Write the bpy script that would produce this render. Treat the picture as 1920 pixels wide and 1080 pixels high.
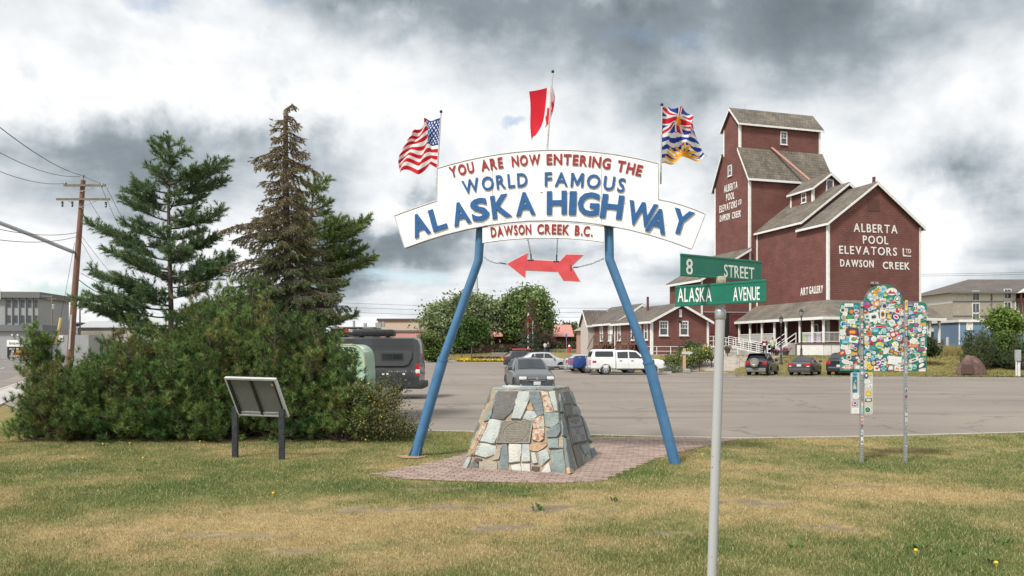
import bpy, bmesh, math, random
import numpy as np
from mathutils import Vector, Matrix
for _o in list(bpy.data.objects):
    bpy.data.objects.remove(_o)
R = math.radians
scene = bpy.context.scene
COL = scene.collection
# ------------------------------------------------------------------ camera
F, CX, HZ, EYE = 1400.0, 960.0, 652.0, 2.1       # focal length (px of the 1920 wide photo), centre, horizon row, eye height
cam = bpy.data.cameras.new('camera')
cam.sensor_width = 36.0
cam.lens = 36.0*F/1920.0
cam.shift_y = (HZ-540.0)/1920.0
cam.clip_end = 4000
camo = bpy.data.objects.new('camera', cam)
camo.location = (0, 0, EYE)
camo.rotation_euler = (R(90), 0, 0)
COL.objects.link(camo)
scene.camera = camo
# ------------------------------------------------------------------ light
SUN_AZ, SUN_EL = R(-140), R(52)       # azimuth from +Y clockwise: behind the camera on the left
sd = bpy.data.lights.new('sun', 'SUN')
sd.energy = 2.4
sd.angle = R(10)
sd.color = (1.0, 0.955, 0.88)
so = bpy.data.objects.new('sun', sd)
sdir = Vector((math.sin(SUN_AZ)*math.cos(SUN_EL), math.cos(SUN_AZ)*math.cos(SUN_EL), math.sin(SUN_EL)))
so.rotation_euler = sdir.to_track_quat('Z', 'Y').to_euler()
so.location = (0, 0, 60)
COL.objects.link(so)
scene.view_settings.view_transform = 'Standard'
scene.view_settings.look = 'None'
scene.view_settings.gamma = 1.0
scene.view_settings.use_curve_mapping = False
scene.view_settings.exposure = 0.98
# ------------------------------------------------------------------ sky: broken cloud over a clear blue sky
world = bpy.data.worlds.new('World')
scene.world = world
world.use_nodes = True
def build_world():
    nt = world.node_tree; N = nt.nodes; L = nt.links
    N.clear()
    def nd(t, **kw):
        n = N.new(t)
        for k, v in kw.items(): setattr(n, k, v)
        return n
    def mth(op, a, b=None, c=None, clamp=False):
        n = nd('ShaderNodeMath', operation=op); n.use_clamp = clamp
        for i, v in enumerate((a, b, c)):
            if v is None: continue
            if isinstance(v, (int, float)): n.inputs[i].default_value = v
            else: L.new(v, n.inputs[i])
        return n.outputs[0]
    tc = nd('ShaderNodeTexCoord')
    D = tc.outputs['Generated']
    sep = nd('ShaderNodeSeparateXYZ'); L.new(D, sep.inputs[0])
    x, y, z = sep.outputs
    # flat cloud deck: divide by height so that clouds crowd together towards the horizon
    zz = mth('ADD', mth('MAXIMUM', z, 0.0), 0.16)
    comb = nd('ShaderNodeCombineXYZ')
    L.new(mth('DIVIDE', x, zz), comb.inputs[0]); L.new(mth('DIVIDE', y, zz), comb.inputs[1])
    comb.inputs[2].default_value = 3.7
    def noise(vec, sc, det, rough, dist=0.0):
        n = nd('ShaderNodeTexNoise'); n.inputs['Scale'].default_value = sc; n.inputs['Detail'].default_value = det
        n.inputs['Roughness'].default_value = rough; n.inputs['Distortion'].default_value = dist
        L.new(vec, n.inputs['Vector']); return n.outputs['Fac']
    n_big = noise(comb.outputs[0], 0.62, 3, 0.5)
    n_mid = noise(comb.outputs[0], 1.5, 7, 0.58, 0.35)
    n_dir = noise(D, 8.0, 10, 0.56, 0.15)
    n_puf = noise(D, 3.2, 8, 0.55, 0.5)
    az = mth('ARCTAN2', x, y); el = mth('ARCSINE', z)
    wob = mth('MULTIPLY', mth('SUBTRACT', n_puf, 0.5), 0.42)
    wob2 = mth('MULTIPLY', mth('SUBTRACT', n_dir, 0.5), 0.16)
    azw = mth('ADD', az, wob); elw = mth('ADD', el, mth('ADD', mth('MULTIPLY', wob, 0.35), mth('MULTIPLY', wob2, 1.6)))
    def lobe(a, e, wa, we):      # a bank of cloud in one direction of the sky
        dx = mth('DIVIDE', mth('SUBTRACT', azw, R(a)), R(wa)); dy = mth('DIVIDE', mth('SUBTRACT', elw, R(e)), R(we))
        r2 = mth('ADD', mth('MULTIPLY', dx, dx), mth('MULTIPLY', dy, dy))
        return mth('POWER', 2.718, mth('MULTIPLY', r2, -1.0))
    dark = None
    for a, e, wa, we, s in ((19, 22.0, 17, 4.2, 0.44), (-4, 25.5, 30, 2.8, 0.40), (-9, 7.4, 7, 2.4, 0.50), (-30, 13.0, 8, 3.6, 0.34), (-17, 15.0, 6, 4.0, 0.34),
                            (-31, 23, 7, 3, 0.2), (25, 6.0, 20, 2.0, 0.10), (9, 5.5, 7, 1.8, 0.15), (-32, 5.5, 9, 1.5, 0.14)):
        v = mth('MULTIPLY', lobe(a, e, wa, we), s)
        dark = v if dark is None else mth('ADD', dark, v)
    light = None
    for a, e, wa, we, s in ((-25, 18.5, 9, 2.2, 0.20), (-6, 14, 7, 4, 0.14), (29, 13, 9, 5, 0.16), (3, 11, 7, 3, 0.12)):
        v = mth('MULTIPLY', lobe(a, e, wa, we), s)
        light = v if light is None else mth('ADD', light, v)
    b = mth('ADD', 0.680, mth('MULTIPLY', mth('SUBTRACT', n_mid, 0.5), 0.80))
    b = mth('ADD', b, mth('MULTIPLY', mth('SUBTRACT', n_dir, 0.5), 0.80))
    b = mth('ADD', b, mth('MULTIPLY', mth('SUBTRACT', noise(D, 5.2, 10, 0.54, 0.0), 0.5), 1.15))
    b = mth('ADD', b, mth('MULTIPLY', mth('SUBTRACT', n_big, 0.5), 0.55))
    b = mth('ADD', mth('SUBTRACT', b, dark), light, clamp=True)
    cr = nd('ShaderNodeValToRGB'); L.new(b, cr.inputs[0])
    e = cr.color_ramp.elements
    e[0].position = 0.0; e[0].color = (0.105, 0.125, 0.142, 1)
    e[1].position = 0.78; e[1].color = (0.600, 0.607, 0.615, 1)
    for p, c in ((0.24, (0.175, 0.205, 0.228)), (0.43, (0.325, 0.358, 0.382)), (0.60, (0.480, 0.497, 0.513))):
        k = e.new(p); k.color = (*c, 1)
    # clear sky seen through the gaps
    sky = nd('ShaderNodeTexSky', sky_type='NISHITA'); sky.sun_disc = False
    sky.sun_elevation = SUN_EL; sky.sun_rotation = SUN_AZ
    skm = nd('ShaderNodeVectorMath', operation='SCALE'); L.new(sky.outputs[0], skm.inputs[0]); skm.inputs['Scale'].default_value = 0.10
    gap = mth('ADD', mth('MULTIPLY', lobe(-0.5, 17.4, 3.0, 1.7), 0.30), mth('MULTIPLY', lobe(-31, 3.2, 6, 1.0), 0.22))
    gap = mth('ADD', gap, mth('MULTIPLY', lobe(21, 16.5, 5, 1.2), 0.10))
    gsum = mth('ADD', mth('ADD', noise(comb.outputs[0], 1.1, 6, 0.55, 0.2), mth('MULTIPLY', mth('SUBTRACT', n_dir, 0.5), 0.35)), gap)
    mr = nd('ShaderNodeMapRange'); mr.inputs['From Min'].default_value = 0.62; mr.inputs['From Max'].default_value = 0.76
    L.new(gsum, mr.inputs['Value'])
    mx = nd('ShaderNodeMix', data_type='RGBA'); L.new(mr.outputs[0], mx.inputs['Factor'])
    L.new(cr.outputs[0], mx.inputs['A']); L.new(skm.outputs[0], mx.inputs['B'])
    bg = nd('ShaderNodeBackground'); L.new(mx.outputs['Result'], bg.inputs['Color']); bg.inputs['Strength'].default_value = 0.86
    out = nd('ShaderNodeOutputWorld'); L.new(bg.outputs[0], out.inputs['Surface'])
build_world()

# ------------------------------------------------------------------ pixel helpers (directions of the photograph turned into places)
def G(px, py, z=0.0):                       # the point of the plane at height z seen at a pixel
    d = F*(EYE-z)/(py-HZ)
    return Vector(((px-CX)/F*d, d, z))
def WX(px, d): return (px-CX)/F*d
def WZ(py, d): return EYE+(HZ-py)/F*d

# ------------------------------------------------------------------ mesh helpers
class MB:
    def __init__(s): s.v = []; s.f = []; s.m = []
    def add(s, vs, fs, mi=0):
        o = len(s.v); s.v += [tuple(p) for p in vs]
        for f in fs: s.f.append(tuple(i+o for i in f)); s.m.append(mi)
        return s
    def box(s, x0, x1, y0, y1, z0, z1, mi=0, M=None):
        vs = [Vector((x, y, z)) for z in (z0, z1) for y in (y0, y1) for x in (x0, x1)]
        if M is not None: vs = [M @ v for v in vs]
        return s.add(vs, [(0, 2, 3, 1), (4, 5, 7, 6), (0, 1, 5, 4), (2, 6, 7, 3), (0, 4, 6, 2), (1, 3, 7, 5)], mi)
    def bev(s, x0, x1, y0, y1, z0, z1, b=0.02, mi=0, M=None):
        # box with chamfered edges
        bm = bmesh.new(); bmesh.ops.create_cube(bm, size=1)
        for v in bm.verts: v.co = Vector(((x0+x1)/2+v.co.x*(x1-x0), (y0+y1)/2+v.co.y*(y1-y0), (z0+z1)/2+v.co.z*(z1-z0)))
        bmesh.ops.bevel(bm, geom=bm.edges[:], offset=b, segments=2, affect='EDGES', profile=0.6)
        bm.verts.index_update()
        vs = [v.co.copy() for v in bm.verts]; fs = [[v.index for v in f.verts] for f in bm.faces]; bm.free()
        if M is not None: vs = [M @ v for v in vs]
        return s.add(vs, fs, mi)
    def tube(s, pts, r, n=8, mi=0, cap=True):
        pts = [Vector(p) for p in pts]
        rs = r if isinstance(r, (list, tuple)) else [r]*len(pts)
        o = len(s.v); up = None
        for i, p in enumerate(pts):
            a = pts[max(i-1, 0)]; b = pts[min(i+1, len(pts)-1)]
            t = (b-a)
            t = t.normalized() if t.length > 1e-9 else Vector((0, 0, 1))
            if up is None:
                up = Vector((0, 0, 1)) if abs(t.z) < .9 else Vector((1, 0, 0))
            e1 = t.cross(up)
            if e1.length < 1e-6: e1 = t.cross(Vector((0, 1, 0.1)))
            e1.normalize(); e2 = t.cross(e1); up = -e2 if False else up
            for k in range(n):
                a_ = 2*math.pi*k/n
                s.v.append(tuple(p+(e1*math.cos(a_)+e2*math.sin(a_))*rs[i]))
        for i in range(len(pts)-1):
            for k in range(n):
                a = o+i*n+k; b = o+i*n+(k+1) % n
                s.f.append((a, b, b+n, a+n)); s.m.append(mi)
        if cap:
            s.f.append(tuple(o+k for k in range(n))[::-1]); s.m.append(mi)
            s.f.append(tuple(o+(len(pts)-1)*n+k for k in range(n))); s.m.append(mi)
        return s
    def prism(s, poly, fn, t0, t1, mi=0):     # polygon (a,b) extruded from t0 to t1; fn(a,b,t)->point
        n = len(poly)
        vs = [fn(a, b, t0) for a, b in poly]+[fn(a, b, t1) for a, b in poly]
        fs = [tuple(range(n))[::-1], tuple(range(n, 2*n))]+[(i, (i+1) % n, n+(i+1) % n, n+i) for i in range(n)]
        return s.add(vs, fs, mi)
    def lathe(s, prof, n=16, mi=0, M=None):     # profile of (r,z)
        o = len(s.v)
        for r, z in prof:
            for k in range(n):
                a = 2*math.pi*k/n; p = Vector((r*math.cos(a), r*math.sin(a), z))
                s.v.append(tuple(M @ p if M is not None else p))
        for i in range(len(prof)-1):
            for k in range(n):
                a = o+i*n+k; b = o+i*n+(k+1) % n
                s.f.append((a, b, b+n, a+n)); s.m.append(mi)
        s.f.append(tuple(o+k for k in range(n))[::-1]); s.m.append(mi)
        s.f.append(tuple(o+(len(prof)-1)*n+k for k in range(n))); s.m.append(mi)
        return s
    def build(s, name, mats, parent=None, smooth=None, loc=None):
        me = bpy.data.meshes.new(name)
        me.from_pydata(s.v, [], s.f)
        if not isinstance(mats, (list, tuple)): mats = [mats]
        for m in mats: me.materials.append(m)
        if any(s.m): me.polygons.foreach_set('material_index', s.m)
        bm = bmesh.new(); bm.from_mesh(me); bmesh.ops.recalc_face_normals(bm, faces=bm.faces[:]); bm.to_mesh(me); bm.free()
        if smooth:
            me.polygons.foreach_set('use_smooth', [True]*len(me.polygons)); me.set_sharp_from_angle(angle=R(smooth))
        o = bpy.data.objects.new(name, me); COL.objects.link(o)
        if loc is not None: o.location = loc
        if parent is not None: o.parent = parent
        return o
def tag(o, label, cat, group=None):
    o['label'] = label; o['category'] = cat
    if group: o['group'] = group
    return o
def kind(o, k, label=None):
    o['kind'] = k
    if label: o['label'] = label
    return o
def thing(name, label, cat, loc=(0, 0, 0), rz=0.0, group=None):
    o = bpy.data.objects.new(name, None); COL.objects.link(o)
    o.location = loc; o.rotation_euler = (0, 0, rz); o.empty_display_size = 0.2
    return tag(o, label, cat, group)
def kids(o): return [c for c in bpy.data.objects if c.parent == o]
def copy_tree(o, parent=None):
    c = o.copy(); COL.objects.link(c); c.parent = parent
    for ch in kids(o): copy_tree(ch, c)
    return c
def npmesh(name, V, Fc, mats, parent=None, col=None, smooth=False):   # numpy triangles or quads
    me = bpy.data.meshes.new(name)
    k = Fc.shape[1]
    me.vertices.add(len(V)); me.vertices.foreach_set('co', V.astype(np.float32).ravel())
    me.loops.add(Fc.size); me.loops.foreach_set('vertex_index', Fc.astype(np.int32).ravel())
    me.polygons.add(len(Fc)); me.polygons.foreach_set('loop_start', np.arange(0, Fc.size, k, dtype=np.int32))
    if col is not None:
        a = me.color_attributes.new('Col', 'FLOAT_COLOR', 'POINT')
        c4 = np.ones((len(V), 4), np.float32); c4[:, :3] = col
        a.data.foreach_set('color', c4.ravel())
    me.update(calc_edges=True); me.validate()
    if smooth: me.polygons.foreach_set('use_smooth', [True]*len(me.polygons))
    for m in (mats if isinstance(mats, (list, tuple)) else [mats]): me.materials.append(m)
    o = bpy.data.objects.new(name, me); COL.objects.link(o)
    if parent is not None: o.parent = parent
    return o
rngs = np.random.default_rng(7)
_tab = rngs.random((256, 256))
def vnoise(x, y, oct=4, rough=0.55):           # tiling value noise, 0..1
    x = np.asarray(x, float); y = np.asarray(y, float); t = 0; a = 1; s = 0
    for i in range(oct):
        xi = np.floor(x).astype(int); yi = np.floor(y).astype(int); fx = x-xi; fy = y-yi
        fx = fx*fx*(3-2*fx); fy = fy*fy*(3-2*fy)
        g = lambda a_, b_: _tab[a_ & 255, b_ & 255]
        v = (g(xi, yi)*(1-fx)+g(xi+1, yi)*fx)*(1-fy)+(g(xi, yi+1)*(1-fx)+g(xi+1, yi+1)*fx)*fy
        t = t+v*a; s += a; a *= rough; x = x*2.03+17.3; y = y*2.03+9.1
    return t/s

# ------------------------------------------------------------------ materials
MATS = {}
def mat(name, c, c2=None, rough=0.6, scale=8.0, bump=0.0, bscale=None, metal=0.0, spec=None, detail=5, coat=0.0, stretch=None, lo=0.35, hi=0.65):
    if name in MATS: return MATS[name]
    m = bpy.data.materials.new(name); m.use_nodes = True
    nt = m.node_tree; N = nt.nodes; L = nt.links; b = N['Principled BSDF']
    b.inputs['Roughness'].default_value = rough; b.inputs['Metallic'].default_value = metal
    if spec is not None: b.inputs['Specular IOR Level'].default_value = spec
    if coat: b.inputs['Coat Weight'].default_value = coat; b.inputs['Coat Roughness'].default_value = 0.05
    tc = N.new('ShaderNodeTexCoord'); vec = tc.outputs['Object']
    if stretch:
        mp = N.new('ShaderNodeMapping'); mp.inputs['Scale'].default_value = stretch; L.new(vec, mp.inputs[0]); vec = mp.outputs[0]
    if c2 is None: c2 = tuple(min(1, k*1.18) for k in c); c = tuple(k*0.86 for k in c)
    n = N.new('ShaderNodeTexNoise'); n.inputs['Scale'].default_value = scale; n.inputs['Detail'].default_value = detail; n.inputs['Roughness'].default_value = .62
    L.new(vec, n.inputs['Vector'])
    r = N.new('ShaderNodeMapRange'); r.inputs['From Min'].default_value = lo; r.inputs['From Max'].default_value = hi; L.new(n.outputs['Fac'], r.inputs['Value'])
    x = N.new('ShaderNodeMix'); x.data_type = 'RGBA'; x.inputs['A'].default_value = (*c, 1); x.inputs['B'].default_value = (*c2, 1)
    L.new(r.outputs[0], x.inputs['Factor']); L.new(x.outputs['Result'], b.inputs['Base Color'])
    if bump:
        n2 = N.new('ShaderNodeTexNoise'); n2.inputs['Scale'].default_value = bscale or scale*4; n2.inputs['Detail'].default_value = 6; L.new(vec, n2.inputs['Vector'])
        bp = N.new('ShaderNodeBump'); bp.inputs['Strength'].default_value = bump; bp.inputs['Distance'].default_value = 0.02
        L.new(n2.outputs['Fac'], bp.inputs['Height']); L.new(bp.outputs[0], b.inputs['Normal'])
    MATS[name] = m; return m
def brickmat(name, c1, c2, mortar, bw, bh, axes='wall', msize=0.02, rough=0.75, bump=0.5, warp=0.35, off=0.5):
    """rows of boards / shingles; axes: which local axes run along and across the rows"""
    m = bpy.data.materials.new(name); m.use_nodes = True
    nt = m.node_tree; N = nt.nodes; L = nt.links; b = N['Principled BSDF']; b.inputs['Roughness'].default_value = rough
    tc = N.new('ShaderNodeTexCoord'); sp = N.new('ShaderNodeSeparateXYZ'); L.new(tc.outputs['Object'], sp.inputs[0])
    cb = N.new('ShaderNodeCombineXYZ')
    if axes == 'wall':
        ad = N.new('ShaderNodeMath'); L.new(sp.outputs[0], ad.inputs[0]); L.new(sp.outputs[1], ad.inputs[1])
        L.new(ad.outputs[0], cb.inputs[0]); L.new(sp.outputs[2], cb.inputs[1])
    else:
        ix = 'xyz'.index(axes[0]); iy = 'xyz'.index(axes[1]); L.new(sp.outputs[ix], cb.inputs[0]); L.new(sp.outputs[iy], cb.inputs[1])
    br = N.new('ShaderNodeTexBrick'); L.new(cb.outputs[0], br.inputs['Vector'])
    br.inputs['Color1'].default_value = (*c1, 1); br.inputs['Color2'].default_value = (*c2, 1); br.inputs['Mortar'].default_value = (*mortar, 1)
    br.inputs['Scale'].default_value = 1.0; br.inputs['Brick Width'].default_value = bw; br.inputs['Row Height'].default_value = bh
    br.inputs['Mortar Size'].default_value = msize; br.inputs['Mortar Smooth'].default_value = 0.4; br.offset = off
    n = N.new('ShaderNodeTexNoise'); n.inputs['Scale'].default_value = 0.7; n.inputs['Detail'].default_value = 8; L.new(tc.outputs['Object'], n.inputs['Vector'])
    mr = N.new('ShaderNodeMapRange'); mr.inputs['From Min'].default_value = .3; mr.inputs['From Max'].default_value = .7
    mr.inputs['To Min'].default_value = 1-warp; mr.inputs['To Max'].default_value = 1+warp*.6; L.new(n.outputs['Fac'], mr.inputs['Value'])
    vm = N.new('ShaderNodeVectorMath'); vm.operation = 'SCALE'; L.new(br.outputs['Color'], vm.inputs[0]); L.new(mr.outputs[0], vm.inputs['Scale'])
    L.new(vm.outputs[0], b.inputs['Base Color'])
    bp = N.new('ShaderNodeBump'); bp.inputs['Strength'].default_value = bump; bp.inputs['Distance'].default_value = 0.03; bp.invert = True
    L.new(br.outputs['Fac'], bp.inputs['Height']); L.new(bp.outputs[0], b.inputs['Normal'])
    MATS[name] = m; return m
def leafmat(name, rough=0.6, trans=0.25):          # colour comes from the per-leaf attribute
    m = bpy.data.materials.new(name); m.use_nodes = True
    nt = m.node_tree; N = nt.nodes; L = nt.links; b = N['Principled BSDF']; b.inputs['Roughness'].default_value = rough
    a = N.new('ShaderNodeAttribute'); a.attribute_name = 'Col'
    L.new(a.outputs['Color'], b.inputs['Base Color']); b.inputs['Specular IOR Level'].default_value = 0.25
    if trans:
        t = N.new('ShaderNodeBsdfTranslucent'); L.new(a.outputs['Color'], t.inputs['Color'])
        mx = N.new('ShaderNodeMixShader'); mx.inputs[0].default_value = trans
        L.new(b.outputs[0], mx.inputs[1]); L.new(t.outputs[0], mx.inputs[2]); L.new(mx.outputs[0], N['Material Output'].inputs['Surface'])
    MATS[name] = m; return m
def glassmat(name, c=(0.02, 0.025, 0.03), rough=0.05):
    m = bpy.data.materials.new(name); m.use_nodes = True; b = m.node_tree.nodes['Principled BSDF']
    b.inputs['Base Color'].default_value = (*c, 1); b.inputs['Roughness'].default_value = rough; b.inputs['Specular IOR Level'].default_value = 0.8
    MATS[name] = m; return m
LEAF = leafmat('foliage'); NEEDLE = leafmat('needles', 0.55, 0.12); BLADE = leafmat('grass_blade', 0.7, 0.3)
CLOTH = leafmat('flag_cloth', 0.75, 0.35)
GLASS = glassmat('dark_glass'); WINGLASS = glassmat('window_glass', (0.05, 0.06, 0.07), 0.08)
WHITE = mat('white_trim', (0.66, 0.66, 0.64), (0.78, 0.78, 0.76), 0.55, 3.0, 0.1)
BLACK = mat('black_metal', (0.012, 0.013, 0.016), (0.025, 0.026, 0.03), 0.45, 12)
STEEL = mat('galvanized_steel', (0.30, 0.31, 0.32), (0.45, 0.46, 0.47), 0.45, 30, 0.15, metal=0.5)
RUBBER = mat('tyre_rubber', (0.018, 0.018, 0.019), (0.035, 0.034, 0.033), 0.85, 20)
RIM = mat('alloy_rim', (0.42, 0.43, 0.44), (0.55, 0.55, 0.56), 0.3, 9, metal=0.7)
BARK = mat('bark', (0.075, 0.055, 0.042), (0.16, 0.125, 0.10), 0.9, 14, 0.8, 30)
CONCRETE = mat('concrete', (0.30, 0.285, 0.265), (0.42, 0.40, 0.375), 0.85, 2.2, 0.4, 40)
# ================================================================== the ground
XE = [-2500, -60, -30, 3, 6, 8, 12.7, 27, 30, 40, 2500]; YE = [118, 118, 118, 115, 95, 75, 62, 61, 54.5, 52.5, 52.5]
def sstep(t): t = np.clip(t, 0, 1); return t*t*(3-2*t)
def hgt(x, y):
    x = np.asarray(x, float); y = np.asarray(y, float)
    e = np.interp(x, XE, YE)
    r = sstep((y-e)/9.5)*1.36
    r = r*(1-sstep((x-26)/6)*sstep(1-(y-58)/10)*0.75)            # lower at the boulder
    r = r*sstep((x+62)/22)
    return r+sstep((y-300)/500)*4
def H(x, y): return float(hgt(x, y))
def inpoly(x, y, P):
    x = np.asarray(x, float); y = np.asarray(y, float); ins = np.zeros(x.shape, bool); n = len(P)
    for i in range(n):
        x1, y1 = P[i][:2]; x2, y2 = P[(i+1) % n][:2]
        c = ((y1 > y) != (y2 > y)) & (x < (x2-x1)*(y-y1)/((y2-y1) if y2 != y1 else 1e-9)+x1)
        ins ^= c
    return ins
gx = np.concatenate([[-2500, -1200, -600, -400], np.arange(-260, 261, 2.0), [400, 600, 1200, 2500]])
gy = np.concatenate([[-1500, -400, -100], np.arange(-30, 421, 2.0), [500, 650, 800, 1200, 2600]])
GX, GY = np.meshgrid(gx, gy)
nzt = vnoise(GX*.11, GY*.11, 4); nzs = vnoise(GX*.02+40, GY*.02, 3)
gcol = np.stack([0.135+.10*nzt, 0.135+.055*nzt, 0.045+.03*nzt], -1)
dry = sstep((nzs-.42)*6)[..., None]
gcol = gcol*(1-dry)+np.array([.20, .165, .070])*dry
V = np.stack([GX, GY, hgt(GX, GY)-.03], -1).reshape(-1, 3)
nx, ny = len(gx), len(gy)
ii = (np.arange(ny-1)[:, None]*nx+np.arange(nx-1)[None]).ravel()
Fq = np.stack([ii, ii+1, ii+nx+1, ii+nx], 1)
def turfmat():
    m = bpy.data.materials.new('turf'); m.use_nodes = True; nt = m.node_tree; N = nt.nodes; L = nt.links; b = N['Principled BSDF']
    b.inputs['Roughness'].default_value = 0.95; b.inputs['Specular IOR Level'].default_value = 0.1
    a = N.new('ShaderNodeAttribute'); a.attribute_name = 'Col'; tc = N.new('ShaderNodeTexCoord')
    n = N.new('ShaderNodeTexNoise'); n.inputs['Scale'].default_value = 3.0; n.inputs['Detail'].default_value = 10; n.inputs['Roughness'].default_value = .75; L.new(tc.outputs['Object'], n.inputs['Vector'])
    mr = N.new('ShaderNodeMapRange'); mr.inputs['From Min'].default_value = .3; mr.inputs['From Max'].default_value = .7; mr.inputs['To Min'].default_value = .62; mr.inputs['To Max'].default_value = 1.3; L.new(n.outputs['Fac'], mr.inputs['Value'])
    vm = N.new('ShaderNodeVectorMath'); vm.operation = 'SCALE'; L.new(a.outputs['Color'], vm.inputs[0]); L.new(mr.outputs[0], vm.inputs['Scale']); L.new(vm.outputs[0], b.inputs['Base Color'])
    n2 = N.new('ShaderNodeTexNoise'); n2.inputs['Scale'].default_value = 30; n2.inputs['Detail'].default_value = 6; L.new(tc.outputs['Object'], n2.inputs['Vector'])
    bp = N.new('ShaderNodeBump'); bp.inputs['Strength'].default_value = .6; bp.inputs['Distance'].default_value = .03; L.new(n2.outputs['Fac'], bp.inputs['Height']); L.new(bp.outputs[0], b.inputs['Normal'])
    return m
TURF = turfmat()
kind(npmesh('ground', V, Fq, TURF, col=gcol.reshape(-1, 3), smooth=True), 'structure')

# ---- parking lot: worn brown-grey chip seal with tyre marks and cracks
def asphalt(name, c1, c2, c3, sc=1.0):
    m = bpy.data.materials.new(name); m.use_nodes = True; nt = m.node_tree; N = nt.nodes; L = nt.links; b = N['Principled BSDF']
    b.inputs['Roughness'].default_value = 0.9; b.inputs['Specular IOR Level'].default_value = 0.25
    tc = N.new('ShaderNodeTexCoord')
    def noise(s, det, vec=None, rough=.6, dist=0):
        n = N.new('ShaderNodeTexNoise'); n.inputs['Scale'].default_value = s; n.inputs['Detail'].default_value = det; n.inputs['Roughness'].default_value = rough; n.inputs['Distortion'].default_value = dist
        L.new(vec or tc.outputs['Object'], n.inputs['Vector']); return n.outputs['Fac']
    def rng(v, a, bb, lo=0., hi=1.):
        r = N.new('ShaderNodeMapRange'); r.inputs['From Min'].default_value = a; r.inputs['From Max'].default_value = bb; r.inputs['To Min'].default_value = lo; r.inputs['To Max'].default_value = hi; L.new(v, r.inputs['Value']); return r.outputs[0]
    def mix(f, a, bb):
        x = N.new('ShaderNodeMix'); x.data_type = 'RGBA'; L.new(f, x.inputs['Factor'])
        for k, v in (('A', a), ('B', bb)):
            if isinstance(v, tuple): x.inputs[k].default_value = (*v, 1)
            else: L.new(v, x.inputs[k])
        return x.outputs['Result']
    col = mix(rng(noise(.16*sc, 6), .35, .65), c1, c2)
    mp = N.new('ShaderNodeMapping'); mp.inputs['Scale'].default_value = (.06, .55, 1); mp.inputs['Rotation'].default_value = (0, 0, .12); L.new(tc.outputs['Object'], mp.inputs[0])
    col = mix(rng(noise(1.0, 7, mp.outputs[0], .65, .4), .54, .70, 0, .62), col, c3)
    v = N.new('ShaderNodeTexVoronoi'); v.feature = 'DISTANCE_TO_EDGE'; v.inputs['Scale'].default_value = .17
    wv = N.new('ShaderNodeVectorMath'); wv.operation = 'MULTIPLY_ADD'; n3 = N.new('ShaderNodeTexNoise'); n3.inputs['Scale'].default_value = .8; n3.inputs['Detail'].default_value = 6
    L.new(tc.outputs['Object'], n3.inputs['Vector']); L.new(n3.outputs['Color'], wv.inputs[0]); wv.inputs[1].default_value = (2.2, 2.2, 0); L.new(tc.outputs['Object'], wv.inputs[2]); L.new(wv.outputs[0], v.inputs['Vector'])
    col = mix(rng(v.outputs['Distance'], .002, .010, .55, 0), col, c3)
    g = noise(55, 4, rough=.8); sc_ = N.new('ShaderNodeVectorMath'); sc_.operation = 'SCALE'; L.new(col, sc_.inputs[0]); L.new(rng(g, .3, .7, .72, 1.28), sc_.inputs['Scale'])
    L.new(sc_.outputs[0], b.inputs['Base Color'])
    bp = N.new('ShaderNodeBump'); bp.inputs['Strength'].default_value = .5; bp.inputs['Distance'].default_value = .012; L.new(g, bp.inputs['Height']); L.new(bp.outputs[0], b.inputs['Normal'])
    return m
LOTM = asphalt('chip_seal', (.228, .198, .170), (.182, .158, .138), (.088, .078, .071))
ROADM = asphalt('road_asphalt', (.19, .172, .16), (.15, .138, .13), (.08, .075, .072), 1.6)
near_edge = [(-16, 24.5), (-9, 20.6), (-3.07, 19.1), (-.9, 18.6), (1.6, 17.95), (5.3, 17.25), (8.4, 17.6), (12.8, 18.5), (20, 19.5), (60, 24)]
far_edge = [(x, y) for x, y in zip(XE, YE) if -61 < x < 60][::-1]
lotP = near_edge+[(60, 52)]+[p for p in far_edge if p[0] < 60]+[(-62, 100), (-45, 70), (-26, 36)]
def sheet(name, P, z, m):
    bm = bmesh.new(); vs = [bm.verts.new((p[0], p[1], z)) for p in P]; f = bm.faces.new(vs)
    bmesh.ops.triangulate(bm, faces=[f]); bmesh.ops.recalc_face_normals(bm, faces=bm.faces[:])
    me = bpy.data.meshes.new(name); bm.to_mesh(me); bm.free(); me.materials.append(m)
    if len(me.polygons) and me.polygons[0].normal.z < 0: me.flip_normals()
    o = bpy.data.objects.new(name, me); COL.objects.link(o); return kind(o, 'structure')
sheet('parking_lot', lotP, 0.0, LOTM)
def strip(name, pts, w0, w1, z0, z1, m):          # a raised band along a line (kerb); w0,w1 offsets to the left of the line
    mb = MB(); n = len(pts); P = [Vector((p[0], p[1], 0)) for p in pts]; A = []
    for i in range(n):
        t = (P[min(i+1, n-1)]-P[max(i-1, 0)]).normalized(); nn = Vector((-t.y, t.x, 0))
        A.append((P[i]+nn*w0, P[i]+nn*w1))
    vs = []
    for a, b in A: vs += [(a.x, a.y, z0), (b.x, b.y, z0), (b.x, b.y, z1), (a.x, a.y, z1)]
    fs = [(0, 1, 2, 3), (4*n-4, 4*n-1, 4*n-2, 4*n-3)]
    for i in range(n-1):
        for k in range(4): fs.append((4*i+k, 4*i+4+k, 4*i+4+(k+1) % 4, 4*i+(k+1) % 4))
    return kind(mb.add(vs, fs).build(name, m), 'structure')
strip('lawn_edging', near_edge, -.05, .08, -.05, .018, CONCRETE)
strip('kerb', [p for p in far_edge if -61 < p[0] <= 8][::-1], 0, .18, -.05, .13, CONCRETE)
strip('kerb', [(8, 75), (12.7, 62), (13.2, 61.8)], 0, .2, -.05, .13, CONCRETE)
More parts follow.
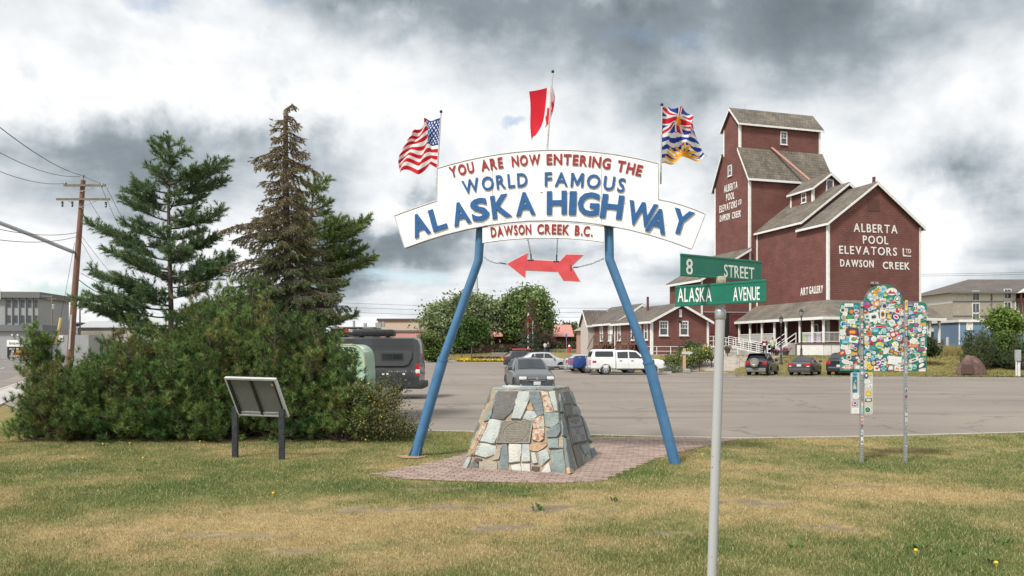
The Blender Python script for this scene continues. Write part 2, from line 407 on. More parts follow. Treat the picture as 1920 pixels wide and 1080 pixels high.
# ---- the street on the left, leaving towards the hotel
rd = Vector((-.463, .886, 0)); rn = Vector((-.886, -.463, 0)); r0 = Vector((-19.3, 25.2, 0))
def rp(s, o, z=0): p = r0+rd*s+rn*o; return (p.x, p.y, z)
sheet('street', [rp(-40, 0), rp(330, 0), rp(330, 17), rp(-40, 17)], -.006, ROADM)
strip('sidewalk', [rp(-40, 0)[:2], rp(330, 0)[:2]], -1.5, -.17, -.05, .035, CONCRETE)
strip('kerb', [rp(-40, 0)[:2], rp(330, 0)[:2]], -.165, 0, -.05, .05, CONCRETE)
strip('sidewalk', [rp(-40, 17)[:2], rp(330, 17)[:2]], .17, 6, -.05, .09, CONCRETE)
LINE = mat('road_paint', (.55, .55, .53), (.7, .7, .68), .8, 6)
for k in range(14):
    s0 = 6+k*9
    kind(MB().add([rp(s0, 5.4, .002), rp(s0+3, 5.4, .002), rp(s0+3, 5.56, .002), rp(s0, 5.56, .002)], [(0, 1, 2, 3)]).build('lane_marking', LINE), 'structure')
    kind(MB().add([rp(s0, 11.4, .002), rp(s0+3, 11.4, .002), rp(s0+3, 11.56, .002), rp(s0, 11.56, .002)], [(0, 1, 2, 3)]).build('lane_marking', LINE), 'structure')

# ---- brick paving round the cairn
plaza_px = [(700, 891), (760, 899), (900, 905), (1050, 907), (1130, 902), (1165, 886), (1230, 861), (1290, 844), (1385, 824.2), (1130, 820.6), (1085, 824), (960, 840), (880, 852), (800, 871)]
plaza = [tuple(G(*p))[:2] for p in plaza_px]
sheet_o = sheet('brick_paving', plaza, .010, mat('joint_sand', (.20, .15, .12), (.28, .22, .18), .95, 6, .3, 60))
bc = [(.270, .195, .160), (.238, .172, .144), (.300, .226, .19), (.265, .205, .175), (.21, .155, .132)]
BR = [mat('paving_brick_%d' % i, tuple(k*.9 for k in c), tuple(k*1.15 for k in c), .9, 25, .4, 120) for i, c in enumerate(bc)]
pd = Vector((.983, -.184)); pe = Vector((.184, .983))
def brick_mesh(i):
    mb = MB(); L2, W2 = .098, .048
    vs = [(-L2, -W2, 0), (L2, -W2, 0), (L2, W2, 0), (-L2, W2, 0), (-L2+.005, -W2+.005, .012), (L2-.005, -W2+.005, .012), (L2-.005, W2-.005, .012), (-L2+.005, W2-.005, .012)]
    fs = [(4, 5, 6, 7), (0, 1, 5, 4), (1, 2, 6, 5), (2, 3, 7, 6), (3, 0, 4, 7)]
    me = bpy.data.meshes.new('paving_brick'); me.from_pydata(vs, [], fs); me.materials.append(BR[i]); return me
bmesh_i = [brick_mesh(i) for i in range(5)]
rnd = random.Random(4)
cand = []
P0 = Vector((.3, 12.5))
for r in range(-40, 80):
    for c in range(-30, 40):
        q = P0+pd*(c*.205+(.1025 if r % 2 else 0))+pe*(r*.105)
        cand.append((q.x, q.y))
cx_ = np.array(cand); keep = inpoly(cx_[:, 0], cx_[:, 1], plaza)
cand = [tuple(c) for c, k in zip(cand, keep) if k]
cand.sort(key=lambda c: c[1])
# the cairn stands on some of them: drop what it hides for good
cA = Vector((.98, 12.38)); cu = Vector((math.cos(R(-17)), math.sin(R(-17)))); cv = Vector((-cu.y, cu.x))
def under_cairn(x, y):
    d = Vector((x, y))-cA; a = -d.dot(cu); b = d.dot(cv); return .12 < a < 1.78 and .12 < b < 1.6
cand = [c for c in cand if not under_cairn(*c)]
rotb = math.atan2(pd.y, pd.x)
rest = MB()
for k, (x, y) in enumerate(cand):
    i = rnd.randrange(5); rz = rotb+rnd.uniform(-.02, .02); z = .0105+rnd.uniform(-.002, .006)
    if k < 300:
        o = bpy.data.objects.new('paving_brick', bmesh_i[i]); COL.objects.link(o); o.parent = sheet_o
        o.location = (x, y, z); o.rotation_euler = (rnd.uniform(-.015, .015), rnd.uniform(-.015, .015), rz)
    else:
        me = bmesh_i[i]; Mx = Matrix.Translation((x, y, z)) @ Matrix.Rotation(rz, 4, 'Z')
        rest.add([Mx @ v.co for v in me.vertices], [tuple(p.vertices) for p in me.polygons], i)
if rest.v: kind(rest.build('paving_bricks', BR, sheet_o), 'stuff')

# ---- the lawn: turf sheet plus mown blades
def dryness(x, y):
    n = vnoise(x*.55+3, y*.55+8, 5, .6); n2 = vnoise(x*1.9, y*1.9, 4, .6)
    d = .56+(n-.5)*1.4+(n2-.5)*1.0
    def ell(px, py, rx, ry, s):
        c = G(px, py); return s*np.exp(-(((x-c.x)/rx)**2+((y-c.y)/ry)**2))
    for a in ((1650, 921, 1.7, .55, .75), (1780, 935, 1.6, .5, .3), (330, 1010, 2.2, .8, .42), (640, 985, 2.0, .55, .35), (900, 965, 2.6, .7, .50), (1180, 925, 1.6, .6, .35), (1350, 945, 1.5, .7, .35),
              (1130, 1010, 1.3, .6, .25), (200, 855, 1.0, .5, .25), (830, 845, 1.2, .8, .25),
              (150, 880, 2.6, 1.2, -.45), (330, 920, 2.0, .8, -.40), (1020, 917, 3.6, .35, -.42), (1210, 885, 1.0, .6, -.35), (1500, 1020, 2.0, .6, -.25), (1800, 1060, 1.6, .7, -.40), (1650, 862, 2.6, .8, -.35), (560, 835, 4, .6, -.30), (640, 905, 1.6, .5, -.2)):
        d = d+ell(*a)
    return d
def dirt(x, y):
    n = vnoise(x*2.6+30, y*2.6, 4, .65); d = np.zeros_like(np.asarray(x, float))
    for px, py, rx, ry in ((680, 958, .62, .22), (850, 952, .8, .2), (800, 917, .5, .14), (1030, 955, .6, .2), (1400, 943, .6, .2), (440, 1006, .7, .12), (380, 1056, .4, .12), (1650, 912, .7, .12), (960, 990, .5, .12), (1240, 1000, .4, .1), (560, 1035, .6, .12), (1560, 990, .5, .1)):
        c = G(px, py); d = np.maximum(d, np.exp(-(((x-c.x)/rx)**2+((y-c.y)/ry)**2)))
    n2 = vnoise(x*11, y*11, 3, .7); return sstep((d*1.05+(n-.5)*1.9+(n2-.5)*1.2-.40)*2.4)
GREEN = np.array([.118, .168, .050]); STRAW = np.array([.42, .325, .165]); DIRT = np.array([.25, .20, .145]); OLIVE = np.array([.225, .228, .088])
def lawncol(x, y):
    d = np.clip(dryness(x, y), 0, 1)[..., None]
    c = np.where(d < .5, GREEN*(1-d*2)+OLIVE*d*2, OLIVE*(2-d*2)+STRAW*(d*2-1))
    k = dirt(x, y)[..., None]
    return c*(1-k)+DIRT*k
lx = np.arange(-22, 22.01, .12); ly = np.arange(-6, 21.01, .12); LX, LY = np.meshgrid(lx, ly)
ne = np.array(near_edge); yedge = np.interp(LX, ne[:, 0], ne[:, 1])
bad = LY > yedge-.06
LYc = np.minimum(LY, yedge-.03)
lz = (vnoise(LX*.5, LYc*.5, 3)-.5)*.05*sstep((yedge-LYc)/2)*sstep(np.abs(LYc-13)/6+.1)
lzz = np.where(inpoly(LX, LYc, plaza), -.004, lz*.4+.004)
V = np.stack([LX, LYc, lzz], -1).reshape(-1, 3); nx = len(lx)
ii = (np.arange(len(ly)-1)[:, None]*nx+np.arange(nx-1)[None]).ravel()
ok = ~bad.ravel()[ii]
# left of the street line the lawn stops at the sidewalk
sx = (V[:, 0]-r0.x)*rn.x+(V[:, 1]-r0.y)*rn.y
ok &= (sx[ii] < -1.5)
ii = ii[ok]
kind(npmesh('lawn', V, np.stack([ii, ii+1, ii+nx+1, ii+nx], 1), TURF, col=(lawncol(LX, LYc)*.74).reshape(-1, 3), smooth=True), 'structure')
def grass():
    rg = np.random.default_rng(11); n = 1150000
    # more blades where the lawn is close
    y = 5.2+(rg.random(n)**1.35)*14.6; x = (rg.random(n)*2-1)*(.74*y+1.6)
    keep = y < np.interp(x, ne[:, 0], ne[:, 1])-.08+rg.normal(0, .05, n)
    keep &= ~inpoly(x+rg.normal(0, .06, n), y+rg.normal(0, .06, n), plaza)
    keep &= ((x-r0.x)*rn.x+(y-r0.y)*rn.y) < -1.55
    keep &= rg.random(n) > dirt(x, y)*.97
    x = x[keep]; y = y[keep]; n = len(x)
    dr = np.clip(dryness(x, y)+rg.normal(0, .22, n), 0, 1)
    tall = vnoise(x*2.6+50, y*2.6, 4)
    h = (.020+.034*rg.random(n)**1.6+.055*np.clip(tall-.48, 0, 1))*(1.15-.35*dr)
    # longer along edges of posts and plinths
    w = .0045+.0045*rg.random(n)+(y-6)*.0003
    a = rg.random(n)*2*np.pi; le = rg.random(n)*1.1; b = rg.random(n)*2*np.pi
    ca, sa = np.cos(a)*w*.5, np.sin(a)*w*.5
    tipx = x+np.cos(b)*h*le; tipy = y+np.sin(b)*h*le; tz = h*(1-.25*le)
    V = np.empty((n, 3, 3)); V[:, 0] = np.stack([x-ca, y-sa, np.zeros(n)], 1); V[:, 1] = np.stack([x+ca, y+sa, np.zeros(n)], 1); V[:, 2] = np.stack([tipx, tipy, tz], 1)
    d = dr[:, None]; c = np.where(d < .5, GREEN*(1-d*2)+OLIVE*d*2, OLIVE*(2-d*2)+STRAW*(d*2-1))
    c = c*(.55+.95*rg.random((n, 1))); pale = rg.random((n, 1)) < .13; c = np.where(pale, np.array([.56, .46, .25])*(.7+.5*rg.random((n, 1))), c)
    return kind(npmesh('grass', V.reshape(-1, 3), np.arange(3*n).reshape(-1, 3), BLADE, col=np.repeat(c, 3, 0)), 'stuff', 'short mown grass, green and straw coloured')
grass()
def weeds():
    rg = np.random.default_rng(5)
    spots = [(1715, 1030), (1850, 1055), (1790, 1040), (1880, 1020), (985, 932), (1010, 955), (1012, 960), (265, 885), (190, 838), (100, 840), (1490, 1030), (1150, 940)]
    for k, (px, py) in enumerate(spots):
        c = G(px, py); n = 13; Vs = []; Fs = []; Cs = []
        for i in range(n):
            a = rg.random()*6.283; L_ = .035+.06*rg.random(); w = .012; r = rg.random()*.10
            b = np.array([c.x+math.cos(a)*r, c.y+math.sin(a)*r, .0]); t = b+np.array([math.cos(a)*L_, math.sin(a)*L_, .03+.05*rg.random()]); p = np.array([-math.sin(a), math.cos(a), 0])*w
            m_ = (b+t)/2+np.array([0, 0, .02]); o = len(Vs); Vs += [b, m_-p, t, m_+p]; Fs.append((o, o+1, o+2, o+3)); g = .7+.6*rg.random(); Cs += [(.085*g, .15*g, .04*g)]*4
        o = npmesh('weed_tuft', np.array(Vs), np.array(Fs), LEAF, col=np.array(Cs))
        tag(o, 'low broad-leaved weed growing in the mown lawn', 'weed', 'weeds in the lawn')
weeds()
def dandelions():
    me = MB().lathe([(.004, .0), (.003, .05), (.018, .055), (.016, .068), (.004, .072)], 8).build('dandelion', mat('dandelion_yellow', (.75, .52, .02), (.85, .62, .03), .7)).data
    bpy.data.objects.remove(bpy.data.objects['dandelion'])
    for px, py in ((193, 837), (243, 836), (155, 864), (375, 832), (512, 932), (268, 864), (1317, 857), (1717, 1042), (1868, 1066)):
        o = bpy.data.objects.new('dandelion', me); COL.objects.link(o); o.location = G(px, py)
        tag(o, 'small yellow dandelion head in the lawn', 'dandelion', 'dandelions in the lawn')
dandelions()
# ================================================================== lettering
_gl = {}
def glyph(ch, material, bold=0.03, depth=0.12, shear=0.0):
    k = (ch, material.name, bold, depth, shear)
    if k in _gl: return _gl[k]
    if ch == 'M' and bold >= .015:           # bold M drawn directly: the font outline folds over itself when thickened
        t_ = .115+bold
        P_ = [(0, 0), (t_, 0), (t_, .46), (.30, .10), (.42, .10), (.72-t_, .46), (.72-t_, 0), (.72, 0), (.72, .72), (.72-t_*1.15, .72), (.36, .30), (t_*1.15, .72), (0, .72)]
        o_ = MB().prism([(a-.36, b-.36) for a, b in P_], lambda a, b, q: (a, q, b), -2*depth, 0.0).build('letter', material); me = o_.data; bpy.data.objects.remove(o_)
        _gl[k] = (me, .72, .72); return _gl[k]
    cu_ = bpy.data.curves.new('letter', 'FONT'); cu_.body = ch; cu_.offset = bold; cu_.extrude = depth; cu_.resolution_u = 3; cu_.shear = shear
    ob = bpy.data.objects.new('letter_tmp', cu_); COL.objects.link(ob)
    dg = bpy.context.evaluated_depsgraph_get(); me = bpy.data.meshes.new_from_object(ob.evaluated_get(dg))
    bpy.data.objects.remove(ob); bpy.data.curves.remove(cu_)
    n = len(me.vertices); co = np.empty(n*3, np.float32); me.vertices.foreach_get('co', co); co = co.reshape(-1, 3)
    lo, hi = co.min(0), co.max(0)
    w, h = float(hi[0]-lo[0]), float(hi[1]-lo[1])
    out = np.stack([co[:, 0]-(lo[0]+hi[0])/2, -(co[:, 2]+depth), co[:, 1]-(lo[1]+hi[1])/2], 1)
    me.vertices.foreach_set('co', out.astype(np.float32).ravel()); me.update()
    me.materials.clear(); me.materials.append(material); me.name = 'letter'
    _gl[k] = (me, w, h); return _gl[k]
def letter(parent, ch, material, s, y, z, w, h, rot=0.0, bold=0.03, relief=0.03, shear=0.0, name='letter'):
    """front faces -Y of the parent; (s,z) centre, w x h in metres"""
    me, gw, gh = glyph(ch, material, bold, 0.12, shear)
    o = bpy.data.objects.new(name, me); COL.objects.link(o); o.parent = parent
    o.location = (s, y, z); o.rotation_euler = (0, rot, 0); o.scale = (w/gw, relief/.24, h/gh)
    return o
class Plane:       # upright plane through O along ex (horizontal); maps pixels to (s,z)
    def __init__(s, O, ex): s.O = Vector((O[0], O[1], 0)); s.ex = Vector((ex[0], ex[1], 0)).normalized(); s.n = Vector((s.ex.y, -s.ex.x, 0)); s.rz = math.atan2(s.ex.y, s.ex.x)
    def hit(s, px, py):
        d = Vector(((px-CX)/F, 1, (HZ-py)/F)); t = s.O.dot(s.n)/d.dot(s.n); return Vector((d.x*t, d.y*t, EYE+d.z*t))
    def __call__(s, px, py):
        p = s.hit(px, py); return ((p-s.O).dot(s.ex), p.z)
def word(parent, pl, text, x0, x1, ymid, hpx, material, y=0.0, bold=.03, relief=.03, slope=lambda x: 0.0, shear=0.0, gap=0.12, z0=0.0):
    """spread the letters of a word over the pixel range x0..x1 of a plane"""
    ws = [glyph(c, material, bold, .12, shear)[1] if c != ' ' else .28 for c in text]
    hs = [glyph(c, material, bold, .12, shear)[2] if c != ' ' else .7 for c in text]
    capn = max(hs) if any(c.isalnum() for c in text) else .7
    tot = sum(ws)+gap*(len(text)-1); k = (x1-x0)/tot; x = x0; made = []
    for c, w, h in zip(text, ws, hs):
        if c != ' ':
            px = x+w*k/2; py = ymid(px)
            hh = hpx*(h/capn)
            if c in '.': py += hpx/2-hh/2
            a, z = pl(px, py); a0, _ = pl(px-w*k/2, py); a1, _ = pl(px+w*k/2, py); _, zt = pl(px, py-hh/2); _, zb = pl(px, py+hh/2)
            made.append(letter(parent, c, material, a, y, z-z0, a1-a0, zt-zb, math.atan(slope(px)), bold, relief, shear))
        x += (w+gap)*k
    return made
# ================================================================== the arch
Lb = G(772, 858); Rb = G(1268, 872)
AP = Plane(Lb, Rb-Lb)
arch = thing('highway_arch', 'white arched highway sign with raised red and blue letters on two slanting blue legs', 'sign', (Lb.x, Lb.y, 0), AP.rz)
SIGNW = mat('sign_white_paint', (.82, .82, .81), (.42, .31, .22), .5, 9.0, .05, lo=.665, hi=.74, detail=9)
SIGNE = mat('sign_edge', (.23, .21, .19), (.40, .38, .35), .7, 6)
ABLUE = mat('arch_blue_paint', (.042, .132, .262), (.066, .175, .325), .45, 5, .08, lo=.3, hi=.7)
LBLUE = mat('letter_blue', (.010, .080, .235), (.018, .108, .29), .45, 9)
LRED = mat('letter_red', (.25, .012, .018), (.34, .024, .028), .45, 9)
def arcpts(p0, p1, p2, n=14):     # parabola through three pixels, sampled in x
    (a, ya), (b, yb), (c, yc) = p0, p1, p2; out = []
    for i in range(n+1):
        x = a+(c-a)*i/n
        y = ya*(x-b)*(x-c)/((a-b)*(a-c))+yb*(x-a)*(x-c)/((b-a)*(b-c))+yc*(x-a)*(x-b)/((c-a)*(c-b)); out.append((x, y))
    return out
top = arcpts((821.5, 317), (1030, 283), (1234, 308))
bot = arcpts((760.5, 465.5), (1022, 414), (1296.5, 467.5))
shl = arcpts((741.5, 405.5), (783, 390.5), (821, 378), 4); shr = arcpts((1235, 375), (1280, 386), (1322, 402.5), 4)
outline = shl[:-1]+[(820.5, 378)]+top+[(1234.5, 375)]+shr[1:]+bot[::-1]
def board(name, px, parent, pl, y0, y1, mf, me_):
    P = [pl(*p) for p in px]; mb = MB(); n = len(P)
    vs = [(a, y0, z) for a, z in P]+[(a, y1, z) for a, z in P]
    mb.add(vs, [tuple(range(n)), tuple(range(n, 2*n))[::-1]], 0)
    mb.add(vs, [(i, (i+1) % n, n+(i+1) % n, n+i) for i in range(n)], 1)
    o = mb.build(name, [mf, me_], parent); return o
mainb = board('sign_board', outline, arch, AP, -.06, .06, SIGNW, SIGNE)
nb_top = arcpts((905.5, 427.5), (1018, 418), (1133, 424.5), 8); nb_bot = arcpts((905.5, 456), (1018, 446.5), (1132, 454.5), 8)
nameb = board('name_board', nb_top+nb_bot[::-1], arch, AP, -.045, .035, SIGNW, SIGNE)
# thin edge mouldings and the joints between sheets
mb = MB()
for a, b in ((outline[k], outline[(k+1) % len(outline)]) for k in range(len(outline))):
    p, q = AP(*a), AP(*b); mb.tube([(p[0], -.06, p[1]), (q[0], -.06, q[1])], .012, 5)
mb.build('edge_trim', mat('edge_trim_grey', (.42, .41, .39), (.55, .54, .52), .6), arch)
for xx, y0_, y1_ in ((925, 297, 419), (1128, 292, 420)):
    a0, z0_ = AP(xx, y0_); a1, z1_ = AP(xx, y1_); MB().box(a0-.004, a0+.004, -.0635, -.058, z1_, z0_).build('sheet_joint', SIGNE, mainb)
S3 = lambda x, y: (720+x/3.0, 120+y/3.0)
b1 = lambda x: 541+(2.15e-4 if x < 960 else 2.75e-4)*(x-960)**2
for text, a, b in (('YOU', 374, 510), ('ARE', 549, 672), ('NOW', 722, 882), ('ENTERING', 917, 1276), ('THE', 1313, 1452)):
    word(mainb, AP, text, 720+a/3, 720+b/3, lambda px: 120+b1((px-720)*3)/3, 20.5, LRED, -.06, .028, .020, lambda px: 2*(2.15e-4 if px < 1040 else 2.75e-4)*((px-720)*3-960))
b2 = lambda x: 652+2.05e-4*(x-930)**2
for text, a, b in (('WORLD', 446, 810), ('FAMOUS', 907, 1358)):
    word(mainb, AP, text, 720+a/3, 720+b/3, lambda px: 120+b2((px-720)*3)/3, 26.5, LBLUE, -.06, .018, .024, lambda px: 2*2.05e-4*((px-720)*3-930), gap=.17)
b3 = lambda x: 784+2.15e-4*(x-965)**2
for ch, c, w in (('A', 207, 96), ('L', 309, 84), ('A', 436, 98), ('S', 543, 98), ('K', 662, 106), ('A', 797, 106), ('H', 974, 106), ('I', 1064, 37), ('G', 1152, 114), ('H', 1284, 114), ('W', 1448, 150), ('A', 1540, 106), ('Y', 1670, 106)):
    yy = {1448: 848, 1540: 886}.get(c, b3(c)); px, py = S3(c, yy)
    a, z = AP(px, py); hh = 43.5/F*13.8; ww = w*1.05/3/F*13.8
    letter(mainb, ch, LBLUE, a, -.06-(.05 if ch == 'A' and c == 1540 else 0)*.06, z, ww, hh, math.atan(2*2.15e-4*(c-965))*1.0, .034, .028)
b4 = lambda x: 931+2.0e-4*(x-905)**2
for text, a, b in (('DAWSON', 604, 830), ('CREEK', 864, 1043), ('B.C.', 1075, 1174)):
    word(nameb, AP, text, 720+a/3, 720+b/3, lambda px: 120+b4((px-720)*3)/3, 19.0, LRED, -.045, .026, .018, lambda px: 2*2.0e-4*((px-720)*3-905))
# bolts on the big letters' board
mb = MB(); rnd = random.Random(3)
for k in range(46):
    x = rnd.uniform(770, 1290); i = min(range(len(bot)), key=lambda j: abs(bot[j][0]-x)); a, z = AP(x, bot[i][1]-rnd.choice((4, 30, 52)))
    mb.lathe([(.008, 0), (.008, .006), (.003, .008)], 6, 0, Matrix.Translation((a, -.0605, z)) @ Matrix.Rotation(R(90), 4, 'X'))
kind(mb.build('bolts', SIGNE, mainb), 'stuff')
def leg(px):
    pts = []
    for p in px: a, z = AP(*p); pts.append(Vector((a, .14, z)))
    pts[0].z = -.05
    base, coll, bend, tp = pts
    o = MB().tube([coll, bend-(bend-coll).normalized()*.02, bend, tp], .083, 20).build('leg', ABLUE, arch, 50)
    d = (coll-base).normalized()
    MB().tube([base, coll+d*.03], .100, 20).tube([coll-d*.01, coll+d*.045], .108, 20).build('leg_sleeve', ABLUE, o, 50)
    # base gussets
    g = MB()
    for ang in (0, 90, 180, 270):
        e = Vector((math.cos(R(ang+45)), math.sin(R(ang+45)), 0))
        b0 = base+d*.05
        g.add([b0+e*.05+Vector((0, .006, 0)), b0+e*.15+Vector((0, .006, 0)), b0+d*.32+e*.09+Vector((0, .006, 0)), b0+e*.05-Vector((0, .006, 0)), b0+e*.15-Vector((0, .006, 0)), b0+d*.32+e*.09-Vector((0, .006, 0))], [(0, 1, 2), (5, 4, 3), (0, 3, 4, 1), (1, 4, 5, 2), (2, 5, 3, 0)])
    g.build('base_gusset', ABLUE, o)
    # clamp bracket behind the board
    MB().box(tp.x-.12, tp.x+.12, .061, .23, tp.z+.0, tp.z+.34).build('bracket', SIGNE, o)
    return o
leg([(772, 860), (826, 676), (894, 487), (898, 424)]); leg([(1268, 874), (1216.5, 681), (1142, 485), (1141, 424)])
# bare patch of soil round the left foot
kind(sheet('bare_soil', [(Lb.x+.26*math.cos(t)*(1+.25*math.sin(3*t)), Lb.y+.26*math.sin(t)*(1+.2*math.cos(2*t))) for t in np.linspace(0, 6.1, 18)], .022, mat('red_soil', (.30, .17, .10), (.38, .24, .16), .95, 14, .5, 50)), 'structure')
# ---- the red arrow hung on chains
S8 = lambda x, y: (920+x/8.0, 440+y/8.0)
ar = [(235, 437), (570, 262), (556, 368), (1035, 395), (1130, 290), (1405, 297), (1222, 470), (1355, 708), (1085, 694), (1003, 563), (533, 540), (520, 660)]
arp = [AP(*S8(*p)) for p in ar]
arrow = thing('hanging_arrow', 'red arrow board with pale edge pointing left, hung on chains under the arch', 'arrow sign', (Lb.x, Lb.y, 0), AP.rz)
def inset(P, d):
    n = len(P); out = []
    A = sum(P[i][0]*P[(i+1) % n][1]-P[(i+1) % n][0]*P[i][1] for i in range(n)); sg = 1 if A > 0 else -1
    for i in range(n):
        p0, p1, p2 = (Vector(P[i-1]), Vector(P[i]), Vector(P[(i+1) % n]))
        e1 = (p1-p0).normalized(); e2 = (p2-p1).normalized(); n1 = Vector((-e1.y, e1.x))*sg; n2 = Vector((-e2.y, e2.x))*sg
        m = (n1+n2); m = m/max(m.length_squared, .35)*1.0*2/2; out.append(tuple(p1+m*d*1.0*(2 if False else 1)))
    return out
AEDGE = mat('arrow_edge', (.55, .50, .45), (.66, .62, .57), .6)
ARED = mat('arrow_red', (.50, .045, .055), (.60, .07, .08), .5, 4)
fnA = lambda a, b, t: (a, t, b)
MB().prism(arp, fnA, -.02, .02).build('backing', AEDGE, arrow)
MB().prism(inset(arp, .02), fnA, -.026, -.018).build('red_face', ARED, arrow)
def chain(pts, parent, r=.018, t=.0042):
    pts = [Vector(p) for p in pts]; mb = MB(); acc = 0; k = 0; pitch = r*2.1
    for a, b in zip(pts, pts[1:]):
        L_ = (b-a).length; d = (b-a).normalized(); n = max(1, round(L_/pitch))
        side = d.cross(Vector((0, 1, 0))).normalized(); dep = d.cross(side)
        for i in range(n):
            c = a+d*(i+.5)*L_/n; k += 1; e = side if k % 2 else dep
            ring = [c+d*math.cos(q)*r*1.25+e*math.sin(q)*r*.72 for q in np.linspace(0, 2*math.pi, 9)]
            mb.tube(ring, t, 4, cap=False)
    return mb.build('chain', mat('chain_steel', (.05, .045, .045), (.16, .14, .13), .5, 40, metal=.6), parent)
def apv(px, py, y=0.0): a, z = AP(px, py); return Vector((a, y, z))
chain([apv(*S8(555, 60)), apv(*S8(603, 285))], arrow); chain([apv(*S8(1002, 62)), apv(*S8(992, 300))], arrow)
chain([apv(906, 481, .06), apv(915, 488, .03), apv(930, 494), apv(938, 493)], arrow); chain([apv(1132, 484, .06), apv(1110, 494, .03), apv(1084, 501)], arrow)
for (x0, y0), (x1, y1) in (((603, 285), (607, 378)), ((992, 300), (988, 398)), ((150, 425), (240, 440)), ((1310, 488), (1215, 492))):
    MB().tube([apv(*S8(x0, y0)), apv(*S8(x1, y1))], .014, 6).build('hook', BLACK, arrow)
for (x, y, w, h) in ((602, 382, 90, 12), (986, 402, 90, 12), (1206, 497, 12, 85)):
    p, q = AP(*S8(x-w/2, y-h/2)), AP(*S8(x+w/2, y+h/2)); MB().box(p[0], q[0], -.034, .03, q[1], p[1]).build('hook_plate', BLACK, arrow)

# ================================================================== flags
def tri_in(P, u, v): return inpoly(u, v, P)
def col_us(u, v):
    s = np.floor(v*13).astype(int); red = (s % 2 == 0)[..., None]
    c = np.where(red, np.array([.52, .012, .028]), np.array([.78, .77, .75]))
    can = (u < .40) & (v < 7/13)
    cu_, cv_ = u/.40*12, v/(7/13)*10
    gi, gj = np.round(cu_), np.round(cv_)
    st = ((gi+gj) % 2 == 0) & (gi > 0) & (gi < 12) & (gj > 0) & (gj < 10) & (((cu_-gi)**2*1.2+(cv_-gj)**2) < .17)
    c = np.where(can[..., None], np.array([.018, .055, .23]), c); return np.where((can & st)[..., None], np.array([.8, .8, .8]), c)
def col_ca(u, v):
    red = np.array([.60, .018, .035]); wh = np.array([.80, .80, .79])
    c = np.where(((u < .25) | (u > .75))[..., None], red, wh)
    half = [(0, .08), (.07, .22), (.16, .18), (.13, .42), (.26, .30), (.29, .38), (.40, .36), (.36, .50), (.42, .54), (.22, .72), (.24, .78), (.02, .75), (.02, .93), (0, .93)]
    P = [(.5+a*.5, b) for a, b in half]+[(.5-a*.5, b) for a, b in half[::-1]]
    return np.where(inpoly(u, v, P)[..., None], red, c)
def col_bc(u, v):
    blue = np.array([.022, .05, .30]); wh = np.array([.80, .80, .79]); red = np.array([.60, .02, .05]); yel = np.array([.85, .40, .02])
    vv = v/.48; up = v < .48
    x = (u-.5)*2; y = (vv-.5)*2
    d = np.minimum(np.abs(y-x), np.abs(y+x)); c = np.where((d < .30)[..., None], wh, blue); c = np.where((d < .13)[..., None], red, c)
    c = np.where(((np.abs(x) < .16) | (np.abs(y) < .32))[..., None], wh, c); c = np.where(((np.abs(x) < .09) | (np.abs(y) < .19))[..., None], red, c)
    c = np.where(((x/.16)**2+(y/.36)**2 < 1)[..., None], yel, c)
    lv = (v-.48)/.52; wave = lv+.03*np.sin(u*14); k = np.floor(wave*7).astype(int)
    lo_ = np.where((k % 2 == 1)[..., None], blue, wh)
    a = np.arctan2(1.05-lv, (u-.5)*1.6); r = np.hypot((u-.5)*1.6, 1.05-lv)
    sun = (r < .28) | ((r < .66) & (np.abs(((a/np.pi*11) % 1)-.5) < .40-.6*(r-.28)))
    lo_ = np.where(sun[..., None], yel, lo_)
    return np.where(up[..., None], c, lo_)
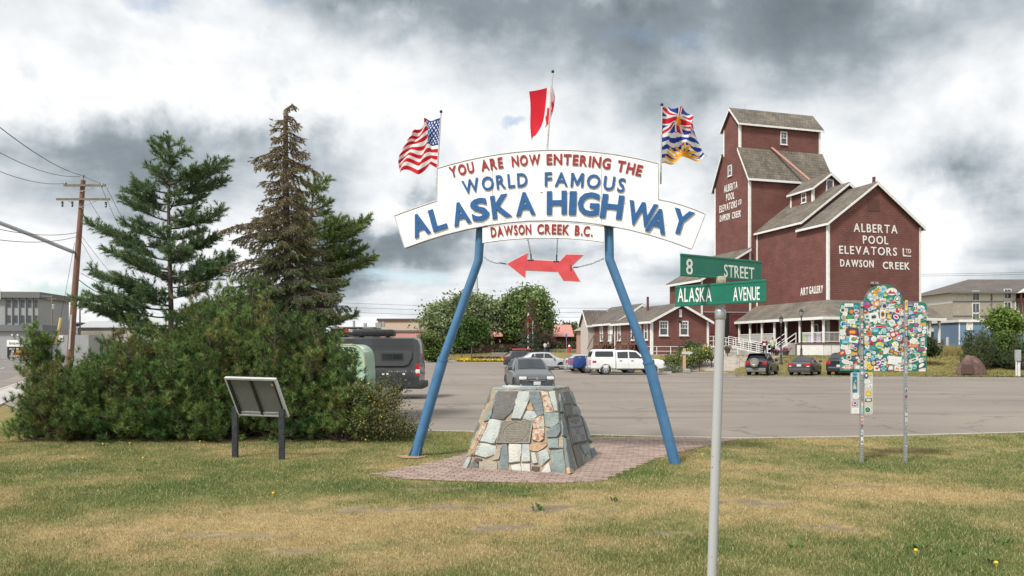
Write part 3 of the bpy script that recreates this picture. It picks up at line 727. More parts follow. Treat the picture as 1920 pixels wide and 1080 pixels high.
def flag(name, label, pole_px, pole_top_r, us, ctrl, colf, waves, group='flags on the arch', nu=110, nv=76):
    # ctrl: rows v=0,.5,1 of (px,py,depth) at the fly positions us
    (bx, by), (tx, ty) = pole_px
    a0, z0_ = AP(bx, by); a1, z1_ = AP(tx, ty)
    root = thing(name, label, 'flag', tuple(AP.hit(bx, by))[:2]+(z0_,), AP.rz, group)
    def Ps(px, py, y):
        pl = Plane(AP.O-AP.n*y, AP.ex); p = pl.hit(px, py); return Vector(((p-AP.O).dot(AP.ex)-a0, y, p.z-z0_))
    p0, p1 = Ps(bx, by, 0.09), Ps(tx, ty, 0.09)
    pole = MB().tube([p0, p1], [.016, .012], 8).build('flag_pole', POLEM, root, 60)
    MB().lathe([(.012, 0), (.026, .01), (.03, .03), (.02, .05), (.004, .06)], 8, 0, Matrix.Translation(p1)).build('finial', BLACK, pole)
    u, v = np.meshgrid(np.linspace(0, 1, nu+1), np.linspace(0, 1, nv+1))
    rows = []
    for r_ in ctrl:
        pts = np.array([tuple(Ps(px, py, .09+dy)) for px, py, dy in r_])
        # smooth interpolation along the fly
        out = np.empty((nu+1, 3)); uu = np.linspace(0, 1, nu+1)
        m = np.gradient(pts, us, axis=0)
        for k in range(len(us)-1):
            s = (uu >= us[k]-1e-9) & (uu <= us[k+1]+1e-9); t = ((uu[s]-us[k])/(us[k+1]-us[k]))[:, None]; hh = us[k+1]-us[k]
            out[s] = (2*t**3-3*t**2+1)*pts[k]+(t**3-2*t**2+t)*hh*m[k]*.7+(-2*t**3+3*t**2)*pts[k+1]+(t**3-t**2)*hh*m[k+1]*.7
        rows.append(out)
    A, B, C = rows; vv = v[..., None]
    P = A[None]*(2*(vv-.5)*(vv-1))+B[None]*(-4*vv*(vv-1))+C[None]*(2*vv*(vv-.5))
    for amp, fu, fv, ph, ax in waves:
        P[..., ax] += amp*np.sin(2*np.pi*(fu*u+fv*v)+ph)*np.minimum(1, u*3.5)
    uc = (u[:-1, :-1]+u[1:, 1:])/2; vc = (v[:-1, :-1]+v[1:, 1:])/2
    colr = colf(uc, vc)
    # separate quads so that the colours have crisp edges
    Q = np.stack([P[:-1, :-1], P[:-1, 1:], P[1:, 1:], P[1:, :-1]], 2).reshape(-1, 3)
    n = nu*nv
    o = npmesh('cloth', Q, np.arange(4*n).reshape(-1, 4), CLOTH, root, np.repeat(colr.reshape(-1, 3), 4, 0))
    bm = bmesh.new(); bm.from_mesh(o.data)
    # smooth normals from the grid
    bm.free()
    return root
POLEM = mat('flag_pole_metal', (.38, .38, .38), (.55, .55, .54), .4, 20, metal=.3)
flag('flag', 'striped flag with starred blue canton on the arch corner above YOU', ((818, 352), (827, 212)), 0,
     [0, .25, .5, .75, 1], [[(826, 221, 0), (810, 224, .22), (796, 229, .40), (780, 241, .62), (764, 262, .85)], [(823, 268, 0), (809, 270, .18), (793, 272, .42), (771, 280, .66), (752, 293, .80)], [(820, 315, 0), (806, 310, .20), (784, 324, .40), (765, 322, .60), (745, 320, .78)]],
     col_us, [(.10, 1.6, .5, .6, 1), (.05, 3.1, -1.2, 1.9, 1), (.022, 2.2, .8, .4, 0), (.025, 2.4, .3, 1.2, 2)])
flag('flag', 'red and white maple leaf flag folded round its pole at the crown of the arch', ((1026, 281), (1036.5, 137)), 0,
     [0, .25, .5, .75, 1], [[(1036, 146, 0), (1034, 156, .30), (1037, 168, .58), (1026, 163, .82), (992, 171, .75)], [(1033, 200, 0), (1032, 204, .30), (1036.5, 208, .58), (1021, 214, .78), (994, 216, .78)], [(1029, 258, 0), (1027, 261, .25), (1018, 259, .45), (1003, 257, .62), (999, 265, .70)]],
     col_ca, [(.05, 1.3, .7, .2, 1), (.02, 1.8, .9, .9, 0), (.015, 2.0, .4, .9, 2)])
flag('flag', 'union flag over blue waves and golden sun on the arch corner above THE', ((1239, 345), (1241, 199)), 0,
     [0, .25, .5, .75, 1], [[(1241.5, 201, 0), (1258, 201, .16), (1275, 202, .34), (1290, 208, .50), (1299, 221, .72)], [(1240, 254, 0), (1256, 252, .14), (1274, 250, .38), (1294, 254, .42), (1308, 262, .66)], [(1239.5, 306, 0), (1258, 305, .16), (1281, 297, .36), (1302, 300, .44), (1327, 293, .60)]],
     col_bc, [(.09, 1.7, .9, .3, 1), (.05, 2.6, -1.6, 2.2, 1), (.03, 1.9, 1.1, .4, 2), (.025, 2.3, 1.4, 1.0, 0)])
# ================================================================== stone cairn
FR = Vector((cA.x, cA.y, 0)); U3 = Vector((cu.x, cu.y, 0)); W3 = Vector((cv.x, cv.y, 0))
LF, LS, CH, IN = 1.92, 2.0, 1.36, .40
cairn = thing('stone_cairn', 'stepped-in cairn of mixed green, grey and rust flagstones under the arch, with plaques', 'monument', tuple(FR-U3*LF/2+W3*LS/2), 0)
co0 = Vector(cairn.location)
bq = [FR-U3*LF, FR, FR+W3*LS, FR-U3*LF+W3*LS]
tq = [FR-U3*(LF-IN)+W3*IN, FR-U3*IN+W3*IN, FR-U3*IN+W3*(LS-IN), FR-U3*(LF-IN)+W3*(LS-IN)]
tq = [p+Vector((0, 0, CH)) for p in tq]
MORTAR = mat('mortar', (.26, .205, .145), (.37, .305, .22), .9, 9, .5, 50)
MB().add([p-co0 for p in bq+tq], [(3, 2, 1, 0), (4, 5, 6, 7), (0, 1, 5, 4), (1, 2, 6, 5), (2, 3, 7, 6), (3, 0, 4, 7)]).build('core', MORTAR, cairn)
MB().add([p-co0-Vector((0, 0, .02)) for p in (bq[0]-U3*.07-W3*.07, bq[1]+U3*.07-W3*.07, bq[2]+U3*.07+W3*.07, bq[3]-U3*.07+W3*.07)]+[p-co0+Vector((0, 0, .014)) for p in (bq[0]-U3*.06-W3*.06, bq[1]+U3*.06-W3*.06, bq[2]+U3*.06+W3*.06, bq[3]-U3*.06+W3*.06)],
         [(3, 2, 1, 0), (4, 5, 6, 7), (0, 1, 5, 4), (1, 2, 6, 5), (2, 3, 7, 6), (3, 0, 4, 7)]).build('footing', CONCRETE, cairn)
def stonemat(name, c, c2, st=None, sc=7.0, lo=.30, hi=.70):
    c = tuple(k*.74 for k in c); c2 = tuple(k*.76 for k in c2)
    return mat(name, c, c2, .75, sc*1.6, 1.0, 34, stretch=st, detail=9, lo=lo, hi=hi)
ST = {'teal': stonemat('stone_teal', (.205, .265, .255), (.36, .42, .40), None, 5), 'pale': stonemat('stone_pale', (.40, .46, .45), (.60, .62, .58), None, 4),
      'white': stonemat('stone_white', (.52, .52, .47), (.68, .66, .60), None, 6), 'blue': stonemat('stone_blue', (.19, .24, .255), (.33, .385, .395), (1, 1, 6), 4),
      'grey': stonemat('stone_grey', (.20, .195, .19), (.36, .35, .335), (3, 3, 14), 3), 'dark': stonemat('stone_dark', (.165, .175, .18), (.27, .28, .28), None, 6),
      'rust': stonemat('stone_rust', (.62, .57, .47), (.42, .165, .07), None, 9, .45, .58), 'orange': stonemat('stone_orange', (.44, .25, .12), (.60, .47, .32), None, 8),
      'cream': stonemat('stone_cream', (.50, .44, .34), (.36, .33, .28), None, 7), 'brown': stonemat('stone_brown', (.085, .06, .055), (.14, .105, .095), None, 7)}
S5 = lambda x, y: (860+x/5.686, 710+y/5.686)
class FPlane:      # any plane by three points
    def __init__(s, a, b, c): s.o = a; s.n = (b-a).cross(c-a).normalized()
    def hit(s, px, py):
        d = Vector(((px-CX)/F, 1, (HZ-py)/F)); e = Vector((0, 0, EYE)); t = (s.o-e).dot(s.n)/d.dot(s.n); return e+d*t
rs = random.Random(12)
def stone(P, n, m, rise=.032, name='stone'):
    c = sum(P, Vector())/len(P); Q = []
    for i, p in enumerate(P):                       # rough outline: extra jittered points
        q = P[(i+1) % len(P)]; L_ = (q-p).length
        Q.append(p-(c-p).normalized()*.012)
        k = max(1, int(L_/.09))
        for j in range(1, k+1):
            t = j/(k+1); r_ = p.lerp(q, t); Q.append(r_+(c-r_).normalized()*rs.uniform(-.022, -.004))
    vs = []
    ri = rise*rs.uniform(.6, 1.35); tx, ty = rs.uniform(-.08, .08), rs.uniform(-.08, .08)
    for p in Q: vs.append(p-n*.02-co0)
    for p in Q: vs.append(p+n*(ri*.6)-co0)
    for p in Q:
        q = p.lerp(c, .07); vs.append(q+n*(ri+(q-c).x*tx+(q-c).z*ty+rs.uniform(-.010, .008))-co0)
    cc = c.copy(); vs.append(cc+n*(ri+rs.uniform(0, .010))-co0); k = len(Q)
    fs = []
    for i in range(k):
        j = (i+1) % k; fs += [(i, j, k+j, k+i), (k+i, k+j, 2*k+j, 2*k+i), (2*k+i, 2*k+j, 3*k)]
    return MB().add(vs, fs).build(name, m, cairn, 35)
FP = FPlane(bq[0], bq[1], tq[0]); fn_ = FP.n if FP.n.y < 0 else -FP.n
RP = FPlane(bq[1], bq[2], tq[1]); rn_ = RP.n if RP.n.x > 0 else -RP.n
front = [('grey', [(430, 140), (622, 140), (605, 290), (490, 430), (355, 425)]), ('pale', [(640, 145), (752, 150), (758, 215), (665, 435), (565, 430)]), ('blue', [(770, 140), (868, 145), (903, 370), (845, 392), (805, 300), (768, 240)]),
         ('rust', [(885, 145), (955, 150), (1012, 345), (925, 350)]), ('pale', [(966, 150), (1030, 140), (1058, 345), (1022, 345)]), ('orange', [(737, 300), (775, 262), (800, 335), (737, 335)]), ('pale', [(690, 425), (735, 348), (800, 352), (833, 402), (800, 440)]),
         ('pale', [(335, 440), (455, 455), (435, 560), (388, 692), (235, 670)]), ('rust', [(812, 440), (905, 392), (912, 528), (802, 530)]), ('rust', [(800, 540), (910, 540), (905, 640), (860, 672), (792, 645)]), ('orange', [(765, 692), (930, 682), (935, 715), (850, 772), (765, 762)]),
         ('teal', [(915, 370), (1066, 370), (1068, 470), (985, 525), (927, 500)]), ('blue', [(945, 565), (1080, 485), (1088, 560), (1045, 622), (950, 625)]), ('teal', [(952, 650), (1062, 645), (1064, 740), (967, 740)]), ('cream', [(1074, 665), (1112, 642), (1116, 740), (1072, 735)]),
         ('pale', [(195, 715), (240, 692), (395, 722), (385, 800), (290, 840), (182, 815)]), ('blue', [(465, 702), (520, 697), (530, 1000), (440, 1000)]), ('white', [(545, 702), (668, 707), (655, 885), (540, 895)]), ('pale', [(682, 702), (753, 702), (765, 880), (677, 885)]),
         ('pale', [(780, 797), (820, 802), (845, 895), (800, 900)]), ('pale', [(852, 792), (945, 757), (968, 850), (886, 930)]), ('teal', [(982, 777), (1118, 767), (1143, 1012), (1005, 1012)]), ('white', [(890, 1000), (960, 897), (984, 990), (940, 1015)]),
         ('white', [(562, 932), (655, 915), (665, 1000), (590, 1003)]), ('white', [(672, 915), (758, 915), (765, 1000), (680, 1002)]), ('brown', [(790, 940), (858, 945), (850, 1022), (780, 1013)]), ('cream', [(225, 885), (410, 892), (395, 998), (230, 985)]), ('grey', [(105, 950), (165, 872), (205, 912), (200, 983), (110, 978)]),
         ('brown', [(180, 853), (245, 862), (225, 888), (186, 882)]), ('cream', [(402, 762), (455, 742), (430, 858), (372, 868)]), ('blue', [(385, 205), (424, 135), (440, 145), (372, 330), (347, 395)]), ('teal', [(275, 455), (345, 310), (360, 345), (330, 435)]),
         ('rust', [(185, 660), (268, 478), (318, 470), (230, 655)]), ('orange', [(95, 828), (178, 672), (222, 672), (130, 832)]), ('pale', [(42, 950), (108, 840), (135, 845), (92, 950)]), ('cream', [(235, 700), (215, 690), (190, 700), (150, 815), (165, 822)]), ('dark', [(1080, 770), (1100, 760), (1112, 762), (1100, 768)])]
for nm, P in front[:-1]: stone([FP.hit(*S5(*p)) for p in P], fn_, ST[nm])
right = [('dark', [(1082, 145), (1165, 140), (1203, 265), (1122, 275)]), ('teal', [(1175, 140), (1198, 138), (1250, 288), (1215, 265)]), ('grey', [(1112, 287), (1188, 285), (1208, 388), (1132, 408)]), ('teal', [(1202, 292), (1262, 302), (1295, 383), (1217, 388)]),
         ('blue', [(1066, 165), (1093, 280), (1103, 368), (1072, 350)]), ('blue', [(1082, 382), (1122, 422), (1148, 628), (1107, 600)]), ('teal', [(1308, 412), (1335, 450), (1405, 685), (1372, 650)]), ('blue', [(1118, 642), (1160, 640), (1238, 978), (1187, 1005), (1147, 800)]),
         ('grey', [(1202, 722), (1268, 702), (1328, 958), (1282, 995)]), ('teal', [(1287, 712), (1372, 690), (1388, 768), (1332, 808)]), ('blue', [(1402, 752), (1435, 742), (1468, 860), (1435, 905)]), ('teal', [(1347, 832), (1384, 792), (1428, 928), (1342, 955)]), ('orange', [(1162, 955), (1228, 1000), (1168, 1012)])]
for nm, P in right: stone([RP.hit(*S5(*p)) for p in P], rn_, ST[nm])
# the two faces turned away: random rubble
keys = ['teal', 'pale', 'blue', 'grey', 'white', 'cream', 'rust', 'orange']
def rubble(b0, b1, t1, t0):
    n = (b1-b0).cross(t0-b0).normalized(); mid = (b0+t1)/2; cen = sum(bq, Vector())/4+Vector((0, 0, .6))
    if n.dot(mid-cen) < 0: n = -n
    rows = 5; cols = 6; J = [[(rs.uniform(-.3, .3), rs.uniform(-.3, .3)) for _ in range(cols+1)] for _ in range(rows+1)]
    def pt(r, c):
        jx, jy = J[r][c]; jx = 0 if c in (0, cols) else jx; jy = 0 if r in (0, rows) else jy
        u, v = (c+jx)/cols, (r+jy)/rows; return (b0.lerp(b1, u)).lerp(t0.lerp(t1, u), v)
    for r in range(rows):
        for c in range(cols):
            q = [pt(r, c), pt(r, c+1), pt(r+1, c+1), pt(r+1, c)]; m = sum(q, Vector())/4
            stone([p.lerp(m, .09) for p in q], n, ST[rs.choice(keys)])
rubble(bq[2], bq[3], tq[3], tq[2]); rubble(bq[3], bq[0], tq[0], tq[3])
# top slabs
up = Vector((0, 0, 1)); T = lambda a, b: tq[0].lerp(tq[1], a).lerp(tq[3].lerp(tq[2], a), b)
for nm, q in (('teal', [(.0, .0), (.36, -.01), (.30, .5), (-.03, .45)]), ('blue', [(.38, -.03), (.72, -.04), (.66, .55), (.32, .5)]), ('grey', [(.74, -.03), (1.03, -.04), (1.03, .6), (.68, .55)]), ('pale', [(-.03, .48), (.30, .53), (.42, 1.03), (-.04, 1.03)]), ('teal', [(.33, .53), (.67, .58), (.74, 1.03), (.45, 1.03)]), ('blue', [(.69, .58), (1.03, .63), (1.03, 1.03), (.77, 1.03)])):
    stone([T(*[min(.99, max(.01, k)) for k in p]) for p in q], up, ST[nm], .022, 'cap_stone')
# plaques
def plaque(P, pl, n, m, m2, oval, name, lab):
    P = [pl.hit(*S5(*p)) for p in P]; e1 = (P[1]-P[0]); e2 = (P[3]-P[0]); w, h = e1.length, e2.length
    f = lambda a, b, t: P[0].lerp(P[1], a).lerp(P[3].lerp(P[2], a), b)+n*t-co0
    o = MB().prism([(0, 0), (1, 0), (1, 1), (0, 1)], f, -.01, .035).build(name, m, cairn); o['label'] = lab
    b = MB()
    for e in ([(.0, .0), (1, 0), (1, .03), (0, .03)], [(0, .97), (1, .97), (1, 1), (0, 1)], [(0, .03), (.03, .03), (.03, .97), (0, .97)], [(.97, .03), (1, .03), (1, .97), (.97, .97)]): b.prism(e, f, .034, .042)
    if oval:
        ring = [f(.5+.36*math.cos(t), .5+.44*math.sin(t), .038) for t in np.linspace(0, 2*math.pi, 33)]; b.tube(ring, .006, 5)
        for k in range(6):
            for j in range(3): b.tube([f(.05+.025*k, .1+.3*j, .036), f(.05+.03*k, .3+.3*j, .036)], .003, 4) if k < 2 else b.tube([f(.86+.02*k, .15+.3*j, .036), f(.84+.02*k, .33+.3*j, .036)], .003, 4) if k < 5 else None
    b.build('border', m2, o)
    t = MB(); r_ = random.Random(8)
    if oval:
        for i in range(8):
            y = .2+.08*i; hw = .30*math.sqrt(max(0.05, 1-((y-.5)/.42)**2)); x = .5-hw
            while x < .5+hw-.03:
                w_ = r_.uniform(.012, .03); t.prism([(x, y), (x+w_, y), (x+w_, y+.032), (x, y+.032)], f, .034, .040); x += w_+.012
    else:
        for y, x0, x1 in ((.10, .15, .85), (.16, .12, .8), (.21, .2, .75), (.26, .4, .6), (.37, .1, .92), (.42, .2, .8), (.50, .35, .6), (.58, .38, .55), (.63, .36, .6), (.72, .12, .3), (.72, .62, .85), (.79, .12, .34), (.79, .62, .88), (.86, .12, .3), (.86, .6, .85), (.94, .1, .9)):
            x = x0
            while x < x1: w_ = r_.uniform(.02, .05); t.prism([(x, y), (x+w_, y), (x+w_, y+.022), (x, y+.022)], f, .034, .038); x += w_+.014
    t.build('lettering', m2, o)
BRZ = mat('bronze', (.115, .105, .085), (.17, .155, .125), .5, 14, .1, metal=.35); BRZ2 = mat('bronze_raised', (.20, .185, .15), (.27, .25, .21), .45, 14, metal=.35)
plaque([(462, 455), (800, 452), (762, 690), (402, 686)], FP, fn_, BRZ, BRZ2, True, 'plaque', 'bronze plaque with an oval border')
plaque([(1133, 420), (1288, 395), (1362, 675), (1200, 700)], RP, rn_, mat('slate_plaque', (.15, .16, .165), (.20, .21, .215), .55, 8), mat('plaque_letters', (.05, .052, .055), None, .6), False, 'plaque', 'dark slate plaque with lines of lettering')

# ================================================================== street name sign
SGREEN = mat('sign_green', (.002, .120, .078), (.004, .150, .098), .4, 6); SREFL = mat('sign_letter_white', (.70, .71, .69), (.78, .78, .76), .5)
ss = thing('street_sign', 'two crossed green street name blades on a grey steel pole in the lawn', 'street sign', (1.269, 4.83, 0), 0)
POLEG = mat('pole_grey', (.36, .37, .38), (.47, .48, .49), .5, 4, .15, 30); 
def rustspots():
    m = mat('rusty_pole_paint', (.38, .39, .40), (.17, .085, .045), .5, 34, .15, lo=.665, hi=.72, detail=4); return m
MB().tube([(0, 0, -.1), (.08, 0, 2.33)], .0305, 20).build('pole', rustspots(), ss, 50)
CAPM = mat('cast_bracket', (.30, .26, .20), (.44, .39, .31), .6, 30, .3, 60)
MB().lathe([(.0335, 0), (.0365, .005), (.0365, .05), (.034, .058), (.030, .062), (.024, .085), (.014, .095), (.014, .12)], 20, 0, Matrix.Translation((.0785, 0, 2.285))).build('pole_cap', [STEEL], ss, 40)
def blade(A, B, zc, h, words, name='name_blade'):
    A = Vector((*A, 0)); B = Vector((*B, 0)); pl = Plane(A, B-A); Lm = (B-A).length
    o = bpy.data.objects.new(name, None)
    mb = MB().bev(0, Lm, -.0035, .0035, -h/2, h/2, .003).bev(0, Lm, -.006, .006, h/2-.014, h/2+.002, .004).bev(0, Lm, -.006, .006, -h/2-.002, -h/2+.014, .004)
    bo = mb.build(name, SGREEN, ss); bpy.data.objects.remove(o)
    bo.location = A-Vector(ss.location)+Vector((0, 0, zc)); bo.rotation_euler = (0, 0, pl.rz)
    for text, x0, x1, y0, y1, hp in words:
        word(bo, pl, text, x0, x1, lambda px: y0+(y1-y0)*(px-x0)/(x1-x0), hp, SREFL, -.0036, .008, .0012, z0=zc, gap=.10)
    return bo
b1_ = blade((1.053, 4.67), (1.70, 5.09), WZ(503, 4.88), .138, (('8', 1286, 1298, 500, 501, 30), ('STREET', 1357, 1413, 507.5, 513.5, 23.5)))
b2_ = blade((1.105, 5.05), (1.539, 4.52), WZ(551, 4.785), .134, (('ALASKA', 1271.5, 1335, 553, 552.5, 27), ('AVENUE', 1375.5, 1425, 551.5, 550.5, 26)))
zc1, zc2 = WZ(503, 4.88), WZ(551, 4.785)
MB().bev(.055, .11, -.028, .028, (zc1+zc2)/2-.022, (zc1+zc2)/2+.030, .012).build('cross_bracket', CAPM, ss, 40)
MB().bev(.052, .108, -.026, .026, zc2-.098, zc2-.066, .010).build('lower_bracket', CAPM, ss, 40)

# ================================================================== sticker-covered sign back
sb = G(1656, 867); SBP = Plane(sb, (1, 0, 0))
board_o = thing('stickered_sign', 'back of a green arched sign covered with travel stickers on two perforated posts', 'sign', (sb.x, sb.y, 0))
BG = mat('sign_back_green', (.015, .145, .11), (.022, .19, .145), .5, 6)
P = []
def rc(cx, cy, r, a0, a1, n=5): return [(cx+r*math.cos(R(a0+(a1-a0)*k/n)), cy-r*math.sin(R(a0+(a1-a0)*k/n))) for k in range(n+1)]
out_px = rc(1581, 574, 6, 180, 90)+[(1620, 568)]+[(1657+36.5*math.cos(R(a)), 566.5-33.5*math.sin(R(a))) for a in np.linspace(172, 8, 16)]+[(1694, 568)]+rc(1731, 574, 7, 90, 0)+[(1738, 697), (1575.5, 695.5)]
panel = board('panel', out_px, board_o, SBP, .005, .014, BG, STEEL)
small = board('lower_panel', rc(1599, 702, 4, 180, 90)+rc(1633, 702, 4, 90, 0)+rc(1633, 773, 4, 0, -90)+rc(1599, 773, 4, -90, -180), board_o, SBP, .005, .011, mat('panel_grey', (.42, .42, .40), (.52, .52, .50), .5), STEEL)
for px in (1614, 1696.5):
    a, _ = SBP(px, 800); zt = SBP(px, 566 if px < 1650 else 566)[1]
    po = MB().box(a-.024, a+.024, -.045, .004, -.1, zt).build('post', STEEL, board_o)
    hm = MB()
    for k in range(int(zt/.0508)): hm.lathe([(.0075, 0), (.0075, .0015)], 7, 0, Matrix.Translation((a, -.0452, .03+k*.0508)) @ Matrix.Rotation(R(90), 4, 'X'))
    hm.build('post_holes', BLACK, po)
stc = [(.66, .66, .64), (.60, .60, .57), (.55, .58, .58), (.70, .70, .68), (.05, .05, .055), (.03, .10, .30), (.45, .03, .04), (.08, .35, .55), (.62, .36, .04), (.05, .28, .10), (.30, .08, .30), (.66, .55, .10), (.55, .20, .06), (.32, .50, .52), (.48, .44, .38), (.02, .16, .22), (.10, .09, .30), (.62, .52, .48)]
STK = [mat('sticker_%d' % i, tuple(k*.94 for k in c), tuple(min(1, k*1.06) for k in c), .35, 40) for i, c in enumerate(stc)]
rk = random.Random(21); _sm = {}
def stick_mesh(kind_, ci, cj, ck):
    key = (kind_, ci, cj, ck)
    if key in _sm: return _sm[key]
    mb = MB()
    def shape(k, s, x=0, z=0, sx=1):
        if k == 'c': return [(x+s*.5*math.cos(t)*sx, z+s*.5*math.sin(t)) for t in np.linspace(0, 2*math.pi, 15)[:-1]]
        if k == 'r': return [(x-.5*s*sx, z-.5*s), (x+.5*s*sx, z-.5*s), (x+.5*s*sx, z+.5*s), (x-.5*s*sx, z+.5*s)]
        if k == 'h': return [(x-.5*s*sx, z+.1*s), (x-.35*s*sx, z+.5*s), (x+.35*s*sx, z+.5*s), (x+.5*s*sx, z+.1*s), (x+.1*s, z-.5*s), (x-.1*s, z-.5*s)]
        return [(x-.5*s*sx, z-.35*s), (x+.05*s, z-.5*s), (x+.5*s*sx, z-.2*s), (x+.4*s, z+.4*s), (x-.1*s, z+.5*s), (x-.45*s, z+.2*s)]
    def put(poly, y, mi): mb.add([(a, y, b) for a, b in poly], [tuple(range(len(poly)))], mi)
    put(shape(kind_, 1), 0, 0)
    r_ = random.Random(hash((ci, cj, ck, kind_)) & 0xffff if False else ci*131+cj*17+ck*7+ord(kind_))
    style = r_.randrange(5)
    if style == 0: put(shape(kind_, .78), -.0003, 1); put(shape('i', .5, 0, .02), -.0006, 2)
    elif style == 1:
        for k in range(4): w_ = r_.uniform(.3, .7); put([(-w_/2, -.3+k*.17), (w_/2, -.3+k*.17), (w_/2, -.22+k*.17), (-w_/2, -.22+k*.17)], -.0003, 1 if k % 2 else 2)
    elif style == 2: put(shape('i', .62), -.0003, 1); put(shape('c', .22, .08, .1), -.0006, 2)
    elif style == 3: put([(-.38, -.3), (.38, -.3), (.2, .05), (.05, -.1), (-.12, .22)], -.0003, 1); put(shape('c', .16, .2, .22), -.0006, 2)
    else: put(shape('c', .7), -.0003, 1); put(shape('r', .34, 0, 0, 1.3), -.0006, 2)
    me_o = mb.build('sticker', [STK[ci], STK[cj], STK[ck]]); me = me_o.data; bpy.data.objects.remove(me_o); _sm[key] = me; return me
lay = [0]
def sticker(px, py, wpx, hpx, k, ci, cj=None, ck=None, rot=0, parent=None, y=.005):
    cj = rk.randrange(18) if cj is None else cj; ck = rk.randrange(18) if ck is None else ck
    o = bpy.data.objects.new('sticker', stick_mesh(k, ci, cj, ck)); COL.objects.link(o); o.parent = parent or panel
    a, z = SBP(px, py); lay[0] += 1
    o.location = (a, y-.0012-(lay[0] % 9)*.0009, z); o.scale = (wpx/103., 1, hpx/103.); o.rotation_euler = (0, rot, 0)
placed = []
S6 = lambda x, y: (1560+x/6.0, 520+y/6.0)
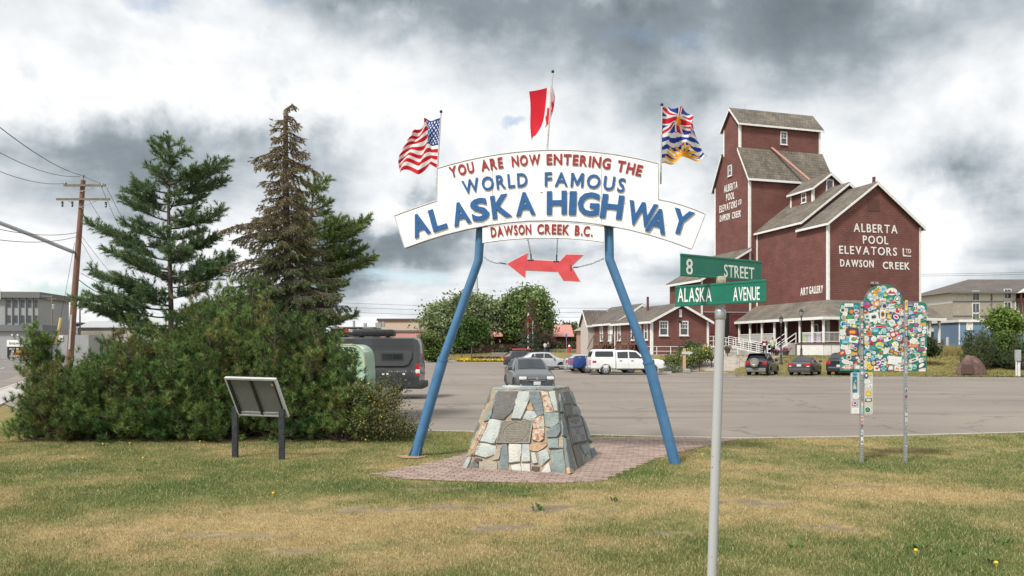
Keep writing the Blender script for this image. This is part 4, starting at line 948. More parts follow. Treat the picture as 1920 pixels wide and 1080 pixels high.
# the large ones, as they sit on the board
for x, y, w, h, k, ci, cj, ck, rot in ((672, 160, 125, 85, 'c', 0, 6, 17, 0), (577, 132, 80, 80, 'c', 14, 13, 7, 0), (507, 165, 85, 85, 'i', 8, 4, 12, -.3), (735, 242, 70, 70, 'c', 3, 4, 3, 0), (428, 200, 75, 80, 'i', 12, 7, 2, 0), (440, 240, 85, 60, 'h', 13, 7, 3, 0), (392, 315, 80, 80, 'c', 10, 6, 7, 0), (502, 295, 75, 70, 'r', 12, 3, 12, -.1),
        (592, 322, 68, 68, 'c', 14, 5, 4, 0), (600, 197, 70, 50, 'i', 9, 11, 9, 0), (680, 345, 85, 95, 'r', 2, 15, 3, -.15), (745, 370, 95, 100, 'c', 17, 6, 0, 0), (720, 445, 95, 70, 'r', 5, 3, 6, .5), (470, 445, 110, 100, 'r', 3, 2, 4, -.2), (395, 440, 65, 65, 'c', 0, 13, 9, 0), (570, 415, 65, 100, 'r', 0, 12, 4, 0), (672, 510, 75, 75, 'c', 0, 1, 13, 0), (762, 512, 60, 75, 'c', 14, 2, 1, 0),
        (570, 490, 110, 70, 'i', 3, 4, 4, .2), (548, 550, 150, 30, 'r', 0, 6, 6, -.05), (490, 592, 75, 65, 'i', 7, 13, 7, 0), (415, 630, 65, 60, 'r', 12, 6, 12, .1), (590, 605, 80, 60, 'h', 2, 7, 13, 0), (560, 670, 105, 35, 'r', 0, 12, 12, 0), (385, 688, 65, 65, 'c', 1, 2, 13, 0), (470, 693, 65, 65, 'c', 3, 2, 1, 0), (432, 713, 56, 56, 'c', 16, 16, 10, 0), (648, 687, 68, 68, 'c', 4, 3, 4, 0), (700, 690, 36, 40, 'c', 11, 8, 12, 0), (755, 683, 70, 70, 'c', 2, 10, 3, 0),
        (540, 705, 75, 40, 'r', 10, 6, 17, 0), (535, 765, 95, 75, 'c', 11, 7, 9, 0), (712, 757, 75, 75, 'c', 3, 11, 9, 0), (770, 810, 60, 58, 'c', 8, 4, 12, 0), (672, 828, 58, 58, 'i', 4, 12, 12, .5), (622, 810, 65, 65, 'c', 2, 1, 14, 0), (395, 778, 52, 52, 'c', 0, 17, 6, 0), (520, 963, 88, 62, 'c', 10, 3, 10, -.4), (430, 1010, 78, 78, 'c', 12, 11, 8, 0), (505, 1025, 70, 55, 'r', 3, 17, 6, 0), (580, 1020, 85, 60, 'h', 3, 15, 7, 0), (660, 1018, 80, 70, 'r', 4, 14, 3, 0), (735, 1020, 70, 60, 'r', 0, 12, 9, 0), (705, 935, 150, 95, 'r', 3, 3, 2, .12),
        (540, 890, 65, 60, 'h', 3, 4, 1, 0), (460, 915, 55, 70, 'h', 13, 7, 2, 0), (395, 970, 80, 80, 'r', 1, 11, 13, 0), (120, 370, 60, 60, 'c', 3, 9, 4, 0), (160, 372, 45, 60, 'c', 17, 10, 3, 0), (218, 385, 70, 70, 'i', 4, 12, 12, 0), (198, 443, 75, 50, 'i', 9, 9, 9, 0), (128, 450, 55, 55, 'c', 14, 6, 4, 0), (275, 440, 48, 50, 'c', 3, 6, 17, 0), (192, 312, 100, 36, 'r', 3, 0, 2, 0), (270, 335, 55, 50, 'c', 7, 15, 5, 0), (130, 525, 78, 80, 'c', 13, 5, 7, 0), (218, 510, 88, 85, 'r', 3, 13, 7, 0), (230, 615, 140, 90, 'r', 4, 6, 8, 0), (120, 618, 60, 62, 'r', 3, 2, 1, 0),
        (245, 695, 100, 80, 'r', 3, 9, 12, .15), (150, 720, 85, 50, 'r', 7, 13, 9, -.1), (262, 805, 55, 55, 'c', 4, 14, 6, 0), (180, 840, 80, 60, 'i', 3, 2, 1, 0), (120, 900, 45, 60, 'h', 5, 17, 6, 0), (155, 950, 95, 55, 'c', 3, 17, 1, .3), (130, 1012, 55, 50, 'c', 12, 5, 3, 0), (225, 1010, 50, 50, 'c', 6, 7, 3, 0), (168, 1012, 55, 45, 'r', 3, 12, 17, 0), (290, 1010, 80, 50, 'r', 13, 3, 0, 0),
        (880, 305, 85, 42, 'r', 5, 6, 3, 0), (945, 310, 45, 40, 'r', 3, 4, 4, 0), (940, 375, 70, 62, 'r', 6, 6, 17, -.3), (1012, 345, 62, 60, 'c', 3, 7, 9, 0), (995, 445, 112, 112, 'c', 9, 15, 1, 0), (880, 395, 80, 60, 'r', 7, 2, 13, 0), (888, 495, 80, 42, 'r', 3, 8, 6, 0), (965, 490, 60, 70, 'r', 2, 14, 1, 0), (1018, 530, 78, 38, 'r', 8, 12, 8, 0), (985, 588, 50, 52, 'c', 3, 2, 2, 0), (1035, 612, 48, 50, 'c', 3, 0, 7, 0), (910, 650, 70, 65, 'h', 11, 9, 3, 0), (920, 715, 100, 70, 'i', 3, 1, 2, 0), (925, 770, 90, 38, 'r', 12, 14, 12, 0), (860, 745, 42, 65, 'r', 3, 6, 6, 0), (862, 840, 65, 62, 'c', 3, 2, 4, 0),
        (1000, 650, 95, 36, 'r', 15, 17, 6, -.1), (1020, 745, 45, 75, 'r', 3, 5, 2, 0), (1005, 990, 115, 62, 'c', 4, 3, 3, -.55), (920, 930, 110, 40, 'r', 1, 2, 4, -.35), (1005, 935, 62, 62, 'c', 3, 2, 7, 0), (925, 1005, 62, 55, 'c', 13, 9, 2, 0), (870, 1010, 60, 75, 'r', 2, 9, 3, 0), (1015, 1040, 80, 40, 'r', 17, 3, 17, 0)):
    px, py = S6(x, y); sticker(px, py, w/6, h/6, k, ci, cj, ck, rot); placed.append((px, py, max(w, h)/12))
pts = np.array(placed)
cnt = 0
for k in range(3000):
    px, py = rk.uniform(1579, 1735), rk.uniform(538, 693)
    r_ = rk.uniform(2.8, 5.8)
    if not bool(inpoly(np.array([px]), np.array([py]), inset(out_px, -r_*.9) if False else out_px)[0]): continue
    if py < 572 and math.hypot(px-1657, (py-566)*1.05) > 35-r_: continue
    if py < 575 and not 1622 < px < 1692: continue
    if any(math.hypot(px-a, py-b) < (r_+c)*.66 for a, b, c in placed): continue
    k2 = rk.choice('ccccrrrhi'); placed.append((px, py, r_)); cnt += 1
    sticker(px, py, 2*r_*rk.uniform(.85, 1.3), 2*r_*rk.uniform(.75, 1.05), k2, rk.choice((0, 1, 2, 3, 3, 3, 4, 5, 6, 7, 8, 9, 13, 14, 17)), rot=rk.uniform(-.4, .4))
    if cnt > 200: break
for px in (1614, 1696.5):
    po = [c for c in kids(board_o) if c.name.startswith('post') and abs(c.data.vertices[0].co.x-SBP(px, 800)[0]) < .06][0]
    for k in range(26):
        py = rk.uniform(570, 700) if k < 17 else rk.uniform(700, 860)
        w_ = rk.uniform(4.0, 4.8); sticker(px, py, w_, rk.choice((4.2, 4.5, 8, 14)), rk.choice('crr'), rk.choice((0, 1, 3, 3, 4, 5, 6, 7, 11, 14)), parent=po, y=-.0468)
for x, y, w, h, k, ci, cj in ((244, 62, 55, 50, 'c', 7, 15), (242, 175, 50, 165, 'r', 15, 14), (402, 62, 38, 38, 'c', 11, 8), (365, 80, 45, 60, 'i', 5, 4), (375, 145, 70, 45, 'i', 3, 2), (375, 195, 40, 40, 'c', 1, 2), (408, 200, 45, 60, 'h', 3, 6), (388, 268, 62, 62, 'c', 8, 11), (390, 340, 80, 45, 'i', 4, 1), (380, 445, 72, 72, 'c', 3, 4), (255, 300, 75, 70, 'c', 3, 2), (245, 375, 60, 55, 'i', 6, 3), (250, 455, 80, 62, 'r', 3, 17)):
    sticker(1560+x/5.68, 690+y/5.68, w/5.68, h/5.68, k, ci, cj, parent=small)
word(panel, SBP, 'YETI', 1683, 1691, lambda px: 681+.2*(px-1683), 3.2, STK[4], -.0105, .01, .001)

# ================================================================== tilted information panel seen from behind
ip = G(485, 860); info = thing('information_panel', 'tilted interpretive panel on two black posts, seen from behind before the pines', 'sign', (ip.x, ip.y, 0))
def at(px, py, d): return Vector((WX(px, d), d, WZ(py, d)))
BLc, BRc, TLc, TRc = at(447.5, 778, 14.28), at(541.5, 781.5, 14.12), at(421, 707.5, 13.93), at(518.5, 710.5, 13.78)
ex_ = (BRc-BLc); ey_ = (TLc-BLc); nz_ = ex_.cross(ey_).normalized()
if nz_.y > 0: nz_ = -nz_            # towards the camera side: the back of the panel
io = Vector(info.location)
fi = lambda a, b, t: BLc+ex_*a+ey_*b+nz_*t-io
MB().prism([(0.02, .02), (.98, .02), (.98, .98), (.02, .98)], fi, -.03, -.012).build('back_sheet', mat('panel_back_grey', (.125, .123, .116), (.16, .157, .148), .8, 30), info)
fr = MB()
ALU = mat('aluminium_frame', (.48, .48, .48), (.58, .58, .58), .4, 12, metal=.3)
fr.prism([(0, .955), (1, .955), (1, 1), (0, 1)], fi, -.04, .022).prism([(0, 0), (1, 0), (1, .03), (0, .03)], fi, -.04, .022).prism([(0, .031), (.028, .031), (.028, .954), (0, .954)], fi, -.04, .022).prism([(.965, .031), (1, .031), (1, .954), (.965, .954)], fi, -.04, .022)
fr.build('frame', ALU, info)
for a0 in (.03, .47, .92): MB().prism([(a0, .035), (a0+.045, .035), (a0+.045, .95), (a0, .95)], fi, -.012, .016).build('rib', BLACK, info)
MB().prism([(.08, .04), (.91, .04), (.91, .10), (.08, .10)], fi, -.011, .012).build('rail', STEEL, info)
MB().prism([(.86, .80), (.90, .80), (.90, .86), (.86, .86)], fi, -.0119, -.010).build('maker_label', mat('label_yellow', (.6, .5, .25), (.7, .62, .4), .6), info)
PB = mat('black_post', (.012, .014, .018), (.035, .037, .042), .6, 12, .3)
for px, py, pt_ in ((441, 858, 763), (528.5, 862, 766)):
    g = G(px, py)-io; zt = WZ(pt_, 14.15); MB().bev(g.x-.05, g.x+.05, g.y-.045, g.y+.045, -.1, zt, .008).build('post', PB, info)
# ================================================================== buildings
BANG = math.atan2(.277, .961); BU = Vector((math.cos(BANG), math.sin(BANG), 0)); BV = Vector((-BU.y, BU.x, 0))
BROWN = brickmat('red_siding', (.178, .070, .058), (.152, .058, .048), (.105, .041, .035), .62, .21, 'wall', .020, .8, .5, .22)
SHING_V = brickmat('cedar_roof_v', (.178, .155, .124), (.118, .102, .083), (.060, .052, .044), .42, .34, 'yx', .030, .9, .7, .30)
SHING_U = brickmat('cedar_roof_u', (.178, .155, .124), (.118, .102, .083), (.060, .052, .044), .42, .34, 'xz', .018, .9, .7, .30)
SHING_W = brickmat('porch_shingle', (.18, .157, .13), (.13, .113, .095), (.065, .056, .048), .5, .22, 'wall', .014, .9, .7, .28)
DARKW = mat('dark_interior', (.006, .006, .007), (.012, .012, .013), .9)
BDOOR = mat('red_door', (.105, .028, .025), (.135, .034, .03), .7, 3, .2)
CREAM = mat('window_cream', (.62, .60, .53), (.70, .68, .62), .6)
def window(parent, loc, rz, w, h, frame=WHITE, cols=2, rows=1, fw=.10, pane=WINGLASS, name='window', sill=True):
    """sash window facing local -Y, centred on loc"""
    o = MB()
    o.box(-w/2, -w/2+fw, -.06, .03, -h/2, h/2).box(w/2-fw, w/2, -.06, .03, -h/2, h/2).box(-w/2+fw, w/2-fw, -.06, .03, h/2-fw, h/2).box(-w/2+fw, w/2-fw, -.06, .03, -h/2, -h/2+fw)
    if rows > 0: o.box(-w/2+fw, w/2-fw, -.045, .02, -.03, .03)
    wo = o.build(name, frame, parent); wo.location = loc; wo.rotation_euler = (0, 0, rz)
    MB().box(-w/2+fw*.5, w/2-fw*.5, -.012, -.004, -h/2+fw*.5, h/2-fw*.5).build('pane', pane, wo)
    m = MB(); t = .022
    for k in range(1, cols): x = -w/2+fw+(w-2*fw)*k/cols; m.box(x-t, x+t, -.03, -.011, .03 if rows else -h/2+fw, h/2-fw)
    if rows > 1: m.box(-w/2+fw, w/2-fw, -.0295, -.0115, h/4-t, h/4+t)
    if m.v: m.build('muntin', frame, wo)
    if sill: MB().box(-w/2-.06, w/2+.06, -.12, .0, -h/2-.07, -h/2-.002).build('sill', frame, wo)
    return wo
def gable(parent, u0, u1, v0, v1, z0, ze, zr, along, wall, roof, trim=WHITE, ov=.35, name='wall', th=.16, corners=True, gend=True):
    if along == 'v':
        um = (u0+u1)/2; prof = [(u0, z0), (u1, z0), (u1, ze), (um, zr), (u0, ze)]; fn = lambda a, b, t: (a, t, b); t0, t1 = v0, v1; half = (u1-u0)/2; lo, hi, mid = u0, u1, um
    else:
        vm = (v0+v1)/2; prof = [(v0, z0), (v1, z0), (v1, ze), (vm, zr), (v0, ze)]; fn = lambda a, b, t: (t, a, b); t0, t1 = u0, u1; half = (v1-v0)/2; lo, hi, mid = v0, v1, vm
    w = MB().prism(prof, fn, t0, t1).build(name, wall, parent)
    sl = (zr-ze)/half; e = ov
    ro = []
    for sg, edge in ((-1, lo), (1, hi)):
        r = MB(); a0 = edge+sg*e; b0 = ze-sl*e
        q = [(a0, b0+.02), (mid, zr+.02), (mid, zr+.02+th), (a0, b0+.02+th)]
        r.prism(q, fn, t0-ov, t1+ov); rr = r.build('roof', roof, parent); ro.append(rr)
        # white eave and rake boards
        f = MB(); f.prism([(a0-sg*.002-sg*.0, b0-.12), (a0+sg*.05, b0-.12), (a0+sg*.05, b0+.10), (a0, b0+.10)] if True else [], fn, t0-ov, t1+ov)
        if gend:
            for tt in (t0-ov-.05, t1+ov+.003):
                f.prism([(a0, b0-.16), (mid, zr-.16), (mid, zr+.10), (a0, b0+.10)], fn, tt, tt+.047)
        f.build('fascia', trim, rr)
    if corners:
        for a in (lo, hi):
            for t in (t0, t1):
                s1 = -1 if a == lo else 1; s2 = -1 if t == t0 else 1; c = .22
                cb = MB()
                cb.prism([(a+s1*.025, z0), (a-s1*c, z0), (a-s1*c, ze-.02), (a+s1*.025, ze-.02)], fn, t+s2*.002, t+s2*.027)
                cb.prism([(a+s1*.002, z0), (a+s1*.0245, z0), (a+s1*.0245, ze-.021), (a+s1*.002, ze-.021)], fn, t-s2*c, t+s2*.0015)
                cb.build('corner_board', trim, w)
    return w
A0 = Vector((31.3, 74.0, 0))
elev = thing('grain_elevator', 'tall dark red wooden grain elevator with gabled annex and white lettering', 'building', tuple(A0), BANG)
zb = .6
towr = gable(elev, -.92, 10.2, 11.97, 19.33, zb, 21.8, 21.81, 'u', BROWN, SHING_U, name='tower_wall', ov=.02, corners=True, gend=False)
for c in [k for k in kids(elev) if k.name.startswith('roof')]:
    for q in kids(c): bpy.data.objects.remove(q)
    bpy.data.objects.remove(c)
# sloping shoulders of the tower, then the cupola
v0, v1, va, vb = 11.97, 19.33, 13.93, 17.37
MB().prism([(v0, 21.8), (v1, 21.8), (vb, 25.3), (va, 25.3)], lambda a, b, t: (t, a, b), -.918, 10.198).build('shoulder_wall', BROWN, elev)
cup = gable(elev, -.92, 10.2, va, vb, 25.2, 28.5, 30.45, 'u', BROWN, SHING_U, name='cupola_wall', ov=.30)
for sg, e0, e1 in ((-1, v0, va), (1, v1, vb)):
    sl = (25.3-21.8)/abs(e1-e0); a0 = e0+sg*.3; b0 = 21.8-sl*.3
    rr = MB().prism([(a0, b0+.03), (e1, 25.33), (e1, 25.52), (a0, b0+.22)], lambda a, b, t: (t, a, b), -1.22, 10.5).build('roof', SHING_U, elev)
    f = MB().prism([(a0, b0-.12), (a0+sg*.05, b0-.12), (a0+sg*.05, b0+.14), (a0, b0+.14)], lambda a, b, t: (t, a, b), -1.22, 10.5)
    for tt in (-1.268, 10.503): f.prism([(a0, b0-.2), (e1, 25.1), (e1, 25.42), (a0, b0+.12)], lambda a, b, t: (t, a, b), tt, tt+.045)
    f.build('fascia', WHITE, rr)
# annex: rear block a little taller than the front block
anb = gable(elev, 0, 11.4, 4.0, 12.0, zb, 15.3, 19.5, 'v', BROWN, SHING_V, name='annex_wall', ov=.32, corners=False)
MB().box(-.027, -.002, 11.7, 11.96, zb, 15.25).build('corner_board', WHITE, anb)
anf = gable(elev, .004, 11.396, 0, 4.2, zb, 14.55, 18.7, 'v', BROWN, SHING_V, name='annex_front_wall', ov=.32)
for q in kids(anf):                # the two blocks share one flank: no board between them
    if q.name.startswith('corner_board') and sum(v.co.y for v in q.data.vertices)/len(q.data.vertices) > 2: bpy.data.objects.remove(q)
gable(elev, 3.53, 7.87, 6.75, 10.6, 15.4, 19.6, 21.15, 'v', BROWN, SHING_V, name='dormer_wall', ov=.28, corners=True)
# windows
window(elev, (5.05, va-.02, 27.0), 0, .92, 1.55, rows=2)
window(elev, (5.70, 6.73, 19.95), 0, .95, 1.25, cols=1, rows=0)
window(elev, (3.51, 8.2, 18.72), R(-90), .8, 1.1)
window(elev, (-.94, 15.9, 23.2), R(-90), .8, 1.3, rows=1)
MB().box(4.75, 6.15, -.03, .02, 15.9, 17.1).build('gable_vent', mat('vent_brown', (.075, .03, .025), (.11, .045, .035), .8, 6, stretch=(1, 1, 20)), anf)
MB().tube([(6.6, 1.2, 18.1), (6.6, 1.2, 19.7)], .16, 10).build('flue', BDOOR, elev)
# grain spout from the tower down to the dormer
MB().tube([(3.35, va-.12, 25.7), (6.0, 9.9, 20.9)], .14, 10).build('grain_spout', mat('spout_pink', (.36, .17, .13), (.45, .23, .18), .6), elev)
MB().tube([(.9, 15.6, 30.4), (.9, 15.6, 31.3)], .02, 5).build('mast', STEEL, elev)
# lettering
LW = mat('wall_letter_white', (.68, .68, .66), (.76, .76, .74), .6)
C3 = lambda x, y: (1300+x/2.7, 180+y/2.7)
PF = Plane(A0, BU)
def wfront(text, x0, x1, y0, y1, h, bold=.012):
    a, b = C3(x0, y0); c, d = C3(x1, y1)
    return word(anf, PF, text, a, c, lambda px: b+(d-b)*(px-a)/(c-a), h/2.7, LW, -.004, bold, .03, gap=.16)
wfront('ALBERTA', 811, 1033, 666, 676, 43); wfront('POOL', 858, 986, 727, 731, 42); wfront('ELEVATORS', 738, 1030, 778, 789, 42); wfront('L', 1060, 1076, 791, 791, 40); wfront('TD', 1074, 1101, 785, 786, 22)
wfront('DAWSON', 743, 912, 845, 851, 38, .02); wfront('CREEK', 959, 1095, 857, 862, 38, .02)
u0_, z0_ = PF(*C3(1062, 810)); u1_, _ = PF(*C3(1102, 811)); MB().box(u0_, u1_, -.03, -.004, z0_-.04, z0_+.06).build('underline', LW, anf)
B0 = A0+BU*(-.92)+BV*11.97
PLt = Plane(B0, -BV); PLa = Plane(A0, -BV)
def wleft(parent, pl, u_, vbase, text, x0, x1, y0, y1, h, bold=.012):
    a, b = C3(x0, y0); c, d = C3(x1, y1)
    for o in word(parent, pl, text, a, c, lambda px: b+(d-b)*(px-a)/(c-a), h/2.7, LW, 0, bold, .03, gap=.16):
        o.location = (u_-.004, vbase-o.location.x, o.location.z); o.rotation_euler = (0, 0, R(-90))
for t_ in (('ALBERTA', 156, 224, 473, 449, 36), ('POOL', 167, 208, 515, 502, 36), ('ELEVATORS', 133, 221, 575, 545, 36), ('LTD', 229, 244, 540, 535, 26), ('DAWSON', 135, 185, 622, 609, 34), ('CREEK', 197, 242, 606, 594, 34)): wleft(towr, PLt, -.92, 11.97, *t_)
wleft(anb, PLa, 0, 0, 'ART', 543, 582, 991, 987, 39, .03); wleft(anb, PLa, 0, 0, 'GALLERY', 588, 657, 984, 977, 39, .03)
for x in (5.2, 5.75): MB().bev(x-.14, x+.14, -.25, -.003, 8.5, 8.75, .03).build('floodlight', STEEL, anf)
# drive shed on the tower's left side
MB().prism([(-7.1, zb), (-.93, zb), (-.93, 13.3), (-7.1, 9.8)], lambda a, b, t: (a, t, b), 11.98, 19.3).build('shed_wall', BROWN, elev)
rr = MB().prism([(-7.45, 9.62), (-.93, 13.32), (-.93, 13.5), (-7.45, 9.8)], lambda a, b, t: (a, t, b), 11.6, 19.6).build('roof', SHING_V, elev)
f = MB().prism([(-7.45, 9.44), (-.93, 13.14), (-.93, 13.40), (-7.45, 9.70)], lambda a, b, t: (a, t, b), 11.55, 11.597)
f.prism([(-7.50, 9.44), (-7.452, 9.44), (-7.452, 9.70), (-7.50, 9.70)], lambda a, b, t: (a, t, b), 11.6, 19.6); f.build('fascia', WHITE, rr)
MB().box(-7.13, -6.9, 11.95, 11.978, zb, 9.75).build('corner_board', WHITE, elev)
for a, b in ((-6.6, -4.3), (-3.55, -1.2)):
    d_ = MB().box(a, b, 11.90, 11.975, 1.4, 6.0).build('sliding_door', BDOOR, elev)
    q = MB()
    for (x0, x1, z0_, z1_) in ((a+.02, b-.02, 5.7, 5.95), (a+.02, b-.02, 1.45, 1.75), (a+.02, b-.02, 3.6, 3.85), (a+.02, a+.25, 1.76, 5.69), (b-.25, b-.02, 1.76, 5.69)): q.box(x0, x1, 11.865, 11.899, z0_, z1_)
    q.build('door_rail', BDOOR, d_)
MB().box(-4.3, -3.55, 11.93, 11.972, 1.4, 6.0).build('door_gap', DARKW, elev)
MB().box(-6.8, -.95, 11.86, 11.96, 6.05, 6.18).build('door_track', STEEL, elev)
# porch round the annex
ze, zw, zf, zg = 4.95, 6.75, 2.6, .9
pu, pv = -2.6, -2.6
MB().add([(pu-.25, pv-.25, ze), (0, 0, zw), (-.0, 12, zw), (pu-.25, 12, ze), (pu-.25, pv-.25, ze+.12), (0, 0, zw+.12), (0, 12, zw+.12), (pu-.25, 12, ze+.12)], [(0, 1, 2, 3), (7, 6, 5, 4), (0, 3, 7, 4), (0, 4, 5, 1), (2, 6, 7, 3), (1, 5, 6, 2)]).build('porch_roof', SHING_W, elev)
MB().add([(pu-.25, pv-.25, ze), (0, 0, zw), (11.6, 0, zw), (11.6, pv-.25, ze), (pu-.25, pv-.25, ze+.121), (0, 0, zw+.121), (11.6, 0, zw+.121), (11.6, pv-.25, ze+.121)], [(3, 2, 1, 0), (4, 5, 6, 7), (4, 7, 3, 0), (1, 5, 4, 0), (3, 7, 6, 2), (2, 6, 5, 1)]).build('porch_roof', SHING_W, elev)
MB().box(pu-.33, pu-.252, pv-.33, 12.05, ze-.17, ze+.10).box(pu-.25, 11.65, pv-.33, pv-.252, ze-.17, ze+.10).build('gutter', WHITE, elev)
MB().box(pu, -.01, pv, 12, zf-.18, zf).box(.0, 11.4, pv, -.01, zf-.18, zf).build('porch_floor', mat('porch_wood', (.12, .065, .05), (.17, .10, .08), .8, 4), elev)
MB().box(pu+.05, pu+.09, pv+.1, 1.4, zg, zf-.19).box(pu+.1, 11.35, pv+.05, pv+.09, zg, zf-.19).build('porch_skirt', WHITE, elev)
for k in range(8):
    MB().box(pu+.9+1.5*k, pu+.94+1.5*k, pv+.035, pv+.049, zg, zf-.2).build('skirt_batten', mat('skirt_joint', (.35, .35, .34), None, .7), elev)
posts = [(pu+.12, v) for v in (11.6, 9.5, 7.3, 5.1, 3.2, 1.0, -.9)]+[(pu+.12, pv+.12)]+[(u, pv+.12) for u in (-.6, 1.4, 3.4, 5.6, 7.8, 10.0, 11.2)]
for u_, v_ in posts: MB().bev(u_-.09, u_+.09, v_-.09, v_+.09, zf+.002, ze-.02, .015).box(u_-.13, u_+.13, v_-.13, v_+.13, ze-.3, ze-.19).build('porch_post', WHITE, elev)
MESH_ = mat('rail_mesh_grey', (.34, .34, .33), (.40, .40, .39), .8)
def railing(a, b, z, infill='bar', parent=elev, h=1.0, mt=WHITE):
    a = Vector(a); b = Vector(b); d = (b-a); L_ = d.length; d.normalize(); n = Vector((-d.y, d.x, 0))*.03
    def bar(p, q, hh):
        m_ = MB(); vs = []
        for r_ in (p, q):
            for s1, s2 in ((-1, 0), (1, 0), (1, 1), (-1, 1)): vs.append(r_+n*s1+Vector((0, 0, hh*s2)))
        return m_.add(vs, [(0, 1, 2, 3), (4, 7, 6, 5), (0, 4, 5, 1), (1, 5, 6, 2), (2, 6, 7, 3), (3, 7, 4, 0)])
    Z = Vector((0, 0, 1)); o = bar(a+Z*(z+h-.06), b+Z*(z+h-.06), .07).build('handrail', mt, parent)
    bar(a+Z*(z+.08), b+Z*(z+.08), .06).build('bottom_rail', mt, o)
    if infill == 'mesh': MB().add([a+Z*(z+.15), b+Z*(z+.15), b+Z*(z+h-.07), a+Z*(z+h-.07)], [(0, 1, 2, 3)]).build('infill', MESH_, o)
    elif infill == 'bar':
        m_ = MB(); k = int(L_/.14)
        for i in range(1, k): p = a+d*(L_*i/k); m_.tube([p+Z*(z+.14), p+Z*(z+h-.05)], .014, 4, cap=False)
        if m_.v: kind(m_.build('balusters', mt, o), 'stuff')
    return o
L3 = lambda u, v: Vector((u, v, 0))
for a, b in ((11.6, 9.5), (9.5, 7.3), (7.3, 5.1)): railing(L3(pu+.12, a-.1), L3(pu+.12, b+.1), zf, 'mesh')
for a, b in ((1.0, -.9), (-.9, pv+.12)): railing(L3(pu+.12, a-.1), L3(pu+.12, b+.1), zf)
for a, b in ((pu+.12, -.6), (-.6, 1.4), (1.4, 3.4), (3.4, 5.6), (5.6, 7.8), (7.8, 10)): railing(L3(a+.1, pv+.12), L3(b-.1, pv+.12), zf)
# boards leaning behind the railing, lilac and green
for v_, c in ((-.2, (.42, .36, .5)), (.5, (.30, .42, .20)), (-1.5, (.40, .33, .48))): MB().box(pu+.3, pu+.34, v_-.3, v_+.3, zf+.01, zf+.95).build('leaning_panel', mat('panel_%d' % int(c[0]*100), c, None, .7), elev)
window(elev, (-.02, 1.9, 3.75), R(-90), 1.1, 1.5, cols=2, rows=0)
MB().box(2.6, 3.6, -.06, .0, zf+.01, zf+2.15).build('door', BDOOR, elev); MB().box(2.45, 2.6, -.08, .0, zf, zf+2.3).box(3.6, 3.75, -.08, .0, zf, zf+2.3).box(2.6, 3.6, -.08, 0, zf+2.16, zf+2.3).build('door_frame', WHITE, elev)
# steps up to the porch
stp = MB(); n_ = 7
for k in range(n_): stp.box(pu-.30*(n_-k), pu-.30*(n_-k-1)-.01, 1.5, 3.1, zg+.2, 1.32+(zf-1.32)*(k+1)/n_-.02)
stp.build('steps', CONCRETE, elev)
for v_ in (1.45, 3.15):
    s_ = MB(); 
    for k in (0, .5, 1): u_ = pu-.30*n_*(1-k); z_ = 1.32+(zf-1.32)*k; s_.tube([(u_, v_, z_-.1), (u_, v_, z_+1.0)], .04, 6)
    for hh in (.5, .98): s_.tube([(pu-.3*n_, v_, 1.32+hh), (pu, v_, zf+hh)], .035, 6)
    s_.build('stair_rail', WHITE, elev)
# wheelchair ramp with white rails
rm = MB().add([(-6.3, 1.2, .9), (-5.0, 1.2, .9), (-5.0, 1.2, 1.32), (-6.3, 1.2, 1.32), (-6.3, 9.8, .9), (-5.0, 9.8, .9), (-5.0, 9.8, 2.35), (-6.3, 9.8, 2.35)], [(0, 1, 2, 3), (7, 6, 5, 4), (3, 2, 6, 7), (0, 4, 5, 1), (1, 5, 6, 2), (0, 3, 7, 4)]).box(-6.3, -2.65, 9.801, 11.4, .9, 2.35).build('ramp', CONCRETE, elev)
q = MB()
for u_ in (-6.25, -5.05):
    for k in range(7): v_ = 1.3+k*1.4; z_ = 1.32+(v_-1.2)/8.6*1.03; q.tube([(u_, v_, z_-.05), (u_, v_, z_+1.0)], .04, 6)
    for hh in (.12, .55, 1.0): q.tube([(u_, 1.3, 1.33+hh), (u_, 9.75, 2.35+hh)], .035, 6)
q.tube([(-6.25, 9.75, 3.35), (-8.8, 9.75, 3.35)], .035, 6).tube([(-6.25, 9.75, 2.85), (-8.8, 9.75, 2.85)], .035, 6)
for k in range(3): q.tube([(-6.9-k*.9, 9.75, 1.2), (-6.9-k*.9, 9.75, 3.35)], .04, 6)
q.build('ramp_rail', WHITE, elev)

# ================================================================== low red museum house
H0 = Vector((13.98, 75.0, 0)); house = thing('museum_house', 'low dark red gabled house with white trim windows beside the elevator', 'house', tuple(H0), BANG)
ROOFT = brickmat('ribbed_roof', (.135, .115, .095), (.105, .09, .076), (.05, .043, .037), .42, .34, 'yx', .022, .85, .7, .22)
hw = gable(house, 0, 6.5, 0, 9.0, .7, 4.85, 6.5, 'v', BROWN, ROOFT, ov=.38, th=.14)
gable(house, .15, 6.35, 9.02, 17, .7, 5.0, 6.95, 'v', BROWN, ROOFT, ov=.38, th=.14)
gable(house, -.7, 2.0, 15.2, 17.6, .7, 5.0, 6.55, 'u', mat('pale_gable', (.40, .36, .33), (.48, .44, .41), .8), ROOFT, ov=.25, th=.1, name='porch_gable', corners=False)
PH = Plane(H0, BU)
for x in (1244, 1282): u_, z_ = PH(x, 615.5); window(house, (u_, -.015, z_), 0, 1.0, 1.5, cols=3, rows=2, fw=.11)
MB().box(3.1, 3.4, -.08, -.004, 5.2, 6.0).build('gable_post', WHITE, house)
MB().bev(3.1, 3.3, -.3, -.003, 4.65, 4.85, .03).build('wall_lamp', BLACK, house)
MB().tube([(2.2, 5.2, 5.9), (2.2, 5.2, 7.6)], .13, 10).build('flue', BDOOR, house)
for v_ in (1.1, 4.2, 7.7, 10.6, 13.0): window(house, (-.015 if v_ < 9 else .135, v_, 3.75), R(-90), .8, 1.75, cols=1, rows=1, fw=.12)
